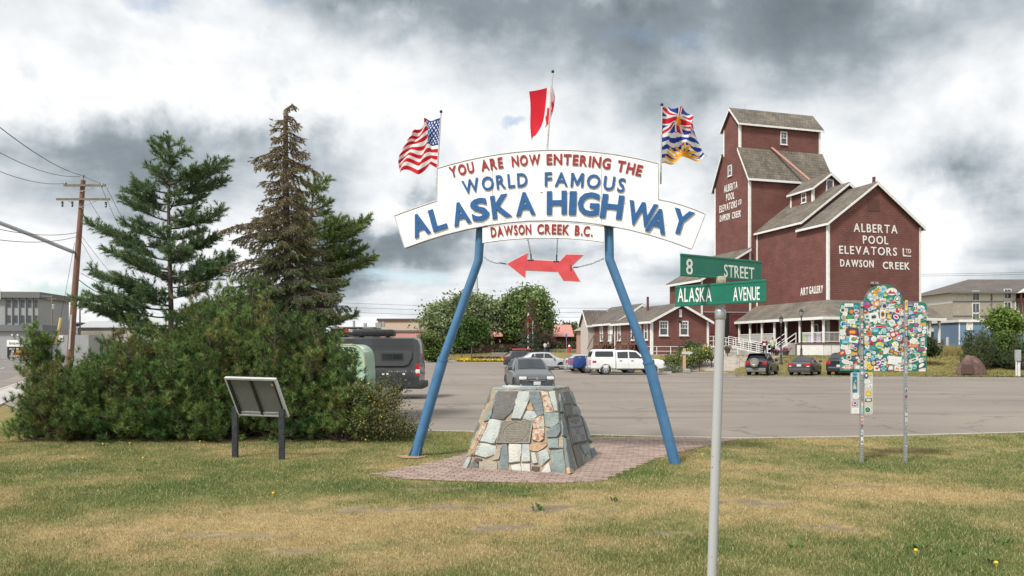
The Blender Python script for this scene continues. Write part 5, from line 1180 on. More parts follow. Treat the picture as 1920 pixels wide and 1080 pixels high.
for v_ in (2.6, 9.6+.6):
    u_ = -.012 if v_ < 9 else .138
    MB().box(u_-.05, u_, v_-.45, v_+.45, 2.6, 4.65).build('door', WHITE, house)
    DW = mat('deck_wood', (.11, .07, .05), (.19, .13, .095), .85, 5, .3)
    dk = MB().box(-1.7, -.03, v_-.8, v_+.9, 2.42, 2.58).build('landing', DW, house)
    r_ = MB()
    for a, b in ((-1.65, v_-.75), (-1.65, v_+.85), (-.1, v_-.75), (-.1, v_+.85)): r_.box(a-.05, a+.05, b-.05, b+.05, .7, 3.6)
    r_.box(-1.67, -1.63, v_-.69, v_+.79, 3.5, 3.58).box(-1.59, -.16, v_-.77, v_-.73, 3.5, 3.58).box(-1.67, -1.63, v_-.69, v_+.79, 3.0, 3.06)
    for k in range(6): r_.box(-1.66, -1.63, v_-.6+.24*k, v_-.57+.24*k, 2.6, 3.49)
    r_.build('landing_rail', DW, dk)
    st_ = MB()
    for k in range(6): st_.box(-1.6, -.3, v_+.95+.3*k, v_+1.22+.3*k, 2.25-.2*k, 2.3-.2*k)
    for uu in (-1.62, -.28): st_.add([(uu-.03, v_+.92, 2.4), (uu+.03, v_+.92, 2.4), (uu+.03, v_+3.0, 1.0), (uu-.03, v_+3.0, 1.0), (uu-.03, v_+.92, 2.1), (uu+.03, v_+.92, 2.1), (uu+.03, v_+3.0, .75), (uu-.03, v_+3.0, .75)], [(0, 1, 2, 3), (7, 6, 5, 4), (0, 4, 5, 1), (2, 6, 7, 3), (0, 3, 7, 4), (1, 5, 6, 2)]).tube([(uu, v_+.95, 3.5), (uu, v_+3.0, 1.95)], .045, 5)
    st_.build('wooden_steps', DW, dk)
q = MB()
for k in range(8): q.tube([(-2.0+k*1.5, -2.2, .9), (-2.0+k*1.5, -2.2, 2.25)], .035, 6)
for hh in (1.75, 2.22): q.tube([(-2.0, -2.2, hh), (8.5, -2.2, hh)], .03, 6)
MB().box(-2.2, 8.8, -2.3, -.05, .8, 1.42).build('terrace', CONCRETE, house)
q.build('terrace_rail', WHITE, house)
# pale wing farther back
wing = thing('hipped_wing_house', 'pale pink low house with hipped roof behind the museum stairs', 'house', (WX(1112, 97), 97, 0), BANG)
MB().box(0, 6.0, 0, 6, .8, 4.45).build('wall', mat('pink_siding', (.34, .19, .16), (.42, .25, .21), .8, 3), wing)
MB().add([(-.4, -.4, 4.4), (6.4, -.4, 4.4), (6.4, 6.4, 4.4), (-.4, 6.4, 4.4), (3, 3, 6.6), (3.3, 3, 6.6), (-.4, -.4, 4.55), (6.4, -.4, 4.55)], [(0, 1, 5, 4), (1, 2, 5), (2, 3, 4, 5), (3, 0, 4), (3, 2, 1, 0)]).build('roof', mat('tan_roof', (.24, .20, .16), (.30, .26, .21), .85, 3), wing)
for x in (.9, 2.4, 4.6): window(wing, (x, -.01, 3.0), 0, 1.0, 1.6, frame=CREAM)
# ================================================================== vehicles
def paint(name, c, rough=.28): return mat(name, tuple(k*.94 for k in c), tuple(min(1, k*1.06) for k in c), rough, 1.5, coat=.6, spec=.5)
TRIMB = mat('black_plastic', (.018, .018, .019), (.03, .03, .031), .6, 20)
LAMPW = mat('headlamp_lens', (.62, .63, .62), (.75, .75, .74), .15, 20); LAMPR = mat('tail_lamp_red', (.36, .012, .015), (.48, .02, .022), .2, 20); AMBER = mat('amber_lens', (.60, .24, .04), None, .2)
PLATE = mat('licence_plate', (.50, .50, .50), (.62, .62, .63), .5, 30); UNDER = mat('underbody', (.008, .008, .008), (.014, .014, .014), .9)
CHROME = mat('chrome', (.55, .56, .57), (.65, .66, .67), .18, 9, metal=.9)
class Car:
    """body lofted through stations (x, z_bottom, z_belt, half_width, z_top, half_width_top); forward is +X"""
    def __init__(s, name, label, cat, loc, ang, st, pm, group=None, pts=None):
        s.o = thing(name, label, cat, (loc[0], loc[1], loc[2] if len(loc) > 2 else 0.0), R(ang), group); s.st = st; s.pm = pm
        n = 9; V = []; Fs = []
        for (x, zb, zt, hw, zr, hr) in st:
            for sg in (1, -1):
                V += [(x, 0, zb)] if sg == 1 else []
                prof = [(hw*.86, zb), (hw*.985, zb+.10*(zt-zb)), (hw, zb+.55*(zt-zb)), (hw*.985, zb+.86*(zt-zb)), (hw*.95, zt), (hr, zr-.055 if zr-zt > .12 else zr-.02), (hr*.86, zr-.008)]
                prof = prof if sg == 1 else prof[::-1]
                if sg == -1: V += [(x, 0, zr+.012)]
                V += [(x, sg*y, z) for y, z in prof]
        m = 16
        for i in range(len(st)-1):
            for k in range(m): Fs.append((i*m+k, i*m+(k+1) % m, (i+1)*m+(k+1) % m, (i+1)*m+k))
        Fs.append(tuple(range(m))[::-1]); Fs.append(tuple((len(st)-1)*m+k for k in range(m)))
        s.body = MB().add(V, Fs).build('body', pm, s.o, 32)
    def _ip(s, x):
        S = s.st
        for a, b in zip(S, S[1:]):
            if min(a[0], b[0]) <= x <= max(a[0], b[0]) and a[0] != b[0]:
                t = (x-a[0])/(b[0]-a[0]); return [a[k]+(b[k]-a[k])*t for k in range(6)]
        return list(S[0] if abs(x-S[0][0]) < abs(x-S[-1][0]) else S[-1])
    def side_y(s, x, z):
        _, zb, zt, hw, zr, hr = s._ip(x)
        if z <= zt:
            ks = [(zb, hw*.86), (zb+.10*(zt-zb), hw*.985), (zb+.55*(zt-zb), hw), (zb+.86*(zt-zb), hw*.985), (zt, hw*.95)]
        else: ks = [(zt, hw*.95), (max(zr-.055, zt+.01), hr), (zr, hr*.86)]
        return float(np.interp(z, [k[0] for k in ks], [k[1] for k in ks]))
    def panel(s, poly, m, name, off=.008, sides=(1, -1), parent=None, nx=6, nz=3):
        """curved panel on the flank: poly = [(x0,zlo0,zhi0),(x1,zlo1,zhi1),...]"""
        xs = [p[0] for p in poly]
        for sg in sides:
            V = []; Fs = []
            X = sorted(set(list(np.linspace(min(xs), max(xs), nx+1))+xs+[q[0] for q in s.st if min(xs) < q[0] < max(xs)]))
            pl = sorted(poly)
            for x in X:
                lo = float(np.interp(x, [p[0] for p in pl], [p[1] for p in pl])); hi = float(np.interp(x, [p[0] for p in pl], [p[2] for p in pl]))
                for k in range(nz+1): z = lo+(hi-lo)*k/nz; V.append((x, sg*(s.side_y(x, z)+off), z))
            c = nz+1
            for i in range(len(X)-1):
                for k in range(nz): Fs.append((i*c+k, (i+1)*c+k, (i+1)*c+k+1, i*c+k+1))
            MB().add(V, Fs).build(name, m, parent or s.o, 40)
    def screen(s, i, j, m, name, inset_=(.06, .10), off=.012):
        """glass on the sloping surface between two stations"""
        a, b = s.st[i], s.st[j]; V = []
        for t in (inset_[0], 1-inset_[1]):
            x = a[0]+(b[0]-a[0])*t; zr = a[4]+(b[4]-a[4])*t; hr = (a[5]+(b[5]-a[5])*t)*.88
            for k in (-1, -.5, 0, .5, 1): V.append((x, hr*k, zr-.008+.02*(1-abs(k))))
        nrm = Vector((-(b[4]-a[4]), 0, (b[0]-a[0]))).normalized(); nrm = nrm if nrm.z > 0 else -nrm
        V = [Vector(v)+nrm*off for v in V]
        MB().add(V, [(k, k+1, 6+k, 5+k) for k in range(4)]).build(name, m, s.o, 40)
    def wheels(s, xs, r, w, hw, rim=RIM, arch=True, spokes=5, am=None):
        for x in xs:
            for sg in (1, -1):
                y = sg*hw; M_ = Matrix.Translation((x, y, r)) @ Matrix.Rotation(R(-90*sg), 4, 'X')
                t = MB().lathe([(r*.62, -w), (r*.93, -w), (r, -w*.8), (r, -w*.2), (r*.94, 0), (r*.64, 0), (r*.62, -.02)], 24, 0, M_).build('wheel', RUBBER, s.o, 40)
                rm_ = MB().lathe([(r*.63, -.09), (r*.63, -.012), (r*.57, -.010), (r*.55, -.05), (.02, -.06)], 20, 0, M_)
                for k in range(spokes): a = 2*math.pi*k/spokes; e = Matrix.Rotation(a, 4, 'Z'); rm_.box(-.045*r/.33, .045*r/.33, .03, r*.57, -.05, -.014, 0, M_ @ e)
                rm_.lathe([(r*.17, -.055), (r*.17, -.012), (r*.12, -.006)], 12, 0, M_)
                rm_.build('rim', rim, t, 40)
                if arch:
                    yb = s.side_y(x, r*1.15)*sg; V = []; na = 14; ri, ro_ = r*1.0, r*1.20
                    o = MB()
                    # dark wheel well
                    pts_ = [(x+ri*1.10*math.cos(a), r+ri*1.10*math.sin(a)) for a in np.linspace(-.35, math.pi+.35, 18)]
                    o.add([(p, sg*(s.side_y(p, max(q, s._ip(p)[1]+.02))+.004), q) for p, q in pts_], [tuple(range(18))]).build('wheel_well', UNDER, s.o)
                    if am is not None:
                        ao = MB(); q1 = []; 
                        for a in np.linspace(-.30, math.pi+.30, 19):
                            for rr_, of in ((1.10, .012), (1.10, .03), (1.26, .03), (1.26, .004)):
                                p, q = x+ri*rr_*math.cos(a), r+ri*rr_*math.sin(a); q1.append((p, sg*(s.side_y(p, max(q, s._ip(p)[1]+.02))+of), q))
                        ao.add(q1, [(4*i+k, 4*i+4+k, 4*i+5+k, 4*i+1+k) for i in range(18) for k in range(3)]).build('wheel_arch', am, s.o, 40)
    def box(s, name, x0, x1, y0, y1, z0, z1, m, b=.02, mirror=False, parent=None):
        r_ = []
        for sg in ((1, -1) if mirror else (1,)):
            ya, yb = sorted((sg*y0, sg*y1)); r_.append(MB().bev(x0, x1, ya, yb, z0, z1, min(b, (x1-x0)*.3, (yb-ya)*.3, (z1-z0)*.3), 0).build(name, m, parent or s.o, 40))
        return r_[0]
    def mirror_(s, x, z, hw, m): s.box('door_mirror', x-.10, x+.08, hw+.02, hw+.24, z-.08, z+.09, m, .03, True)
    def plate(s, x, z, front): 
        s.box('licence_plate', x-.01, x+.01, -.16, .16, z-.08, z+.08, PLATE, .004)
def wagon(name, label, cat, loc, ang, pm, Lh=2.35, W=.92, Ht=1.60, group=None, rear=None, rim=RIM, cladding=None, belt=.98, zb=.24, wr=.34, roof_rails=False):
    """estate car / crossover"""
    L = Lh; b = belt
    st = [(L, .42, .62, W*.62, .70, W*.50), (L-.06, zb+.02, .74, W*.84, .80, W*.70), (L-.35, zb, .86, W*.97, .92, W*.80), (L-1.15, zb, b, W, b+.06, W*.84), (L-1.25, zb, b+.01, W, b+.10, W*.82),
          (L-2.05, zb, b+.02, W, Ht-.04, W*.68), (L-2.6, zb, b+.03, W, Ht, W*.70), (L-3.7, zb, b+.05, W, Ht-.03, W*.69), (-L+.62, zb, b+.07, W*.99, Ht-.10, W*.66), (-L+.10, zb+.06, b+.06, W*.95, b+.20, W*.72), (-L, zb+.14, b-.04, W*.88, b+.05, W*.70)]
    c = Car(name, label, cat, loc, ang, st, pm, group)
    c.screen(4, 5, GLASS, 'windscreen'); c.screen(8, 9, GLASS, 'rear_window', (.08, .12))
    g = b+.06
    c.panel([(L-1.62, g+.02, g+.06), (L-2.12, g+.02, Ht-.14), (L-2.55, g+.02, Ht-.11)], GLASS, 'side_window'); c.panel([(L-2.62, g+.02, Ht-.11), (L-3.45, g+.03, Ht-.13)], GLASS, 'side_window'); c.panel([(L-3.52, g+.04, Ht-.14), (-L+.85, g+.07, Ht-.20), (-L+.62, g+.09, g+.16)], GLASS, 'side_window')
    c.wheels((L-.92, -L+.88), wr, .22, W-.02, rim, am=cladding)
    if cladding is not None:
        c.panel([(L-.3, zb+.02, zb+.13), (-L+.3, zb+.03, zb+.14)], cladding, 'sill_cladding', .006)
    # front
    c.box('grille', L-.05, L+.03, -.38, .38, .60, .76, TRIMB); c.box('front_bumper', L-.14, L+.055, -W*.80, W*.80, zb, .50, cladding or pm, .06)
    c.box('headlamp', L-.30, L-.005, W*.50, W*.86, .66, .80, LAMPW, .03, True); c.plate(L+.065, .50, True)
    # rear
    c.box('rear_bumper', -L-.06, -L+.18, -W*.86, W*.86, zb+.04, .58, cladding or pm, .06); c.box('tail_lamp', -L-.02, -L+.12, W*.60, W*.92, b-.20, b+.06, LAMPR, .02, True); c.plate(-L-.07 if rear is None else -L-.07, .74, False)
    c.mirror_(L-1.62, g+.06, W*.95, pm)
    c.box('door_handle', L-2.35, L-2.18, W*.985, W*1.01, b-.10, b-.06, pm, .01, True); c.box('door_handle', L-3.25, L-3.08, W*.985, W*1.01, b-.09, b-.05, pm, .01, True)
    for x in (L-2.58, L-3.48): c.panel([(x-.006, zb+.16, b), (x+.006, zb+.16, b)], TRIMB, 'door_seam', .003, nx=1, nz=5)
    if roof_rails: 
        for sg in (1, -1): MB().tube([(L-2.2, sg*W*.60, Ht-.02), (L-2.35, sg*W*.61, Ht+.05), (-L+.95, sg*W*.60, Ht+.01), (-L+.8, sg*W*.60, Ht-.06)], .02, 6).build('roof_rail', TRIMB, c.o, 40)
    return c
GREYP = paint('paint_graphite', (.050, .054, .060)); SILV = paint('paint_silver', (.34, .36, .38)); NAVY = paint('paint_navy', (.018, .032, .095)); WHP = paint('paint_white', (.70, .71, .70)); BLK = paint('paint_black_blue', (.012, .015, .022)); CHAR = paint('paint_charcoal', (.055, .052, .055)); DGRY = paint('paint_dark_grey', (.030, .032, .036)); BLU = paint('paint_royal_blue', (.012, .05, .22))
CLAD = mat('grey_cladding', (.035, .037, .040), (.05, .052, .055), .55, 8)
# --- grey wagon facing the camera
fw = Vector((math.cos(R(-82)), math.sin(R(-82)))); c = wagon('station_wagon', 'dark grey station wagon with roof rails driving towards the stone cairn', 'car', (1.12-fw.x*2.4, 33.6-fw.y*2.4), -82, GREYP, 2.41, .92, 1.63, cladding=CLAD, roof_rails=True, belt=1.0)
L = 2.41
MB().tube([(L+.04, -.36, .64), (L+.045, -.40, .70), (L+.035, -.34, .77), (L+.03, .34, .77), (L+.045, .40, .70), (L+.04, .36, .64), (L+.04, -.36, .64)], .014, 6).tube([(L+.05, -.36, .71), (L+.05, .36, .71)], .012, 6).build('grille_bar', CHROME, c.o, 50)
MB().lathe([(.055, 0), (.05, .012), (.01, .016)], 16, 0, Matrix.Translation((L+.05, 0, .715)) @ Matrix.Rotation(R(90), 4, 'Y')).build('badge', CHROME, c.o, 40)
for sg in (1, -1):
    MB().lathe([(.10, 0), (.10, .02), (.06, .03)], 16, 0, Matrix.Translation((L-.01, sg*.70, .42)) @ Matrix.Rotation(R(90), 4, 'Y')).build('fog_lamp', CLAD, c.o, 40)
    MB().lathe([(.055, 0), (.05, .012)], 14, 0, Matrix.Translation((L+.022, sg*.70, .42)) @ Matrix.Rotation(R(90), 4, 'Y')).build('fog_lens', LAMPW, c.o, 40)
c.box('lower_grille', L+.03, L+.065, -.55, .55, .30, .40, TRIMB)
# --- silver crossover, dark wagons behind
wagon('silver_suv', 'silver crossover parked broadside behind the dark grey wagon', 'car', (WX(1030, 72.3)-.2, 72.9), -6, SILV, 2.35, .92, 1.66, belt=1.02, wr=.36)
oc = wagon('open_hatch_suv', 'dark grey off-road wagon with its tailgate raised and red load on the roof', 'car', (WX(985, 80), 80), 4, DGRY, 2.3, .93, 1.80, belt=1.1, wr=.37)
MB().bev(-3.15, -2.1, -.75, .75, 1.80, 1.87, .03, 0).build('raised_tailgate', GLASS, oc.o); MB().bev(-1.4, .6, -.4, .4, 1.86, 2.0, .05).build('roof_load', mat('red_kayak', (.40, .05, .045), (.5, .08, .07), .5), oc.o, 40)
wagon('black_suv', 'black estate car almost hidden behind the silver crossover', 'car', (WX(1018, 78), 77.5), 2, BLK, 2.3, .92, 1.66, belt=1.05)
wagon('silver_hatchback', 'silver hatchback parked behind the blue pickup', 'car', (WX(1096, 66)+.4, 66), 6, SILV, 2.15, .88, 1.52)
# --- pickups
def pickup(name, label, loc, ang, pm, cap=None, stripe=None, chrome=True):
    L, W = 2.92, 1.0; zb = .42; b = 1.20
    st = [(L, .62, .95, W*.80, 1.06, W*.66), (L-.10, zb+.05, 1.05, W*.93, 1.14, W*.80), (L-.5, zb, 1.13, W*.98, 1.20, W*.84), (L-1.35, zb, 1.18, W, 1.26, W*.86), (L-1.48, zb, b, W, b+.09, W*.84), (L-2.15, zb, b+.02, W, 1.86, W*.72), (L-2.7, zb, b+.02, W, 1.92, W*.74), (L-3.65, zb, b+.02, W, 1.90, W*.74), (L-3.82, zb, b+.02, W, 1.86, W*.74)]
    c = Car(name, label, 'pickup truck', loc, ang, st, pm)
    # bed: box with its own walls
    bd = MB()
    x0, x1 = -L+.02, L-3.86
    P = [(W*.86, zb), (W*.985, zb+.1), (W, zb+.45), (W*.985, b-.08), (W*.96, b+.04)]
    for sg in (1, -1):
        V = [(x, sg*y, z) for x in (x0, x1) for y, z in P]+[(x, sg*(W*.88), b+.04) for x in (x0, x1)]+[(x, sg*(W*.86), .75) for x in (x0, x1)]
        bd.add(V, [(0, 1, 6, 5), (1, 2, 7, 6), (2, 3, 8, 7), (3, 4, 9, 8), (4, 10, 11, 9), (10, 12, 13, 11)])
    bd.add([(x0, -W*.86, .75), (x1, -W*.86, .75), (x1, W*.86, .75), (x0, W*.86, .75)], [(0, 1, 2, 3)])
    bd.build('cargo_bed', pm, c.o, 35)
    tg = MB().bev(-L-.02, -L+.05, -W*.93, W*.93, .62, b+.04, .02).build('tailgate', pm, c.o, 40)
    c.box('rear_bumper', -L-.16, -L+.02, -W*.95, W*.95, .46, .64, CHROME if chrome else STEEL, .04); c.box('tail_lamp', -L-.03, -L+.10, W*.80, W*.985, .78, b-.02, LAMPR, .02, True); c.plate(-L-.165, .56, False)
    c.screen(4, 5, GLASS, 'windscreen'); g = b+.08
    c.panel([(L-1.80, g, g+.05), (L-2.22, g, 1.76), (L-2.78, g, 1.80)], GLASS, 'side_window'); c.panel([(L-2.86, g, 1.80), (L-3.70, g, 1.77)], GLASS, 'side_window')
    c.mirror_(L-1.75, g+.10, W*.96, TRIMB)
    sv = c.side_y
    def sy(x, z):
        return float(np.interp(z, [P[k][1] for k in range(5)], [P[k][0] for k in range(5)])) if x < L-3.83 else sv(x, z)
    c.side_y = sy; ipo = c._ip; c._ip = lambda x: ipo(x) if x >= L-3.82 else [x, zb, b, W, b+.05, W*.8]
    c.wheels((L-.98, -L+1.22), .40, .26, W-.01, am=pm if cap else TRIMB)
    c.box('door_handle', L-2.65, L-2.45, W*.985, W*1.02, b-.13, b-.08, TRIMB, .01, True); c.box('door_handle', L-3.55, L-3.35, W*.985, W*1.02, b-.13, b-.08, TRIMB, .01, True)
    for x in (L-1.62, L-2.82, L-3.80): c.panel([(x-.007, zb+.1, b-.01), (x+.007, zb+.1, b-.01)], TRIMB, 'door_seam', .003, nx=1, nz=5)
    c.box('running_board', L-3.7, L-1.6, W*.90, W*1.0, .36, .42, TRIMB, .02, True)
    c.box('grille', L-.02, L+.03, -.62, .62, .72, 1.02, TRIMB); c.box('front_bumper', L-.12, L+.10, -W*.93, W*.93, .46, .68, CHROME if chrome else TRIMB, .05); c.box('headlamp', L-.22, L-.01, W*.64, W*.93, .84, 1.02, LAMPW, .03, True)
    c.box('fender_badge', L-1.30, L-1.08, W*.995, W*1.012, 1.02, 1.07, CHROME, .006, True)
    if cap is not None:
        q = MB(); x0, x1 = -L+.02, L-3.85; zt = b+.05; V = []
        for x, zz, k in ((x0, 1.10, 1), (x0+.28, 1.96, .80), (x1-.02, 1.96, .80), (x1, zt, 1)):
            pass
        lo = [(x0, zt), (x1, zt)]
        vs = [(x0, -W*.95, zt), (x1, -W*.95, zt), (x1, W*.95, zt), (x0, W*.95, zt), (x0+.26, -W*.82, 1.88), (x1-.03, -W*.82, 1.88), (x1-.03, W*.82, 1.88), (x0+.26, W*.82, 1.88), (x0+.40, -W*.66, 1.97), (x1-.10, -W*.66, 1.97), (x1-.10, W*.66, 1.97), (x0+.40, W*.66, 1.97)]
        q.add(vs, [(3, 2, 1, 0), (0, 1, 5, 4), (1, 2, 6, 5), (2, 3, 7, 6), (3, 0, 4, 7), (4, 5, 9, 8), (5, 6, 10, 9), (6, 7, 11, 10), (7, 4, 8, 11), (8, 9, 10, 11)])
        co_ = q.build('canopy', cap, c.o, 25)
        for sg in (1, -1):
            f = lambda x, z: (x, sg*(W*.95-(z-zt)/(1.88-zt)*W*.13+.008), z)
            poly = [(x0+.42, zt+.14), (x1-.22, zt+.14), (x1-.17, zt+.20), (x1-.18, 1.77), (x1-.24, 1.82), (x0+.46, 1.82), (x0+.38, 1.76), (x0+.36, zt+.20)]
            MB().add([f(*p) for p in poly], [tuple(range(8))]).build('canopy_window', GLASS, co_)
        MB().add([(x0+.05-.012, -W*.74, zt+.16), (x0+.05-.012, W*.74, zt+.16), (x0+.20-.012, W*.70, 1.80), (x0+.20-.012, -W*.70, 1.80)], [(0, 1, 2, 3)]).build('rear_hatch_glass', GLASS, co_)
    return c
wp = pickup('white_pickup', 'white crew cab pickup with matching white canopy over the bed', (WX(1173, 58.6), 58.9), 3, WHP, cap=WHP)
wpl = -2.92
for sg in (1, -1): wp.box('side_decal', wpl+.17, wpl+.47, sg*1.0-.004 if sg > 0 else -1.004, sg*1.0+.004 if sg > 0 else -.996, .93, 1.10, mat('red_decal', (.42, .02, .03), None, .4), .002)
bp_ = pickup('blue_pickup', 'royal blue pickup with red tail lamps behind the white one', (WX(1070, 62)+2.9, 62.4), 7, BLU, chrome=False)
# --- parked along the grass, seen from behind
hd = 57; hv = Vector((math.cos(R(hd)), math.sin(R(hd))))
def rearpos(px, d, half): return (WX(px, d)+hv.x*half, d+hv.y*half)
tr = wagon('compact_suv', 'dark navy compact off-roader with its spare wheel on the tailgate', 'car', rearpos(1417, 56.2, 2.0), hd, BLK, 2.0, .86, 1.70, belt=1.02, wr=.34, cladding=mat('silver_cladding', (.13, .13, .125), (.18, .18, .17), .55, 8))
M_ = Matrix.Translation((-2.10, .06, .98)) @ Matrix.Rotation(R(-90), 4, 'Y')
t = MB().lathe([(.10, -.02), (.33, -.02), (.345, .06), (.345, .14), (.30, .19), (.20, .19), (.18, .16)], 24, 0, M_).build('spare_wheel', mat('dusty_tyre', (.16, .14, .115), (.22, .20, .17), .85, 9), tr.o, 40)
r_ = MB().lathe([(.19, .10), (.20, .18), (.17, .185), (.12, .15), (.02, .15)], 20, 0, M_)
for k in range(5): r_.box(-.03, .03, .03, .19, .15, .18, 0, M_ @ Matrix.Rotation(2*math.pi*k/5, 4, 'Z'))
r_.build('rim', RIM, t, 40)
def sedan(name, label, loc, ang, pm):
    L, W, Ht, b, zb = 2.25, .875, 1.42, .93, .22
    st = [(L, .40, .58, W*.62, .64, W*.5), (L-.08, zb, .68, W*.86, .72, W*.7), (L-.4, zb, .80, W*.97, .85, W*.8), (L-1.05, zb, .92, W, .97, W*.84), (L-1.15, zb, b, W, b+.07, W*.82), (L-2.0, zb, b, W, Ht-.03, W*.66), (L-2.5, zb, b+.01, W, Ht, W*.68), (L-3.2, zb, b+.03, W, Ht-.05, W*.66), (-L+.62, zb, b+.05, W, b+.12, W*.78), (-L+.12, zb+.04, b+.06, W*.96, b+.10, W*.76), (-L, zb+.16, b-.06, W*.86, b+.02, W*.7)]
    c = Car(name, label, 'car', loc, ang, st, pm)
    c.screen(4, 5, GLASS, 'windscreen'); c.screen(7, 8, GLASS, 'rear_window', (.06, .10)); g = b+.07
    c.panel([(L-1.45, g, g+.05), (L-2.0, g, Ht-.13), (L-2.48, g, Ht-.10)], GLASS, 'side_window'); c.panel([(L-2.55, g, Ht-.10), (L-3.15, g+.01, Ht-.16), (L-3.55, g+.03, g+.12)], GLASS, 'side_window')
    c.wheels((L-.9, -L+.98), .315, .21, W-.02); c.mirror_(L-1.5, g+.05, W*.94, pm)
    c.box('tail_lamp', -L-.012, -L+.18, W*.44, W*.93, b-.20, b+.0, LAMPR, .03, True); c.box('reverse_lamp', -L-.02, -L+.02, W*.62, W*.84, b-.25, b-.19, LAMPW, .01, True)
    c.box('rear_bumper', -L-.06, -L+.2, -W*.88, W*.88, zb+.02, .56, pm, .07); c.plate(-L-.02, .77, False); c.box('boot_trim', -L-.03, -L+.0, -W*.42, W*.42, b-.07, b-.03, CHROME, .01)
    c.box('front_bumper', L-.2, L+.04, -W*.8, W*.8, zb, .5, pm, .06); c.box('headlamp', L-.3, L-.02, W*.5, W*.84, .62, .74, LAMPW, .03, True)
    return c
sedan('grey_sedan', 'dark grey four-door saloon with red lamps parked nose to the grass', rearpos(1498, 56.0, 2.25), hd, CHAR)
mv = wagon('minivan', 'black people carrier partly behind the stickered sign', 'car', rearpos(1573, 56.2, 2.5), hd, BLK, 2.5, .98, 1.74, belt=1.05, wr=.34)
mv.box('rear_chrome_strip', -2.58, -2.54, -.75, .75, .60, .64, CHROME, .01)
# --- grey camper van
def camper():
    L, W, Ht, b, zb = 3.32, 1.0, 2.53, 1.25, .42
    loc = (WX(790, 30.6)-.06-L, 31.35)
    st = [(L, .6, 1.0, W*.80, 1.10, W*.7), (L-.15, zb, 1.08, W*.92, 1.18, W*.8), (L-.85, zb, 1.2, W*.98, 1.32, W*.86), (L-.95, zb, b, W, 1.40, W*.86), (L-1.65, zb, b, W, 2.30, W*.80), (L-2.3, zb, b, W, Ht-.02, W*.82), (L-3.0, zb, b, W, Ht, W*.83), (-L+.25, zb, b, W, Ht, W*.83), (-L+.08, zb, b, W*.99, Ht-.08, W*.80), (-L, zb+.06, b, W*.95, Ht-.30, W*.77)]
    c = Car('camper_van', 'tall dark grey camper van with black roof box, tail end showing past the pines', 'van', loc, 180, st, paint('van_grey', (.034, .036, .040), .4))
    c.screen(3, 4, GLASS, 'windscreen')
    Y = lambda x, z: -0
    c.wheels((L-1.0, -L+1.36), .345, .24, W-.02, am=CLAD)
    # flank facing the camera is local +Y after the half turn: sides both built
    c.panel([(L-3.2, 1.40, 2.0), (L-4.55, 1.40, 2.0)], GLASS, 'sliding_door_window', .008)
    c.panel([(-L+.30, 1.72, 1.95), (-L+.45, 1.42, 1.98), (-L+.65, 1.36, 2.0), (-L+1.95, 1.36, 2.0)], mat('van_pod', (.042, .044, .048), (.055, .057, .061), .45, 2), 'bed_flare', .06, nz=4)
    c.panel([(-L+.62, 1.60, 1.86), (-L+.70, 1.56, 1.90), (-L+1.48, 1.56, 1.90), (-L+1.56, 1.60, 1.86)], TRIMB, 'window_surround', .068); c.panel([(-L+.68, 1.62, 1.84), (-L+1.50, 1.62, 1.84)], GLASS, 'bunk_window', .073)
    c.panel([(-L+1.085, 1.61, 1.85), (-L+1.105, 1.61, 1.85)], TRIMB, 'window_bar', .076, nx=1)
    c.panel([(-L+.02, 1.20, 1.245), (L-1.2, 1.20, 1.245)], TRIMB, 'waist_groove', .003); c.panel([(-L+.2, .80, .83), (-L+.85, .80, .83)], TRIMB, 'lower_groove', .003)
    c.panel([(-L+.25, 2.165, 2.185), (L-2.2, 2.165, 2.185)], TRIMB, 'roof_groove', .004)
    for x in (-L+.62, -L+1.28, -L+1.46): c.panel([(x-.05, 1.0, 1.07), (x+.05, 1.0, 1.07)], CREAM, 'service_hatch', .01, nx=1)
    c.panel([(-L+.85, 1.0, 1.05), (-L+.93, 1.0, 1.05)], TRIMB, 'service_hatch', .01, nx=1)
    c.box('tail_lamp', -L-.01, -L+.14, W*.80, W*.985, .92, 1.42, LAMPR, .02, True); c.box('reverse_lamp', -L-.018, -L+.145, W*.82, W*.99, 1.06, 1.22, LAMPW, .01, True)
    c.box('rear_bumper', -L-.16, -L+.30, -W*.97, W*.97, .42, .70, TRIMB, .05); c.box('tow_step', -L+.35, -L+.6, .5, .9, .30, .34, STEEL, .01)
    c.box('tank_cover', -L+.55, -L+.95, W*.96, W*.995, .52, .66, TRIMB, .01, True)
    rb = c.box('roof_box', -L+1.15, -L+2.85, -.45, .45, Ht+.045, Ht+.33, BLACK, .10); c.box('box_foot', -L+1.4, -L+1.46, -.42, .42, Ht+.0, Ht+.10, BLACK, .01); c.box('box_foot', -L+2.5, -L+2.56, -.42, .42, Ht+.0, Ht+.10, BLACK, .01)
    c.box('roof_fan', -L+3.1, -L+3.6, -.25, .25, Ht, Ht+.12, BLACK, .04); c.box('solar_panel', L-2.9, L-1.9-.1, -.5, .5, Ht+.03, Ht+.06, mat('solar_blue', (.05, .08, .16), (.2, .25, .33), .25, 3), .01)
    # model lettering on the flank
    tm = mat('decal_grey', (.32, .33, .34), None, .4)
    for sg in (1,):
        tx = 'TRIBUTE T3'; x = -L+1.22
        for k, ch in enumerate(tx):
            if ch != ' ':
                o = letter(c.o, ch, tm, 0, 0, 0, .085 if ch != 'I' else .02, .055, 0, .02, .004); xx = x-k*.115; o.location = (xx, c.side_y(xx, 1.14)+.004, 1.14); o.rotation_euler = (0, 0, R(180))
    return c
camper()
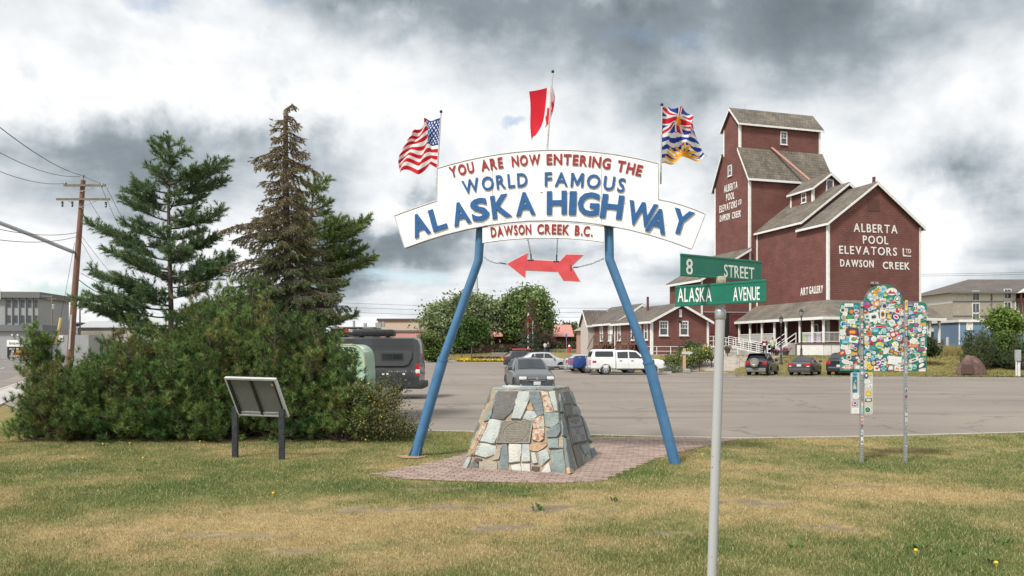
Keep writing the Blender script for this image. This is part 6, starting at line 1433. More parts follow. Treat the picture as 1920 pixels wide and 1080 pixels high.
# --- mint green vintage trailer
def trailer():
    right = WX(686, 26.3); loc = (right-1.95, 27.2)
    t = thing('mint_trailer', 'small mint green rounded caravan half hidden by the pines', 'caravan', (loc[0], loc[1], 0), 0)
    MINT = paint('mint_green', (.42, .62, .46), .35)
    prof = [(-1.95, .55), (1.90, .55), (1.95, 1.0), (1.93, 1.5)]+[(1.45+.46*math.cos(R(a)), 1.72+.50*math.sin(R(a))) for a in range(0, 91, 15)]+[(-1.45-.46*math.sin(R(a)), 1.72+.50*math.cos(R(a))) for a in range(0, 91, 15)]+[(-1.95, 1.0)]
    b = MB().prism(prof, lambda a, z, d: (a, d, z), -.95, .95).build('shell', MINT, t, 40)
    MB().tube([(a, -.955, z) for a, z in prof[1:]], .02, 6).build('edge_moulding', mat('gold_trim', (.45, .38, .22), None, .4), t, 50)
    w = window(t, (.78, -.955, 1.42), 0, .95, .95, frame=mat('window_alu', (.5, .5, .5), None, .4), cols=1, rows=0, fw=.05, pane=mat('curtain', (.50, .40, .30), (.60, .50, .40), .8, 4), sill=False)
    window(t, (-.9, -.955, 1.42), 0, .95, .75, frame=MATS['window_alu'], cols=1, rows=0, fw=.05, pane=MATS['curtain'], sill=False)
    for sg in (-1, 1):
        M_ = Matrix.Translation((.0, sg*.93, .33)) @ Matrix.Rotation(R(-90*sg), 4, 'X')
        w_ = MB().lathe([(.2, -.18), (.31, -.18), (.33, -.1), (.31, 0), (.2, 0)], 20, 0, M_).build('wheel', RUBBER, t, 40); MB().lathe([(.2, -.02), (.19, .01), (.05, .02)], 16, 0, M_).build('rim', RIM, w_, 40)
    MB().tube([(-1.9, 0, .5), (-3.0, 0, .45)], .04, 6).build('drawbar', BLACK, t)
trailer()
# ================================================================== trees and shrubs
def frames(D):
    D = D/np.linalg.norm(D, axis=1, keepdims=True).clip(1e-6); a = np.where(np.abs(D[:, 2:3]) < .9, np.array([[0, 0, 1.]]), np.array([[1., 0, 0]]))
    e1 = np.cross(D, a); e1 /= np.linalg.norm(e1, axis=1, keepdims=True).clip(1e-6); return D, e1, np.cross(D, e1)
def shoots(rg, C, D, L, n, nl, w, col, spread=.9, var=.28):
    """bottle-brush shoots: C start points, D axis, L lengths; n needles each of length nl"""
    T = len(C); D, e1, e2 = frames(D)
    t = rg.random((T, n, 1))**.8; a = rg.random((T, n, 1))*2*np.pi
    rad = np.cos(a)*e1[:, None]+np.sin(a)*e2[:, None]
    base = C[:, None]+D[:, None]*t*L[:, None, None]
    sp = spread*(1.15-.7*t)
    nd = D[:, None]*(1-.35*sp)+rad*sp; nd /= np.linalg.norm(nd, axis=2, keepdims=True)
    ln = nl*(.65+.7*rg.random((T, n, 1)))
    tip = base+nd*ln
    side = np.cross(nd, rg.normal(size=(T, n, 3))); side /= np.linalg.norm(side, axis=2, keepdims=True).clip(1e-6); side *= w*.5
    V = np.stack([base-side, base+side, tip], 2).reshape(-1, 3)
    c = np.repeat(col[:, None], n, 1)*(1+var*(rg.random((T, n, 1))*2-1)); c = np.repeat(c[:, :, None], 3, 2).reshape(-1, 3)
    return V, c.clip(0, 1)
def tri(V): return np.arange(len(V)).reshape(-1, 3)
class Conifer:
    def __init__(s, seed): s.rg = np.random.default_rng(seed); s.B = MB(); s.C = []; s.D = []; s.L = []; s.K = []
    def limb(s, P, r0, r1, n=5): k = len(P); s.B.tube(P, [r0+(r1-r0)*i/(k-1) for i in range(k)], n, cap=False)
    def sh(s, p, d, l, col): s.C.append(tuple(p)); s.D.append(tuple(d)); s.L.append(l); s.K.append(col)
    def branch(s, a, b, sag, r0, colf, dens=9, twig=.42, start=.28, tl=.16, droop=0.0, hang=0.0, up=.35):
        a = Vector(a); b = Vector(b); n = 7; L_ = (b-a).length; P = []
        for i in range(n): t = i/(n-1); P.append(a.lerp(b, t)+Vector((0, 0, -sag*4*t*(1-t)*L_*.25-droop*L_*t*t*.0)))
        s.limb(P, r0, .006)
        rg = s.rg; d0 = (b-a).normalized(); side = d0.cross(Vector((0, 0, 1))); side = side.normalized() if side.length > .05 else Vector((1, 0, 0)); u = Vector((0, 0, 1))
        def pos(t): f = t*(n-1); i = min(int(f), n-2); return P[i].lerp(P[i+1], f-i)
        m = max(3, int(L_*dens))
        for k in range(m):
            t = start+(1-start)*(k+rg.random())/m; p = pos(min(t, .999)); sg = 1 if k % 2 else -1
            ln = max(.10, twig*L_*(1.15-t)*(.6+.7*rg.random())); ln = min(ln, .75)
            td = (d0*(.75+.3*rg.random())+side*sg*(.5+.5*rg.random())+u*(up*rg.random()-hang*(.6+.6*rg.random()))).normalized()
            q = p+td*ln; s.limb([p, (p+q)/2+Vector((0, 0, .02)), q], .010, .004, 4)
            j = max(1, int(ln/.11))
            for i in range(j+1):
                f = (i+.4)/(j+.6); pp = p.lerp(q, min(f, 1)); jd = (td+Vector(rg.normal(size=3)*.45)+u*(up*.5-hang*.8)).normalized(); s.sh(pp, jd, tl*(.7+.6*rg.random()), colf(t))
        for k in range(3): s.sh(pos(.9+.05*k), (d0+Vector(rg.normal(size=3)*.3)+u*(up*.6-hang)).normalized(), tl*1.1, colf(1))
    def done(s, root, n, nl, w, spread=.9):
        if s.B.v: s.B.build('trunk', BARK, root, 60)
        V, c = shoots(s.rg, np.array(s.C), np.array(s.D), np.array(s.L), n, nl, w, np.array(s.K), spread)
        V -= np.array(root.location)
        kind_o = npmesh('crown', V, tri(V), NEEDLE, root, c)
        tr_ = [k for k in kids(root) if k.name.startswith('trunk')]
        for k in tr_:
            k.location = -Vector(root.location)
        return kind_o
rv = np.random.default_rng(77)
def cmix(a, b, t): return tuple(np.array(a)*(1-t)+np.array(b)*t)
PG, PG2 = (.105, .180, .090), (.205, .275, .120)
# --- tall pine on the left
def pine(name, label, px, d, top_py, tips, seed, extra=46, base_w=1.7, z_lo=1.4, cols=(PG, PG2), lean=0):
    T = Conifer(seed); x = WX(px, d); zt = WZ(top_py, d); root = thing(name, label, 'tree', (x, d, 0))
    tx = lambda z: x+lean*(z/zt)
    T.limb([Vector((tx(0), d, -.1)), Vector((tx(zt*.4)+.04, d, zt*.4)), Vector((tx(zt*.75)-.03, d, zt*.75)), Vector((tx(zt), d, zt))], .10, .012, 8)
    cf = lambda t: cmix(cols[0], cols[1], float(T.rg.random())**1.5*(.4+.6*t))
    for (tpx, tpy, dy) in tips:
        b = Vector((WX(tpx, d+dy), d+dy, WZ(tpy, d+dy))); h = b.z-abs(b.x-tx(b.z))*.28-.05; h = min(max(h, z_lo), zt-.15)
        T.branch((tx(h), d, h), b, .35, .030, cf, dens=19, twig=.46, start=.26, tl=.20)
    for k in range(extra):
        f = (k+T.rg.random())/extra; h = z_lo+(zt-.25-z_lo)*f; az = k*2.4+T.rg.random()*.7
        ln = base_w*(1-f)**.75*(.55+.6*T.rg.random())+.22
        b = Vector((tx(h)+math.cos(az)*ln, d+math.sin(az)*ln, h+ln*(.22+.25*f)))
        T.branch((tx(h), d, h), b, .3, .024, cf, dens=17, twig=.48, start=.22, tl=.20)
    for k in range(10): T.sh((tx(zt), d, zt-.06*k), (T.rg.normal()*.5, T.rg.normal()*.5, .8), .16, cf(1))
    T.done(root, 40, .095, .0150, 1.0); return root
pine('pine_tree', 'dark green pine with ragged upswept branches rising behind the shrubs', 318, 20.0, 258,
     [(421, 301, -.2), (418, 338, .2), (411, 393, -.3), (171, 420, -.2), (178, 508, .0), (152, 564, -.4), (246, 360, .1), (258, 341, -.1), (293, 270, .0), (332, 270, .1), (398, 452, .3), (235, 420, -.4), (205, 470, -.5), (190, 545, -.7), (360, 320, -.4), (430, 480, -.3)], 3, extra=50, base_w=1.75)
pine('pine_tree', 'lighter green pine whose long branches reach out right behind the brown spruce', 566, 21.4, 330,
     [(612, 339, .0), (600, 374, -.2), (688, 410, .1), (698, 482, -.1), (665, 455, .2), (640, 470, -.3), (625, 528, .1), (655, 505, .3), (670, 430, -.2), (590, 350, .2), (610, 400, .3), (650, 425, .3), (680, 468, .3), (622, 440, .1), (640, 412, .0)], 8, extra=34, base_w=1.3, cols=((.135, .20, .060), (.26, .32, .105)), lean=.35)
# --- brown-tipped spruce with bent leader
def spruce():
    d = 19.3; px = 537; x = WX(px, d); zt = WZ(206, d); T = Conifer(19)
    root = thing('spruce_tree', 'tall spruce with drooping brown cone-laden branches and a bent tip', 'tree', (x, d, 0))
    T.limb([Vector((x, d, -.1)), Vector((x+.03, d, zt*.5)), Vector((x-.02, d, zt*.8)), Vector((x-.02, d, zt-.05)), Vector((WX(548, d), d, WZ(196, d))), Vector((WX(556, d), d, WZ(210, d)))], .12, .014, 8)
    G1, B1, B2 = (.125, .165, .075), (.180, .145, .075), (.27, .215, .12)
    n = 135
    for k in range(n):
        f = (k+T.rg.random()*.9)/n; h = 1.2+(zt-.12-1.2)*f; az = k*2.399+T.rg.random()*.5
        py = HZ-(h-EYE)*F/d
        wpx = float(np.interp(py, [200, 250, 300, 340, 380, 430, 480, 560, 640], [12, 26, 36, 42, 58, 78, 100, 112, 116])); ln = wpx*d/F*(.55+.55*T.rg.random())
        if T.rg.random() < .12: ln *= 1.25
        bt = float(np.clip((h-4.0)/2.3, .06, 1))
        cf = lambda t: cmix(cmix(G1, B1, bt), B2, float(T.rg.random())*bt)
        b = Vector((x+math.cos(az)*ln, d+math.sin(az)*ln, h-ln*.12+.02)); T.branch((x, d, h+ln*.10), b, .25, .018, cf, dens=22, twig=.42, start=.08, tl=.15, hang=.55, up=.05)
    for k in range(26):
        t = k/25; p = Vector((WX(534+22*t, d), d, WZ(205-10*math.sin(math.pi*t*.8), d))); T.sh(p+Vector((0, 0, -.02)), (T.rg.normal()*.5, T.rg.normal()*.5, -.9), .13, B2)
    # long arching side branch on the left
    for tip in ((418, 432, -.5), (440, 450, -.2), (425, 500, -.6), (470, 420, .3), (630, 560, -.4), (632, 590, -.5), (478, 300, 0), (593, 322, 0), (486, 312, -.2)):
        b = Vector((WX(tip[0], d+tip[2]), d+tip[2], WZ(tip[1], d+tip[2]))); h = min(b.z+.25, zt-.6)
        bt = float(np.clip((h-2.6)/2.4, .15, 1)); T.branch((x, d, h), b, -.3, .03, lambda t: cmix(cmix(G1, B1, bt), B2, float(T.rg.random())*bt), dens=22, twig=.36, start=.15, tl=.15, hang=.55, up=.05)
    T.done(root, 34, .048, .0150, 1.0)
spruce()
def mugo2(root, rg, x, d, hw, ztop, dep, n, cols):
    """many stems sweeping out and up from the base, each ending in a clump of round needle tufts"""
    B = MB(); C = []; D = []; K = []; nb = max(26, n//19)
    for k in range(nb):
        az = rg.random()*6.283; f = rg.random()
        ang = math.acos(1-f*1.02) if f < .97 else 1.5            # from upright to lying
        low = ang/1.57
        rr = (.80+.30*rg.random())*(1 if rg.random() > .12 else 1.18)
        P = Vector((math.cos(az)*math.sin(ang)*hw*rr*1.05, math.sin(az)*math.sin(ang)*dep*rr, max(.16, math.cos(ang)**.8*ztop*rr*.93+.22*low)))
        b0 = Vector((rg.normal()*.16*hw, rg.normal()*.14*dep, -.05)); m1 = b0.lerp(P, .45)+Vector((P.x*.22, P.y*.22, -.10*P.z))
        pts_ = [b0, m1, P]; B.tube([b0, b0.lerp(m1, .5)+Vector((0, 0, -.04)), m1, m1.lerp(P, .55)+Vector((0, 0, .03)), P], [.032, .027, .02, .012, .006], 5, cap=False)
        q = rg.random(); hue = cmix(cols[0], cols[1], rg.random()) if q < .80 else (cmix(cols[1], cols[2], rg.random()) if q < .93 else cmix(cols[0], cols[2], .7))
        g = .72+.85*rg.random(); hue = np.array(hue)*g
        L_ = (P-b0).length; out = (P-m1).normalized(); m = 15+int(7*rg.random())
        for i in range(m):
            t = rg.random()**.6; c = m1.lerp(P, .25+.80*t); w = (.10+.17*(1-t))*(.7+.4*min(1.4, L_/1.6))
            o = Vector(rg.normal(size=3))*w; o.z *= .8; c = c+o; c.z = max(c.z, .06)
            C.append(tuple(c)); D.append(tuple(out*.7+Vector(rg.normal(size=3))*.35+Vector((0, 0, .75)))); K.append(hue*(.75+.5*rg.random()))
            if i % 3 == 0: B.tube([m1.lerp(P, .25+.6*t), c], [.008, .003], 4, cap=False)
    C = np.array(C); m = len(C)
    V, c = shoots(rg, C, np.array(D), .08+.07*rg.random(m), 54, .108, .0100, np.array(K), 1.15, .36)
    npmesh('crown', V, tri(V), NEEDLE, root, c); B.build('trunk', BARK, root, 60); return root
# --- mountain pine shrubs
def mugo(name, label, px, d, hw, ztop, seed, dep=1.5, n=2300, cols=((.055, .115, .034), (.135, .190, .052), (.17, .145, .052)), lobes=9, x0=None):
    rg = np.random.default_rng(seed); x = WX(px, d) if x0 is None else x0; root = thing(name, label, 'shrub', (x, d, 0), 0, 'mountain pine shrubs round the trees')
    return mugo2(root, rg, x, d, hw, ztop, dep, n, cols)
mugo('mountain_pine', 'shaggy mountain pine shrub nearest the street, with tall candle shoots', 146, 17.4, .88, 1.65, 31, n=1900, dep=1.1)
mugo('mountain_pine', 'spiky mountain pine shrub between the street side and the tall pine', 228, 17.6, 1.10, 2.0, 37, n=2300, dep=1.2)
mugo('mountain_pine', 'broad mountain pine shrub right under the dark green pine', 335, 17.8, 1.35, 2.75, 32, n=2900, dep=1.4)
mugo('mountain_pine', 'tallest mountain pine shrub, directly behind the information panel', 440, 18.0, 1.35, 3.5, 33, n=4600, dep=1.5)
mugo('mountain_pine', 'dense mountain pine shrub in front of the tallest one', 395, 17.2, 1.1, 1.9, 38, n=1900, dep=.9)
mugo('mountain_pine', 'rounded mountain pine shrub under the brown spruce', 545, 17.6, 1.05, 2.75, 34, n=2500, dep=1.2)
mugo('mountain_pine', 'low mountain pine shrub beside the yellow-flowered bush', 622, 17.6, .60, 2.3, 35, dep=.8, n=1300)
mugo('mountain_pine', 'creeping mountain pine shrub at the foot of the yellow-flowered bush', 640, 17.0, .75, 1.1, 39, dep=.6, n=900)
mugo('mountain_pine', 'slender upright mountain pine standing at the street end of the shrubs', 80, 17.5, .26, 2.55, 36, dep=.3, n=640)
# --- broad-leaved plants
def leafy(name, label, cat, loc, blobs, nleaf, size, cols, seed, trunk=None, group=None, tint=.35, flowers=None, clump=22):
    """crown of leaf-sized faces gathered in clumps inside the blobs (x,y,z,rx,ry,rz)"""
    rg = np.random.default_rng(seed); root = thing(name, label, cat, loc, 0, group)
    w = np.array([b[3]*b[4]*b[5] for b in blobs])**.7; w /= w.sum(); C = []
    for b, f in zip(blobs, w):
        m = max(4, int(nleaf/clump*f)); v = rg.normal(size=(m, 3)); v /= np.linalg.norm(v, axis=1, keepdims=True); r = rg.random((m, 1))**.42
        C.append(np.array(b[:3])+v*r*np.array(b[3:]))
    C = np.concatenate(C); m = len(C); base = np.array(cols[0])[None]*(1-rg.random((m, 1)))+0
    t = rg.random((m, 1)); K = np.array(cols[0])*(1-t)+np.array(cols[1])*t
    cr_ = float(np.mean([b[3] for b in blobs]))*.22+size*1.5
    P = np.repeat(C, clump, 0)+rg.normal(size=(m*clump, 3))*cr_*np.array([1, 1, .75]); K = np.repeat(K, clump, 0)*(1+tint*(rg.random((m*clump, 1))*2-1)); n = len(P)
    a = rg.normal(size=(n, 3)); a /= np.linalg.norm(a, axis=1, keepdims=True); b_ = np.cross(a, rg.normal(size=(n, 3))); b_ /= np.linalg.norm(b_, axis=1, keepdims=True).clip(1e-6)
    s_ = size*(.6+.8*rg.random((n, 1))); V = np.stack([P-a*s_, P+b_*s_*.45, P+a*s_, P-b_*s_*.45], 1).reshape(-1, 3)
    V[:, 2] = np.maximum(V[:, 2], .02)
    npmesh('crown', V, np.arange(4*n).reshape(-1, 4), LEAF, root, np.repeat(K, 4, 0).clip(0, 1))
    if trunk:
        B = MB(); h, r = trunk; B.tube([(0, 0, -.15), (.03, 0, h*.5), (0, .02, h)], [r, r*.8, r*.6], 8)
        for k in range(9): i = rg.integers(m); B.tube([(0, 0, h*(.55+.4*rg.random())), tuple((C[i]*.5+np.array([0, 0, h*.45]))), tuple(C[i])], [r*.45, r*.28, r*.08], 5, cap=False)
        B.build('trunk', BARK, root, 60)
    if flowers:
        nf, fs, fc = flowers; i = rg.integers(n, size=nf); Q = P[i]+rg.normal(size=(nf, 3))*.05+np.array([0, -.05, .06]); Vq = []
        a = rg.normal(size=(nf, 3)); a /= np.linalg.norm(a, axis=1, keepdims=True); b_ = np.cross(a, rg.normal(size=(nf, 3))); b_ /= np.linalg.norm(b_, axis=1, keepdims=True).clip(1e-6)
        V = np.stack([Q-a*fs, Q+b_*fs, Q+a*fs, Q-b_*fs], 1).reshape(-1, 3); kind(npmesh('flowers', V, np.arange(4*nf).reshape(-1, 4), LEAF, root, np.repeat(np.array([fc])*(.8+.4*rg.random((nf, 1))), 4, 0)), 'stuff')
    return root
def crown(px, d, x0, x1, y0, y1, n, seed, dep=.8, z0=0):      # blobs that fill a pixel box at distance d
    rg = np.random.default_rng(seed); s = d/F; cx_ = WX(px, d); out = []; W2 = (x1-x0)/2*s; Hh = (y1-y0)*s; zc = WZ((y0+y1)/2, d)-z0
    out.append((WX((x0+x1)/2, d)-cx_, 0, zc, W2*.62, W2*dep*.6, Hh*.40))
    for k in range(n): a = rg.random()*6.283; r = .45+.35*rg.random(); out.append((WX((x0+x1)/2, d)-cx_+math.cos(a)*W2*r, rg.normal()*W2*.3, zc+math.sin(a)*Hh*.5*r, W2*(.28+.16*rg.random()), W2*.3, Hh*(.14+.08*rg.random())))
    return out
LG, LG2 = (.060, .105, .032), (.150, .195, .080)
# flowering shrub at the right end of the pines
leafy('flowering_shrub', 'low straggling shrub with small yellow flowers beside the blue arch leg', 'shrub', (WX(712, 16.8), 16.8, 0), [(0, 0, .75, .50, .5, .42), (-.45, .1, .9, .4, .4, .45), (.15, .1, 1.0, .35, .35, .4), (.45, -.1, .35, .40, .35, .28), (-.2, -.3, .4, .6, .35, .3)], 7500, .028, ((.080, .100, .034), (.17, .165, .066)), 50, (.6, .03), flowers=(110, .022, (.80, .58, .03)))
leafy('low_juniper', 'low dark green spreading shrub at the foot of the left arch leg', 'shrub', (WX(748, 17.4), 17.4, 0), [(0, 0, .22, .45, .4, .22), (.35, .1, .18, .3, .3, .16), (-.4, 0, .25, .4, .4, .25)], 4200, .022, ((.035, .062, .022), (.075, .105, .038)), 51)
# park trees across the lot
leafy('poplar_tree', 'big pale green poplar left of the round-topped one by the visitor building', 'tree', (WX(872, 126), 126, 1.2), crown(872, 126, 806, 944, 553, 650, 15, 1, z0=1.2), 26000, .33, ((.105, .150, .060), (.27, .315, .165)), 61, (4.5, .35), 'park trees')
leafy('poplar_tree', 'rounded fresh green poplar behind the totem poles', 'tree', (WX(985, 128), 128, 1.2), crown(985, 128, 938, 1034, 543, 640, 14, 2, z0=1.2), 24000, .31, ((.085, .150, .045), (.215, .29, .105)), 62, (4.5, .35), 'park trees')
leafy('young_tree', 'young dark green tree with a bare thin trunk near the flower bed', 'tree', (WX(884, 112), 112, .5), crown(884, 112, 866, 908, 588, 648, 6, 3, z0=.5), 5200, .17, ((.045, .100, .022), (.085, .150, .035)), 63, (3.4, .10), 'park trees')
leafy('young_tree', 'smaller young green tree with thin trunk left of the flower bed', 'tree', (WX(866, 115), 115, .7), crown(866, 115, 850, 884, 604, 648, 5, 4, z0=.7), 3600, .17, ((.045, .100, .022), (.085, .150, .035)), 64, (3.0, .09), 'park trees')
leafy('round_shrub', 'bright green rounded shrub beside the tail of the camper van', 'shrub', (WX(808, 108), 108, 0), crown(808, 108, 786, 838, 627, 676, 8, 5), 9000, .2, ((.060, .105, .022), (.135, .185, .045)), 65)
leafy('bare_bush', 'brown leafless rounded bush right of the dark spruce', 'shrub', (WX(1021, 122), 122, 1.2), crown(1021, 122, 1007, 1035, 621, 652, 5, 6, z0=1.2), 3000, .13, ((.115, .075, .055), (.19, .135, .10)), 66)
leafy('far_willow', 'wide rounded green willow on the field beyond the park', 'tree', (WX(1067, 170), 170, 1.2), crown(1067, 170, 1036, 1098, 612, 646, 8, 7, z0=1.2), 9000, .4, ((.045, .085, .024), (.105, .145, .055)), 67)
leafy('far_willow', 'small grey-green willow at the field edge behind the pale wing', 'tree', (WX(1112, 190), 190, 1.2), crown(1112, 190, 1096, 1130, 620, 644, 5, 8, z0=1.2), 2500, .3, ((.05, .085, .03), (.10, .135, .06)), 68)
for px, d, y0, y1, hw_, lab, sd in ((1886, 63, 577, 660, 36, 'slender young maple with fresh green leaves rising behind the dark pines', 70),):
    leafy('maple_sapling', lab, 'tree', (WX(px, d), d, H(WX(px, d), d)), crown(px, d, px-hw_, px+hw_, y0, 645, 8, sd, z0=H(WX(px, d), d)), 5200, .13, ((.085, .150, .025), (.185, .270, .055)), sd, (2.2, .06))
leafy('green_bush', 'light green leafy bush growing among the pines beside the boulder', 'shrub', (WX(1878, 61), 61, .6), crown(1878, 61, 1852, 1915, 622, 690, 7, 71, z0=.6), 5200, .11, ((.070, .120, .026), (.135, .195, .048)), 71)
leafy('dark_bush', 'dark rounded bush half behind the stickered sign', 'shrub', (WX(1740, 62), 62, .8), crown(1740, 62, 1722, 1762, 628, 672, 5, 72, z0=.8), 3600, .10, ((.028, .052, .020), (.065, .09, .034)), 72)
# pines right of the boulder
def pshrub(px, d, hw, zt, seed, label):
    x = WX(px, d); z = H(x, d); r = mugo('mountain_pine', label, px, d, hw, zt, seed, dep=hw*.8, n=1500, cols=((.045, .085, .036), (.10, .135, .055), (.10, .11, .05))); r.location.z = z; return r
pshrub(1832, 60.5, 1.25, 3.3, 81, 'dark pine shrub standing right behind the boulder'); pshrub(1868, 61.5, 1.6, 2.7, 82, 'wide dark pine shrub under the young maple'); pshrub(1915, 60, 1.6, 2.9, 83, 'dark pine shrub next to the electric pedestal')
# blue spruce with dead top behind the parking lot
def small_spruce():
    d = 118; px = 997; x = WX(px, d); z0 = 1.0; zt = WZ(558, d); T = Conifer(91); root = thing('blue_spruce', 'grey-green spruce with a dead brown top beside the totem poles', 'tree', (x, d, z0))
    T.limb([Vector((x, d, z0-.2)), Vector((x, d, zt))], .16, .02, 7)
    for k in range(70):
        f = (k+T.rg.random())/70; h = z0+.3+(zt-z0-.35)*f; az = k*2.4; ln = (2.7*(1-f)**.8+.15)*(.7+.4*T.rg.random()); br = 1 if f > .42 else 0
        cf = lambda t: cmix((.10, .06, .035), (.14, .095, .06), float(T.rg.random())) if br else cmix((.045, .062, .045), (.095, .115, .085), float(T.rg.random()))
        T.branch((x, d, h), (x+math.cos(az)*ln, d+math.sin(az)*ln, h-ln*.22), .1, .03, cf, dens=3.2, twig=.4, start=.1, tl=.42, hang=.3, up=.05)
    T.done(root, 16, .16, .05, 1.0)
small_spruce()
# ================================================================== the park, the town and the small things
GZ = lambda x, y: H(x, y)-.03
def gp(px, d): x = WX(px, d); return (x, d, GZ(x, d))
# ---- path up to the elevator (follows the slope)
def path(name, L_, R_, m, lift=.02):
    n = len(L_); rows = []
    for (a, b), (c, d) in zip(L_, R_): rows.append([(a+(c-a)*t, b+(d-b)*t) for t in np.linspace(0, 1, 9)])
    fine = []
    for i in range(n-1):
        for t in np.linspace(0, 1, 9)[:-1 if i < n-2 else None]: fine.append([(p[0]+(q[0]-p[0])*t, p[1]+(q[1]-p[1])*t) for p, q in zip(rows[i], rows[i+1])])
    V = [(x, y, GZ(x, y)+lift+.03 if False else max(GZ(x, y), 0)+lift) for r in fine for x, y in r]; k = 9
    return kind(MB().add(V, [(i*k+j, i*k+j+1, (i+1)*k+j+1, (i+1)*k+j) for i in range(len(fine)-1) for j in range(k-1)]).build(name, m, None, 60), 'structure')
PATHM = mat('path_gravel', (.27, .235, .20), (.36, .315, .27), .95, 1.5, .4, 40)
path('path', [(13.4, 61.6), (15.2, 66), (18.5, 72), (20.5, 78)], [(17.2, 60.6), (19.4, 64.5), (25.5, 69.5), (28, 75)], PATHM)
# ---- lamp posts
def lamp_post(px, d, h, label):
    x, y, z = gp(px, d); t = thing('lamp_post', label, 'street lamp', (x, y, z), 0, 'heritage lamp posts by the porch')
    MB().lathe([(.17, 0), (.17, .12), (.11, .2), (.10, .75), (.06, .85), (.05, h-.95), (.07, h-.9), (.05, h-.85), (.055, h-.72)], 12).build('post', BLACK, t, 40)
    ln = MB()
    for k in range(6): a = 2*math.pi*k/6; ln.tube([(.09*math.cos(a), .09*math.sin(a), h-.70), (.19*math.cos(a), .19*math.sin(a), h-.28)], .014, 4)
    ln.lathe([(.21, h-.28), (.20, h-.24), (.10, h-.13), (.05, h-.1), (.03, h)], 6).lathe([(.06, h-.74), (.10, h-.71), (.10, h-.68)], 6).build('lantern', BLACK, t)
    MB().lathe([(.08, h-.68), (.175, h-.29)], 6).build('lantern_glass', mat('frosted_glass', (.35, .35, .33), (.45, .45, .43), .3), t)
lamp_post(1464.5, 66, 4.3, 'black lantern lamp post at the lawn corner behind the compact off-roader'); lamp_post(1502.5, 69, 4.5, 'black lantern lamp post in front of the porch corner')
# ---- flower bank beside the path
FB = [gp(1250, 62.3), gp(1285, 62.6), gp(1325, 65), gp(1340, 68), gp(1262, 68), gp(1240, 66)]
leafy('flower_bank', 'sloping bed of tall green plants with yellow flowers beside the path', 'flower bed', (WX(1292, 65), 65, .25), [(WX(1250+11*k, 65)-WX(1292, 65), (-1.6+.4*k) if k < 5 else .6, .55+.12*k, .75, .9, .45) for k in range(8)], 9500, .085, ((.075, .115, .035), (.19, .215, .085)), 101, flowers=(420, .055, (.80, .62, .05)))
leafy('silver_plants', 'pale silvery low plants along the kerb of the flower bed', 'plant', (WX(1262, 62.6), 62.6, .05), [(-.6, 0, .25, .6, .4, .25), (.5, .1, .25, .7, .4, .22)], 2200, .06, ((.19, .22, .16), (.33, .36, .29)), 102)
leafy('round_shrub', 'dark green rounded shrub between the museum house and the ramp', 'shrub', (WX(1296, 70), 70, 1.1), [(0, 0, .8, .9, .8, .75), (.5, 0, .6, .6, .6, .5), (-.5, 0, .6, .6, .6, .5)], 5000, .08, ((.030, .065, .02), (.07, .115, .036)), 103)
# wooden fingerpost with a grey arrow
x, y, z = gp(1283, 62.2); t = thing('finger_post', 'tall light wooden post carrying a grey arrow sign by the path', 'signpost', (x, y, max(z, 0)))
MB().bev(-.11, .11, -.11, .11, -.2, 2.05, .015).build('post', mat('pine_timber', (.42, .27, .14), (.52, .36, .20), .8, 6, stretch=(8, 8, .6)), t)
MB().prism([(-.25, 1.58), (.45, 1.55), (.72, 1.67), (.45, 1.79), (-.25, 1.76)], lambda a, b, q: (a, q, b), -.16, -.115).build('arrow_board', mat('arrow_grey', (.42, .43, .43), (.52, .52, .52), .6), t)
bo = MB().bev(-.25, .25, -.18, .18, -.05, .34, .1).build('boulder', mat('grey_rock', (.22, .22, .22), (.33, .33, .33), .9, 6, .6, 20)); bo.location = (WX(1288, 61.6), 61.5, .03); tag(bo, 'small grey rock at the foot of the wooden fingerpost', 'rock')
def flowerpot(px, d, label, c, s=1.0, stand=0):
    x, y, z = gp(px, d); t = thing('flower_planter', label, 'planter', (x, y, z))
    if stand: MB().tube([(0, 0, 0), (0, 0, stand)], .04, 6).build('stand', BLACK, t)
    MB().lathe([(.18*s, stand), (.30*s, stand+.40*s), (.32*s, stand+.42*s), (.27*s, stand+.40*s)], 14).build('pot', mat('planter_dark', (.06, .055, .05), (.1, .09, .08), .8), t, 40)
    r_ = np.random.default_rng(int(px)); n = 260; P = r_.normal(size=(n, 3))*np.array([.20, .20, .10])*s+np.array([0, 0, stand+.5*s]); a = r_.normal(size=(n, 3))*.035; b_ = r_.normal(size=(n, 3))*.035
    V = np.stack([P-a, P+b_, P+a, P-b_], 1).reshape(-1, 3); K = np.where(r_.random((n, 1)) < .4, np.array([c]), np.array([[.05, .10, .03]])); kind(npmesh('blooms', V, np.arange(4*n).reshape(-1, 4), LEAF, t, np.repeat(K, 4, 0)), 'stuff')
flowerpot(1311, 63.5, 'dark planter on a thin stand with red flowers in the flower bank', (.20, .03, .02), .6, .5); flowerpot(1334, 65, 'dark planter on a thin stand next to the sign pole, with red blooms', (.20, .03, .02), .6, .6)
flowerpot(1473, 70.5, 'wide planter of pink flowers beside the porch steps', (.50, .10, .27), 1.15); flowerpot(1456, 72, 'small planter of pink flowers behind the lamp post', (.45, .09, .25), .8); flowerpot(1364, 70, 'hanging style planter at the foot of the ramp', (.30, .14, .10), 1.0, .3)
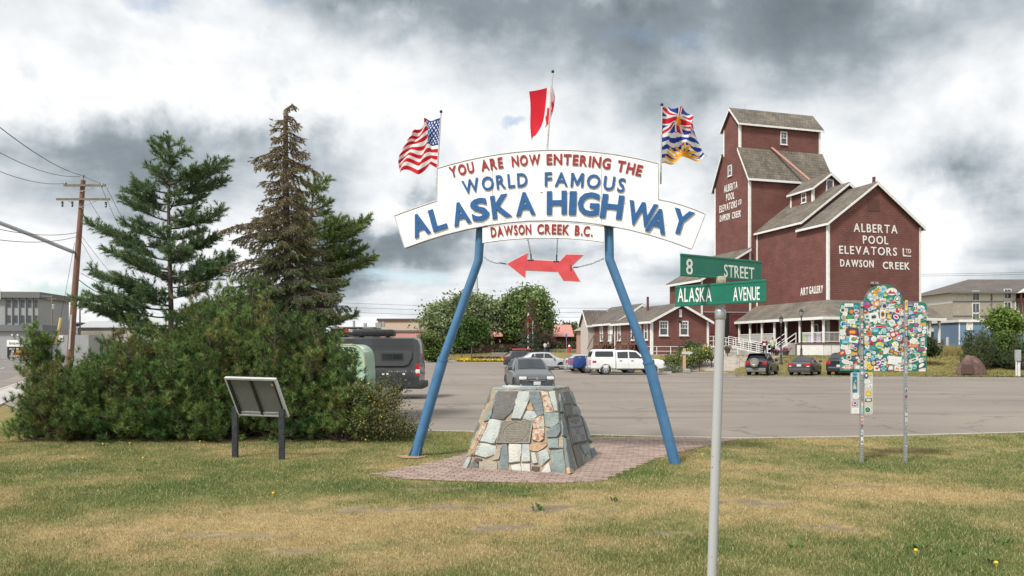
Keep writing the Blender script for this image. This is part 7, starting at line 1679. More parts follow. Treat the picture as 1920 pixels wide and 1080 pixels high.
# ---- people
def person(name, label, px, d, h, face, coat, legs, hair, skin, pose, longcoat=True, z=None, bag=None):
    x = WX(px, d); z = GZ(x, d)+.02 if z is None else z; k = h/1.7
    def skinmesh(nm, verts, edges, rad, m, parent=None, root_i=0):
        me = bpy.data.meshes.new(nm); me.from_pydata([Vector(v)*k for v in verts], edges, []); me.materials.append(m)
        o = bpy.data.objects.new(nm, me); COL.objects.link(o)
        bm = bmesh.new(); bm.from_mesh(me); ly = bm.verts.layers.skin.verify(); bm.verts.ensure_lookup_table()
        for v, r_ in zip(bm.verts, rad): rr_ = r_ if isinstance(r_, tuple) else (r_, r_); v[ly].radius = (rr_[0]*k, rr_[1]*k); v[ly].use_root = (v.index == root_i)
        bm.to_mesh(me); bm.free()
        o.modifiers.new('skin', 'SKIN').use_smooth_shade = True; o.modifiers.new('sub', 'SUBSURF').levels = 1; o.modifiers['sub'].render_levels = 1
        if parent is not None: o.parent = parent
        return o
    st, arm = pose
    V = [(0, 0, .93), (0, 0, 1.12), (0, 0, 1.36), (0, 0, 1.46), (0, .01, 1.53), (0, .02, 1.62), (0, .01, 1.69),           # spine, neck, head
         (.09, 0, .88), (.10, st*.5, .50), (.10, st*.75-.02, .09), (.10, st*.75+.10, .04), (-.09, 0, .88), (-.10, -st*.35, .50), (-.10, -st*.75, .09), (-.10, -st*.75+.12, .04),
         (.17, 0, 1.38), (.23, arm*.3-.03, 1.12), (.20, arm+.02, .93), (.19, arm+.08, .86), (-.17, 0, 1.38), (-.23, arm*.3-.03, 1.12), (-.20, arm+.02, .93), (-.19, arm+.08, .86)]
    E = [(0, 1), (1, 2), (2, 3), (3, 4), (4, 5), (5, 6), (0, 7), (7, 8), (8, 9), (9, 10), (0, 11), (11, 12), (12, 13), (13, 14), (2, 15), (15, 16), (16, 17), (17, 18), (2, 19), (19, 20), (20, 21), (21, 22)]
    Rr = [(.14, .10), (.13, .10), (.15, .09), (.06, .06), (.055, .06), (.085, .10), (.05, .06), .085, .06, .042, .035, .085, .06, .042, .035, .055, .045, .035, .03, .055, .045, .035, .03]
    b = skinmesh(name, V, E, Rr, skin); b.location = (x, d, z); b.rotation_euler = (0, 0, face); tag(b, label, 'person')
    lo = .52 if longcoat else .86
    cv = [(0, 0, lo), (0, 0, .95), (0, 0, 1.15), (0, 0, 1.37), (.17, 0, 1.38), (.235, arm*.3-.03, 1.12), (.205, arm, .95), (-.17, 0, 1.38), (-.235, arm*.3-.03, 1.12), (-.205, arm, .95)]
    skinmesh('coat', cv, [(0, 1), (1, 2), (2, 3), (3, 4), (4, 5), (5, 6), (3, 7), (7, 8), (8, 9)], [(.19, .16), (.175, .135), (.165, .125), (.17, .11), .075, .062, .05, .075, .062, .05], coat, b, 1)
    skinmesh('trousers', [(0, 0, .92), (.09, 0, .86), (.10, st*.5, .50), (.10, st*.75-.02, .10), (-.09, 0, .86), (-.10, -st*.35, .50), (-.10, -st*.75, .10)], [(0, 1), (1, 2), (2, 3), (0, 4), (4, 5), (5, 6)], [(.15, .115), .10, .072, .055, .10, .072, .055], legs, b)
    skinmesh('hair', [(0, -.02, 1.72), (0, -.055, 1.64), (0, -.075, 1.53)], [(0, 1), (1, 2)], [(.055, .06), (.088, .075), (.06, .04)], hair, b)
    if bag: MB().bev(-.12, .12, .12, .22, .95, 1.18, .03).build('bag', bag, b, 40)
    return b
SKIN = mat('skin', (.42, .25, .17), (.50, .31, .22), .6); C_ = lambda n, c: mat('cloth_'+n, tuple(k*.85 for k in c), tuple(min(1, k*1.15) for k in c), .9, 14)
person('person', 'person in a long dark plum coat walking with a white bag near the ramp', 1434, 71.5, 1.72, R(150), C_('plum', (.11, .02, .035)), C_('black', (.015, .015, .017)), C_('brown', (.06, .03, .02)), SKIN, (.16, .12), True, bag=C_('white', (.6, .58, .55)))
person('person', 'person in a pale green jacket and black trousers by the porch steps', 1448.5, 71.5, 1.72, R(10), C_('mint', (.42, .50, .36)), C_('black', (.015, .015, .017)), C_('dark', (.04, .025, .02)), SKIN, (.05, .02), False)
person('person', 'person in a black top and light trousers at the edge of the field', 1103, 120, 1.72, R(60), C_('blacktop', (.02, .02, .022)), C_('cream', (.42, .38, .32)), C_('dark', (.04, .025, .02)), SKIN, (.08, .03), False)
person('person', 'person in dark red clothes walking beside the pale wing', 1114, 119, 1.70, R(90), C_('maroon', (.10, .03, .04)), C_('black', (.015, .015, .017)), C_('dark', (.04, .025, .02)), SKIN, (.16, .06), False)
person('person', 'person in a light shirt standing by the bare bush', 1022, 117, 1.66, R(0), C_('white', (.6, .58, .55)), C_('jean', (.08, .10, .15)), C_('dark', (.04, .025, .02)), SKIN, (.05, .03), False)
person('person', 'person in dark blue clothes with others by the bare bush', 1028, 116, 1.74, R(30), C_('jean', (.08, .10, .15)), C_('black', (.015, .015, .017)), C_('brown', (.06, .03, .02)), SKIN, (.06, .03), False)
# ---- visitor building behind the trees
vb_ = thing('visitor_building', 'long low brick visitor building with red roof behind the poplars', 'building', (WX(850, 134), 134, 1.1), R(2))
BRK = brickmat('dark_brick', (.120, .040, .034), (.095, .033, .03), (.16, .12, .10), .5, .16, 'wall', .02, .85, .3, .2)
MB().box(0, 21, 0, 9, -.3, 3.0).build('wall', BRK, vb_)
RDR = mat('salmon_roof', (.40, .16, .14), (.48, .22, .19), .7, 2)
MB().prism([(-.8, 3.0), (9.8, 3.0), (4.5, 5.3)], lambda a, b, t: (t, a, b), -.7, 21.7).build('roof', RDR, vb_)
MB().box(10.5, 17.0, -2.4, -.05, 3.05, 3.2).add([(10.4, -2.5, 3.2), (17.2, -2.5, 3.2), (17.2, 0, 4.3), (10.4, 0, 4.3)], [(0, 1, 2, 3)]).build('entrance_roof', mat('grey_shingle', (.22, .20, .185), (.30, .28, .26), .9, 3), vb_)
for u_ in (12.4, 16): window(vb_, (u_, -.02, 1.6), 0, 1.3, 1.7, cols=2, rows=1)
MB().box(14.0, 15.0, -.1, -.01, 0, 2.2).build('door', WHITE, vb_); MB().box(14.1, 14.9, -.12, -.101, .25, 1.5).build('door_posters', mat('poster_mix', (.25, .3, .4), (.7, .65, .6), .6, 9), vb_)
sgn = MB().box(12.3, 13.9, -2.58, -2.5, 3.3, 4.4).build('blue_sign', mat('sign_blue', (.02, .17, .45), (.03, .2, .5), .5), vb_); MB().box(13.95, 15.5, -2.58, -2.5, 3.3, 4.4).build('white_sign', WHITE, vb_)
MB().box(12.6, 13.6, -2.6, -2.581, 3.85, 3.95).box(12.6, 13.3, -2.6, -2.581, 3.65, 3.74).build('sign_lines', WHITE, sgn)
MB().box(17.5, 18.6, -.1, -.02, 1.9, 2.5).build('notice', mat('notice_pink', (.42, .2, .18), None, .7), vb_)
for a, b, lab in ((922, 978, 'low grey timber planter wall before the visitor building, full of cannas'), (1008, 1094, 'long low grey timber planter wall full of dark cannas right of the spruce')):
    d = 121; t = thing('planter_wall', lab, 'planter', gp(a, d)); L_ = WX(b, d)-WX(a, d); MB().box(0, L_, 0, 2.2, -.3, .55).build('timber_wall', mat('grey_timber', (.20, .185, .165), (.28, .26, .235), .9, 4), t)
    r_ = np.random.default_rng(int(a)); n = 900; P = np.stack([r_.random(n)*L_, .2+1.8*r_.random(n), .6+r_.random(n)**1.5*1.1], 1); aa = r_.normal(size=(n, 3))*np.array([.10, .06, .20]); b2 = r_.normal(size=(n, 3))*.07
    V = np.stack([P-aa, P+b2, P+aa, P-b2], 1).reshape(-1, 3); kind(npmesh('canna_leaves', V, np.arange(4*n).reshape(-1, 4), LEAF, t, np.repeat(np.where(r_.random((n, 1)) < .6, np.array([[.06, .03, .025]]), np.array([[.09, .11, .045]])), 4, 0)), 'stuff')
t = thing('flower_bed', 'oval bed of bright yellow flowers round a violet centre on the park lawn', 'flower bed', gp(912, 113.5))
for nm, rx, ry, zz, c, n in (('yellow_border', 4.4, 1.5, .35, (.80, .62, .03), 2600), ('violet_centre', 2.3, .8, .62, (.16, .14, .26), 1200), ('foliage', 4.5, 1.6, .2, (.09, .15, .03), 1200)):
    r_ = np.random.default_rng(n); a = r_.random(n)*6.283; rr_ = np.sqrt(r_.random(n)); rr_ = .62+.38*rr_ if nm == 'yellow_border' else rr_; P = np.stack([np.cos(a)*rx*rr_, np.sin(a)*ry*rr_, zz*(.6+.5*r_.random(n))], 1); aa = r_.normal(size=(n, 3))*.09; b2 = r_.normal(size=(n, 3))*.09
    V = np.stack([P-aa, P+b2, P+aa, P-b2], 1).reshape(-1, 3); kind(npmesh(nm, V, np.arange(4*n).reshape(-1, 4), LEAF, t, np.repeat(np.array([c])*(.75+.5*r_.random((n, 1))), 4, 0)), 'stuff')
# totem poles, hydrant, thin signs, mast
for px, d, y0, lab in ((990.5, 121, 585, 'red and white painted pole left of the pair by the spruce'), (998.5, 121.5, 600, 'white painted pole right of the red and white one')):
    x, y, z = gp(px, d); h = WZ(y0, d)-z; t = thing('painted_pole', lab, 'pole', (x, y, z)); n = 8
    for k in range(n): MB().lathe([(.15, h*k/n), (.15, h*(k+1)/n-.01)], 10).build('band', LAMPR if (k in (6, 4) and px < 995) else WHITE, t)
x, y, z = gp(1067.5, 112); t = thing('fire_hydrant', 'red fire hydrant with white cap on the far lawn', 'hydrant', (x, y, z))
HR = mat('hydrant_red', (.38, .03, .02), (.48, .05, .035), .5); MB().lathe([(.24, 0), (.24, .08), (.16, .1), (.16, .85), (.21, .87), (.21, .93)], 14).tube([(-.32, 0, .62), (.32, 0, .62)], .10, 8).build('body', HR, t, 40); MB().lathe([(.19, .93), (.16, 1.08), (.06, 1.18), (.05, 1.26)], 12).build('cap', WHITE, t, 40)
x, y, z = gp(1062, 108); t = thing('thin_sign_post', 'thin post with a small blue sign at the far kerb', 'sign', (x, y, z)); MB().tube([(0, 0, -.2), (0, 0, 2.7)], .035, 6).build('post', STEEL, t); MB().box(-.12, .12, -.05, -.036, 2.3, 2.8).build('plate', MATS['sign_blue'], t)
x, y, z = gp(893.5, 190); h = WZ(497, 190)-z; t = MB().tube([(0, 0, -.3), (0, 0, h*.5), (0, 0, h*.52), (0, 0, h*.85), (0, 0, h*.86), (0, 0, h)], [.55, .5, .42, .38, .28, .25], 12).build('radio_mast', mat('mast_grey', (.33, .35, .36), (.42, .44, .45), .5), None, 40); t.location = (x, y, z); tag(t, 'tall grey tapered mast rising behind the poplars', 'mast')
# chain link fence on the field
t = thing('chain_link_fence', 'chain-link fence with pale posts on the field behind the planter', 'fence', gp(1050, 140)); L_ = WX(1125, 140)-WX(1050, 140); q = MB()
for k in range(6): MB().tube([(L_*k/5, 0, -.2), (L_*k/5, 0, 1.9)], .05, 6).build('fence_post', STEEL, t)
MB().tube([(0, 0, 1.88), (L_, 0, 1.88)], .035, 5).build('top_rail', STEEL, t)
for k in range(34): q.tube([(L_*k/34, 0, .05), (L_*(k+1.6)/34 if k < 32 else L_, 0, 1.85)], .012, 3, cap=False).tube([(L_*(k+1.6)/34 if k < 32 else L_, 0, .05), (L_*k/34, 0, 1.85)], .012, 3, cap=False)
kind(q.build('wire_mesh', STEEL, t), 'stuff')
# ---- far woods: dark spruce ridge
def woods():
    rg = np.random.default_rng(9); V = []; Cc = []; Fs = []
    for band, (d0, x0, x1, n, hh) in enumerate(((330, 1020, 1220, 90, 10), (420, 960, 1260, 130, 12), (520, -300, 2300, 620, 9))):
        for k in range(n):
            px = x0+(x1-x0)*rg.random(); d = d0*(.92+.16*rg.random()); x = WX(px, d); z = H(x, d)-.5; h = hh*(.55+.7*rg.random()); r = h*.16; o = len(V); g = .6+.7*rg.random()
            m = 7
            for j in range(5):
                zz = z+h*(.05+.19*j); rr_ = r*(1-j*.19)
                o = len(V)
                for i in range(m): a = 6.283*i/m+rg.random()*.4; V.append((x+math.cos(a)*rr_*(.7+.5*rg.random()), d+math.sin(a)*rr_, zz)); Cc.append((.022*g, .040*g, .026*g))
                V.append((x, d, zz+h*.30)); Cc.append((.03*g, .055*g, .033*g))
                for i in range(m): Fs.append((o+i, o+(i+1) % m, o+m))
    kind(npmesh('far_woods', np.array(V), np.array(Fs), LEAF, None, np.array(Cc)), 'stuff', 'dark spruce woods on the far skyline')
woods()
# ---- right: apartments, blue trailer, fence, boulder, pedestal
def flatroof_win(parent, u, z, w=1.1, h=1.5, fr=WHITE): return window(parent, (u, -.02, z), 0, w, h, frame=fr, cols=2, rows=0, fw=.09, sill=False)
APW = mat('apartment_white', (.58, .55, .52), (.66, .63, .60), .85, 2); APT = mat('apartment_tan', (.29, .255, .215), (.35, .31, .265), .85, 2); APR = brickmat('apartment_roof', (.125, .105, .095), (.10, .086, .078), (.07, .06, .055), .5, .25, 'xy', .02, .9, .4, .2); BAND = mat('apartment_band', (.12, .13, .14), None, .7)
def apartment(name, label, px, d, w, dep, hts, cut, ez, rz, wins, ang=0):
    x = WX(px, d); t = thing(name, label, 'apartment block', (x, d, 1.2), R(ang))
    MB().box(0, w, 0, dep, -1.5, cut).build('lower_wall', APT, t); MB().box(.002, w-.002, .002, dep-.002, cut, ez).build('upper_wall', APW, t)
    for zz in hts: MB().box(-.05, w+.05, -.05, -.002, zz, zz+.22).build('band', BAND, t)
    MB().add([(-.7, -.7, ez), (w+.7, -.7, ez), (w+.7, dep+.7, ez), (-.7, dep+.7, ez), (dep*.5, dep*.5, rz), (w-dep*.1, dep*.5, rz)], [(0, 1, 5, 4), (1, 2, 5), (2, 3, 4, 5), (3, 0, 4), (3, 2, 1, 0)]).build('roof', APR, t)
    MB().box(-.75, w+.7, -.76, -.705, ez-.15, ez+.12).build('gutter', BAND, t)
    for u, zz in wins: flatroof_win(t, u, zz)
    for u in (w*.24, w*.72): MB().box(u-.1, u+.1, -.06, -.003, 0, ez-.2).build('downpipe', BAND, t)
    return t
d = 112; s_ = d/F
ap1 = apartment('apartment_block', 'four-storey tan and white apartment block with brown hipped roof behind the blue building', 1787, d, 24, 12, (WZ(567, d)-1.2, WZ(594, d)-1.2), WZ(568, d)-1.2, WZ(549, d)-1.2+.0, WZ(517, d)-1.2, [(WX(x, d)-WX(1787, d), WZ(y, d)-1.2) for x, y in ((1829.5, 554.5), (1829.5, 577.5), (1829.5, 597), (1889, 551), (1889, 575), (1910, 575), (1910, 597))])
MB().box(WX(1904, d)-WX(1787, d), WX(1960, d)-WX(1787, d), -1.4, -.1, WZ(567, d)-1.2, WZ(560, d)-1.2).build('balcony', mat('balcony_dark', (.06, .03, .03), None, .7), ap1)
MB().box(WX(1905, d)-WX(1787, d), WX(1960, d)-WX(1787, d), -.03, -.004, WZ(562, d)-1.2, WZ(550, d)-1.2).build('balcony_recess', DARKW, ap1)
MB().box(WX(1903, d)-WX(1787, d), WX(1904.8, d)-WX(1787, d), -1.4, -1.1, 0, WZ(549, d)-1.2).build('balcony_post', mat('post_maroon', (.12, .03, .03), None, .7), ap1)
MB().prism([(WX(1900, d)-WX(1787, d), WZ(550, d)-1.2), (WX(1990, d)-WX(1787, d), WZ(550, d)-1.2), (WX(1938, d)-WX(1787, d), WZ(524, d)-1.2)], lambda a, b, t: (a, t, b), -1.6, -.9).build('gable', APW, ap1)
d2 = 135; apartment('apartment_wing', 'lower grey-roofed apartment wing between the elevator and the tall block', 1690, d2, 11.5, 12, (WZ(594, d2)-1.2,), WZ(595, d2)-1.2, WZ(577, d2)-1.2, WZ(553, d2)-1.2, [(WX(x, d2)-WX(1690, d2), WZ(y, d2)-1.2) for x, y in ((1740, 582), (1757, 582), (1778.5, 584), (1757, 600), (1778.5, 602))])
d3 = 92; t = thing('bungalow', 'small white bungalow with brown gable roof and dark window behind the sign', 'house', (WX(1700, d3), d3, 1.2)); w_ = WX(1772, d3)-WX(1700, d3)
MB().prism([(0, -.8), (w_, -.8), (w_, WZ(619, d3)-1.2), (w_*.42, WZ(600, d3)-1.2), (0, WZ(619, d3)-1.2)], lambda a, b, q: (a, q, b), 0, 6).build('wall', APW, t)
for sg, a0, a1 in ((-1, -.3, w_*.42), (1, w_+.3, w_*.42)): MB().prism([(a0, WZ(620.5, d3)-1.2), (a1, WZ(599, d3)-1.2), (a1, WZ(597, d3)-1.2), (a0, WZ(618.5, d3)-1.2)], lambda a, b, q: (a, q, b), -.4, 6.4).build('roof', APR, t)
window(t, (WX(1751, d3)-WX(1700, d3), -.02, WZ(628.5, d3)-1.2), 0, 1.0, .9, frame=BAND, rows=0)
MB().box(w_, w_+2.2, .5, 5.5, -.8, WZ(621, d3)-1.2).build('side_wing', APW, t)
t = thing('board_fence', 'white board fence below the blue building', 'fence', (WX(1774, 86), 86, 1.0)); 
for k in range(16): MB().box(k*.17, k*.17+.165, 0, .03, -.2, WZ(632, 86)-1.0).build('board', mat('cream_board', (.55, .53, .46), (.62, .60, .53), .8, 3), t)
t = thing('dark_fence', 'dark mesh fence in front of the bungalow', 'fence', (WX(1742, 87), 87, 1.0)); MB().box(0, 2.0, 0, .03, -.2, WZ(636, 87)-1.0).build('screen', mat('fence_dark', (.07, .08, .085), (.10, .11, .115), .8), t)
for k in range(3): MB().tube([(k*1.0, -.03, -.2), (k*1.0, -.03, WZ(635, 87)-1.0)], .03, 6).build('fence_post', STEEL, t)
d4 = 84; t = thing('blue_building', 'long low blue sided portable building with white shuttered windows', 'building', (WX(1798, d4), d4, 1.2)); BSD = brickmat('blue_siding', (.155, .245, .36), (.14, .225, .335), (.09, .15, .23), .22, 30, 'wall', .02, .7, .3, .12)
w_ = WX(1990, d4)-WX(1798, d4); zt = WZ(604, d4)-1.2; MB().box(0, w_, 0, 5, -.8, zt).build('wall', BSD, t); MB().box(-.15, w_+.1, -.2, 5.2, zt, zt+.28).build('roof', WHITE, t)
MB().box(-.03, .09, -.03, .0, -.8, zt).build('corner_board', WHITE, t)
for x in (1817.5, 1856.5, 1898.5): o = window(t, (WX(x, d4)-WX(1798, d4), -.02, WZ(611.5, d4)-1.2), 0, .72, .9, frame=WHITE, cols=2, rows=0, fw=.12, pane=CREAM, sill=False)
# tall dry grass behind the boulder
def tallgrass(name, lab, px0, px1, d0, d1, n, h, c1, c2, seed):
    rg = np.random.default_rng(seed); d = d0+(d1-d0)*rg.random(n); px = px0+(px1-px0)*rg.random(n); x = (px-CX)/F*d; z = hgt(x, d)-.04; hh = h*(.5+.8*rg.random(n)); a = rg.random(n)*6.283; w = .035
    V = np.empty((n, 3, 3)); V[:, 0] = np.stack([x-np.cos(a)*w, d-np.sin(a)*w, z], 1); V[:, 1] = np.stack([x+np.cos(a)*w, d+np.sin(a)*w, z], 1); V[:, 2] = np.stack([x+rg.normal(size=n)*.12, d+rg.normal(size=n)*.12, z+hh], 1)
    t = rg.random((n, 1)); K = np.array(c1)*(1-t)+np.array(c2)*t
    kind(npmesh(name, V.reshape(-1, 3), np.arange(3*n).reshape(-1, 3), LEAF, None, np.repeat(K, 3, 0)), 'stuff', lab)
tallgrass('tall_grass', 'tall dry grass below the bungalow', 1740, 1830, 68, 80, 5000, .9, (.22, .20, .07), (.34, .28, .12), 1)
tallgrass('field_grass', 'rough grass along the far lot edge', 1040, 1140, 118, 150, 4000, .7, (.13, .15, .05), (.25, .22, .09), 2)
# short rough blades on the slopes nearer the lot, so they do not read as flat
tallgrass('slope_grass', 'short grass on the bank behind the parked cars', 1380, 2000, 54, 72, 26000, .10, (.13, .15, .045), (.30, .245, .10), 3)
tallgrass('park_grass', 'dry short grass on the far park lawn', 600, 1110, 117, 132, 16000, .12, (.20, .19, .06), (.34, .27, .11), 4)
# boulder with plaque
bm = bmesh.new(); bmesh.ops.create_icosphere(bm, subdivisions=4, radius=1); rg = random.Random(5)
for v in bm.verts:
    n_ = v.co.copy(); k = 1+.10*math.sin(n_.x*5+1)*math.cos(n_.z*4)+.07*math.sin(n_.y*7+n_.x*3); tz = max(0, n_.z); v.co = Vector((n_.x*1.08*k*(1-.72*tz*tz)-.10*tz, n_.y*.7*k*(1-.4*tz), n_.z*1.38*k)); v.co.z = max(v.co.z, -.25)
    if v.co.y < -.42: v.co.y = -.42+(v.co.y+.42)*.2
me = bpy.data.meshes.new('boulder'); bm.to_mesh(me); bm.free(); me.materials.append(mat('maroon_rock', (.085, .048, .045), (.165, .105, .085), .9, 3.5, 1.0, 12)); bx, by, bz = gp(1822, 56.5)
t = bpy.data.objects.new('boulder', me); COL.objects.link(t); t.location = (bx, by, bz+.1); tag(t, 'big pointed maroon boulder with a small plaque on the grass', 'boulder')
MB().bev(-1.08, -.28, -.62, -.47, -.02, .72, .015).build('plaque', mat('plaque_maroon', (.085, .045, .042), (.12, .07, .065), .5, 8), t)
x, y, z = gp(1908.5, 54.6); t = thing('electric_pedestal', 'grey electric service box on white conduits at the lot edge', 'utility box', (x, y, z)); MB().bev(-.17, .17, -.12, .12, 1.15, 1.95, .02).build('meter_box', mat('box_grey', (.30, .31, .31), (.38, .39, .39), .5), t)
for u_ in (-.12, .02, .13): MB().tube([(u_, 0, -.1), (u_, 0, 1.15)], .045, 8).build('conduit', WHITE, t)
MB().box(-.2, .2, -.03, .03, .95, 1.02).build('bracket', STEEL, t)
# ---- left: utility poles and wires, hotel, sign, shops
PW = mat('pole_wood', (.135, .068, .042), (.215, .12, .078), .85, 5, .4, 20, stretch=(6, 6, .5)); GW = mat('grey_arm_wood', (.14, .115, .08), (.22, .185, .135), .85, 6)
ud = 52.0; up_b = Vector((WX(128, ud), ud, 0)); up_t = Vector((WX(156, ud), ud, WZ(338, ud)))
t = thing('utility_pole', 'leaning brown wooden power pole with two crossarms beside the street', 'utility pole', tuple(up_b)); dl = up_t-up_b
MB().tube([Vector((0, 0, -.2)), dl*.5, dl], [.24, .20, .155], 14).build('pole', PW, t, 50)
U = lambda px, py, dy=0.0: Vector((WX(px, ud+dy), ud+dy, WZ(py, ud+dy)))-up_b
for (a, ya), (b, yb) in (((120, 347.5), (198, 350.5)), ((106, 373.5), (206, 375.5))):
    p, q = U(a, ya, -.22), U(b, yb, -.22); MB().box(p.x, q.x, -.30, -.17, p.z-.07, p.z+.07).build('crossarm', GW, t)
for a, ya, b, yb in ((148, 360, 176, 352), (156, 360, 138, 352), (146, 390, 181, 377), (156, 391, 128, 377)): MB().tube([U(a, ya, -.2), U(b, yb, -.2)], .02, 5).build('brace', STEEL, t)
PORC = mat('porcelain_brown', (.05, .03, .04), (.08, .05, .06), .3)
for a, ya in ((117, 376), (135.5, 376), (198.5, 377)): p = U(a, ya, -.22); MB().lathe([(.05, -.05), (.09, -.1), (.05, -.16), (.09, -.22), (.05, -.28), (.08, -.34), (.03, -.45)], 10, 0, Matrix.Translation(p)).build('fuse_cutout', PORC, t)
for a, ya in ((123, 345), (192, 347), (156.5, 331)): p = U(a, ya, -.22); MB().lathe([(.03, -.15), (.03, 0), (.10, .02), (.07, .09), (.05, .12)], 10, 0, Matrix.Translation(p)).build('insulator', PORC, t)
MB().tube([U(156, 346), U(156.5, 331)], .03, 6).build('top_pin', STEEL, t)
MB().tube([U(134, 590, -.25), U(130, 655, -.25)], .06, 8).build('cable_guard', mat('pvc_grey', (.42, .42, .40), (.5, .5, .48), .5), t)
WIRE = mat('wire_black', (.012, .012, .013), (.02, .02, .021), .6)
def wire(a, b, sag, label, r=.016, n=14, grp='overhead wires at the wooden pole'):
    a = Vector(a); b = Vector(b); o = MB().tube([a.lerp(b, i/n)-Vector((0, 0, sag*4*(i/n)*(1-i/n))) for i in range(n+1)], r, 5).build('power_line', WIRE); tag(o, label, 'wire', grp)
WP = lambda px, py, d: Vector((WX(px, d), d, WZ(py, d)))
wire(WP(156.5, 329.5, ud-.22), WP(-130, 130, 20), .5, 'thin power line rising from the pole top over the lawn', .018)
wire(WP(150, 331, ud-.22), WP(-150, 190, 24), .7, 'power line beside the pole-top one running towards the street')
wire(WP(122, 344, ud-.22), WP(-150, 245, 26), .6, 'power line running out from the upper crossarm end over the street')
wire(WP(196, 346, ud-.22), WP(156.5, 330, ud-.22), .05, 'short jumper wire from pole top to crossarm end', .014)
for k, (x0, y0, x1, y1, dd) in enumerate(((200, 352, 330, 560, 95), (190, 350, 300, 560, 95), (165, 372, 330, 592, 95), (152, 441, 300, 590, 95), (151, 450, 260, 590, 90))): wire(WP(x0, y0, ud-.2), WP(x1, y1, dd), .9, ('power line descending from the crossarm tip behind the pine', 'power line descending from the upper crossarm behind the pine', 'power line descending from the lower crossarm behind the pine', 'communication cable running from mid pole behind the pine', 'second communication cable running from mid pole behind the pine')[k], .014)
wire(WP(145, 436, ud-.2), WP(-120, 395, 30), .5, 'upper telephone cable from mid pole over the street', .018); wire(WP(145, 443.5, ud-.2), WP(-120, 425, 30), .5, 'lower telephone cable from mid pole over the street', .018)
wire(WP(146, 523, ud-.2), WP(250, 565, 40), .35, 'thick service cable sagging from the pole into the pines', .03); wire(WP(152, 512, ud-.2), WP(250, 540, 40), .25, 'thin service cable above the thick one into the pines', .018)
for k, (yy, lab) in enumerate(((572, 'uppermost of three far wires over the museum roofs'), (580, 'middle of three far wires over the museum roofs'), (589, 'lowest of three far wires over the museum roofs'))): wire(WP(560, yy-8, 260), WP(1330, yy+4, 260), 1.2, lab, .05, 20, 'far power lines')
for yy, lab in ((511, 'upper far wire passing beside the elevator annex'), (514.5, 'lower far wire passing beside the elevator annex')): wire(WP(1600, yy+3, 220), WP(2100, yy-8, 220), .6, lab, .045, 12, 'far power lines')
# lamp arm reaching in from the left
t = MB().tube([WP(137, 472.5, ud-.2), WP(60, 441, 44), WP(-60, 395, 36)], [.13, .12, .10], 10).build('street_light_arm', mat('arm_alu', (.36, .39, .39), (.46, .49, .49), .4, metal=.4), None, 50); tag(t, 'long pale metal street light arm bolted to the wooden pole', 'light arm')
def small_pole(px, y0, y1, d, lab):
    x = WX(px, d); t = thing('utility_pole', lab, 'utility pole', (x, d, 0)); h = WZ(y0, d); MB().tube([(0, 0, -.2), (0, 0, h)], [.2, .13], 8).build('pole', GW, t); MB().box(-.9, .9, -.08, .08, h-.9, h-.75).build('crossarm', GW, t); MB().lathe([(.22, h-2.9), (.24, h-2.8), (.24, h-2.0), (.2, h-1.9)], 10, 0, Matrix.Translation((.4, -.2, 0))).build('transformer', STEEL, t)
    MB().tube([(0, 0, h-.3), (-2.2, 0, h-.2)], .05, 5).build('lamp_arm', STEEL, t)
small_pole(97.5, 553, 610, 150, 'distant weathered power pole with transformer past the hotel'); small_pole(150, 557, 610, 165, 'far power pole half hidden by the brown one')
# hotel
hd_ = 152; s0 = WX(-60, hd_); t = thing('grey_hotel', 'grey flat-roofed hotel block with narrow paired windows at the street', 'building', (WX(2, 150), 150, 0), R(8))
HG = mat('hotel_grey', (.27, .275, .28), (.33, .335, .34), .85, 2); HD = mat('hotel_dark', (.12, .125, .13), (.16, .165, .17), .8)
zt = WZ(547, 150); zl = WZ(612, 150); w_ = WX(66, 150)-WX(2, 150)
MB().box(-14, w_, 0, 14, 0, zt-1.2).build('upper_wall', HG, t); MB().box(-14.2, w_+.6, -.6, 14.4, zt-1.2, zt).build('parapet', HD, t); MB().box(-14, .2, -.7, -.61, zt-1.6, zt+.6).build('white_panel', WHITE, t)
for k in range(5):
    u_ = .9+k*1.28
    MB().box(u_-.06, u_+.06, -.25, -.003, zl, zt-1.25).build('pilaster', HD, t)
    for zz in (zl+1.5, zl+4.6): o = window(t, (u_+.55, -.02, zz), 0, .6, 1.5, frame=HD, cols=1, rows=1, fw=.06, sill=False)
lw = thing('hotel_annex', 'low grey pub front with dark fascia below the hotel block', 'building', (WX(-40, 142), 142, 0), R(8)); ww = WX(68, 142)-WX(-40, 142)
MB().box(0, ww, 0, 7, 0, zl-1.1).build('wall', HG, lw); MB().box(-.2, ww+.5, -.5, 7.2, zl-1.1, zl+.1).build('fascia', HD, lw)
for u_ in (ww*.55, ww*.64): MB().bev(u_-.15, u_+.15, -.4, -.003, zl-2.0, zl-1.7, .04).build('wall_lamp', LAMPW, lw)
MB().box(ww+.02, ww+8, 1.5, 7, 0, zl-1.8).build('side_wall', HG, lw); MB().box(ww+2.0, ww+3.4, 1.35, 1.49, zl-2.9, zl-1.9).build('hanging_sign', WHITE, lw)
sx_ = thing('reader_board', 'black changeable letter board under a white header outside the pub', 'sign', (WX(15, 132), 132, 0)); sw = WX(62, 132)-WX(15, 132); zc_ = WZ(650, 132); zt2 = WZ(637.5, 132)
MB().box(0, sw, -.2, .2, WZ(671, 132), zc_+.0).build('letter_panel', mat('board_black', (.012, .012, .013), None, .5), sx_); MB().box(-.05, sw+.05, -.25, .25, zc_+.02, zt2).build('header', WHITE, sx_)
RB = Plane((sx_.location.x, 131.8), (1, 0)); red_, yel_, wht_ = mat('reader_red', (.6, .05, .03), None, .5), mat('reader_yellow', (.65, .55, .05), None, .5), mat('reader_white', (.62, .62, .6), None, .5)
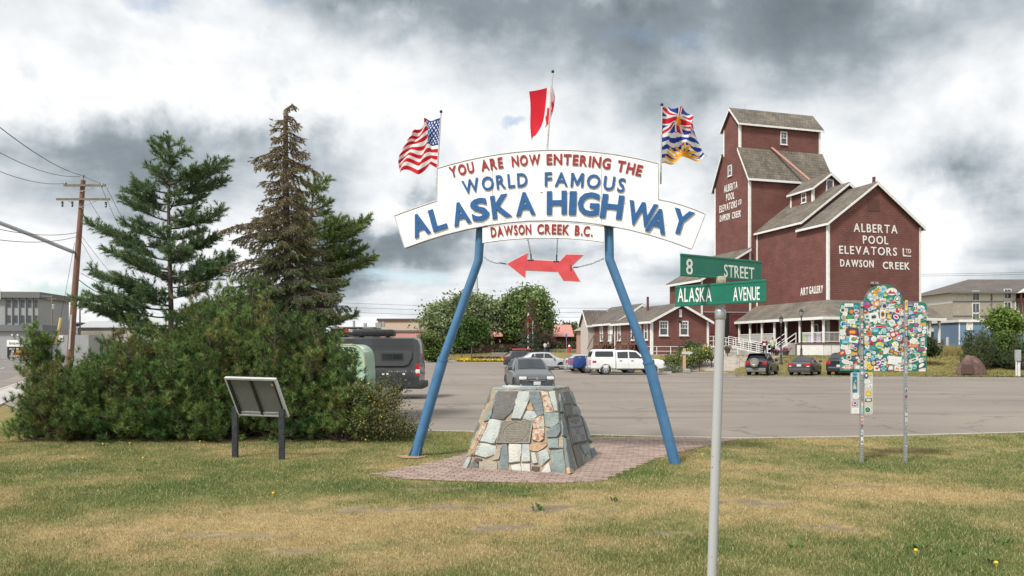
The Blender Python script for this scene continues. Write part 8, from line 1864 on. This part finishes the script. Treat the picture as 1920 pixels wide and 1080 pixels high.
for tx, x0, x1, y_, mm in (('JULY', 17.5, 28, 654, wht_), ('16', 31, 35, 654, wht_), ('PLUG UP', 39, 58, 654, red_), ('18', 22, 26, 659, wht_), ('DENY', 31, 43, 659, yel_), ('BENOIT', 46, 60, 659, yel_), ('23', 20, 25, 663.5, wht_), ('WAY TOO LOUD', 27, 59, 663.5, red_), ('HOMESTYLE FOOD', 18.5, 57, 668, wht_)):
    for o in word(sx_, RB, tx, x0, x1, lambda px: y_, 4.0, mm, -.41+.2, .02, .02, gap=.14): pass
for o in word(sx_, RB, 'Rockwells', 18, 42, lambda px: 644, 5.0, mat('script_dark', (.05, .05, .06), None, .5), -.26, .01, .02): pass
for px in (17, 60): MB().box(WX(px, 132)-sx_.location.x-.1, WX(px, 132)-sx_.location.x+.1, -.1, .1, -.2, WZ(671, 132)-.002).build('leg', HD, sx_)
# shops past the street
def shop(name, lab, px0, px1, y0, d, m, roofm=None, cat='building'):
    t = thing(name, lab, cat, (WX(px0, d), d, 0)); w_ = WX(px1, d)-WX(px0, d); h = WZ(y0, d); MB().box(0, w_, 0, 9, -.2, h).build('wall', m, t); MB().box(-.2, w_+.2, -.25, 9.2, h, h+.35).build('roof_edge', roofm or HD, t); return t, w_, h
NB = mat('navy_wall', (.022, .030, .055), (.03, .04, .07), .8); BG_ = mat('beige_wall', (.33, .30, .25), (.40, .36, .31), .85, 2)
t, w_, h = shop('navy_shop', 'navy blue shop with white garage doors across the street', 66, 150, 607, 190, NB); MB().box(w_*.55, w_*.95, -.1, -.01, 0, 4.2).build('garage_door', WHITE, t); window(t, (w_*.83, -.05, h-2.0), 0, 2.6, 2.4, frame=WHITE)
t, w_, h = shop('beige_shed', 'long beige metal building right of the brown power pole', 148, 300, 617, 170, BG_); MB().add([(-.3, -.4, h+.35), (w_+.3, -.4, h+.35), (w_+.3, 5, h+2.0), (-.3, 5, h+2.0)], [(0, 1, 2, 3)]).build('metal_roof', mat('roof_tin', (.30, .31, .31), (.38, .39, .39), .4), t)
for u_ in (3, 9, 14): MB().box(u_, u_+2.5, -.06, -.01, 0, 3.2).build('door', HD, t)
t, w_, h = shop('pizza_shop', 'dark grey flat-roofed restaurant with a red and white name panel', 620, 698, 616, 150, mat('shop_grey', (.12, .122, .125), (.16, .162, .165), .8), mat('shop_cap', (.20, .2, .2), None, .7))
pz = MB().box(WX(644, 150)-WX(620, 150), WX(680, 150)-WX(620, 150), -.3, -.01, WZ(626, 150)-.1, WZ(614, 150)).build('name_panel', mat('panel_black', (.015, .015, .016), None, .4), t); PZ = Plane((WX(620, 150), 149.7), (1, 0))
for o in word(pz, PZ, 'Pizza Hut', 654, 678, lambda px: 620, 6.5, WHITE, -.301+.0, .02, .02): o.location.y = -.305
MB().lathe([(.42, 0), (.42, .03)], 14, 0, Matrix.Translation((WX(649.5, 150)-WX(620, 150), -.301, WZ(620, 150))) @ Matrix.Rotation(R(90), 4, 'X')).build('red_badge', LAMPR, pz)
for u_, ww_, hh_ in ((6.2, .5, .8), (8.6, 1.2, .9), (9.9, .5, 1.1), (4, .3, 1.3)): MB().box(u_, u_+ww_, 2, 3, h+.36, h+.36+hh_).build('roof_unit', STEEL, t)
t, w_, h = shop('salmon_mall', 'long flat beige mall with salmon pink band beyond the van', 698, 806, 622, 165, mat('salmon_band', (.48, .24, .22), (.55, .30, .27), .85)); MB().box(w_*.1, w_, -.02, 5, h+.36, h+2.4).build('upper_wall', mat('mall_beige', (.46, .36, .28), (.53, .43, .34), .85), t); MB().box(w_*.08, w_+.3, -.3, 5.2, h+2.41, h+2.9).build('mall_roof', mat('mall_brown', (.11, .06, .045), None, .8), t)
for px, y0 in ((774, 602), (786, 600)): o = MB().tube([(0, 0, 0), (0, 0, WZ(y0, 165))], .09, 6).build('lamp_pole', HD); o.location = (WX(px, 168), 176, 0); tag(o, 'thin dark lamp pole standing behind the salmon mall', 'lamp pole', 'lamp poles behind the mall')
o = MB().tube([WP(105, 645, 60), WP(114, 596, 60)], .10, 8).build('guy_guard', mat('guard_yellow', (.55, .42, .12), (.62, .5, .2), .6)); tag(o, 'slanting pale yellow guy wire guard behind the shrubs', 'guard')
wire(WP(114, 596, 60), WP(140, 455, 53), .02, 'taut guy wire from the yellow guard to the pole', .014)
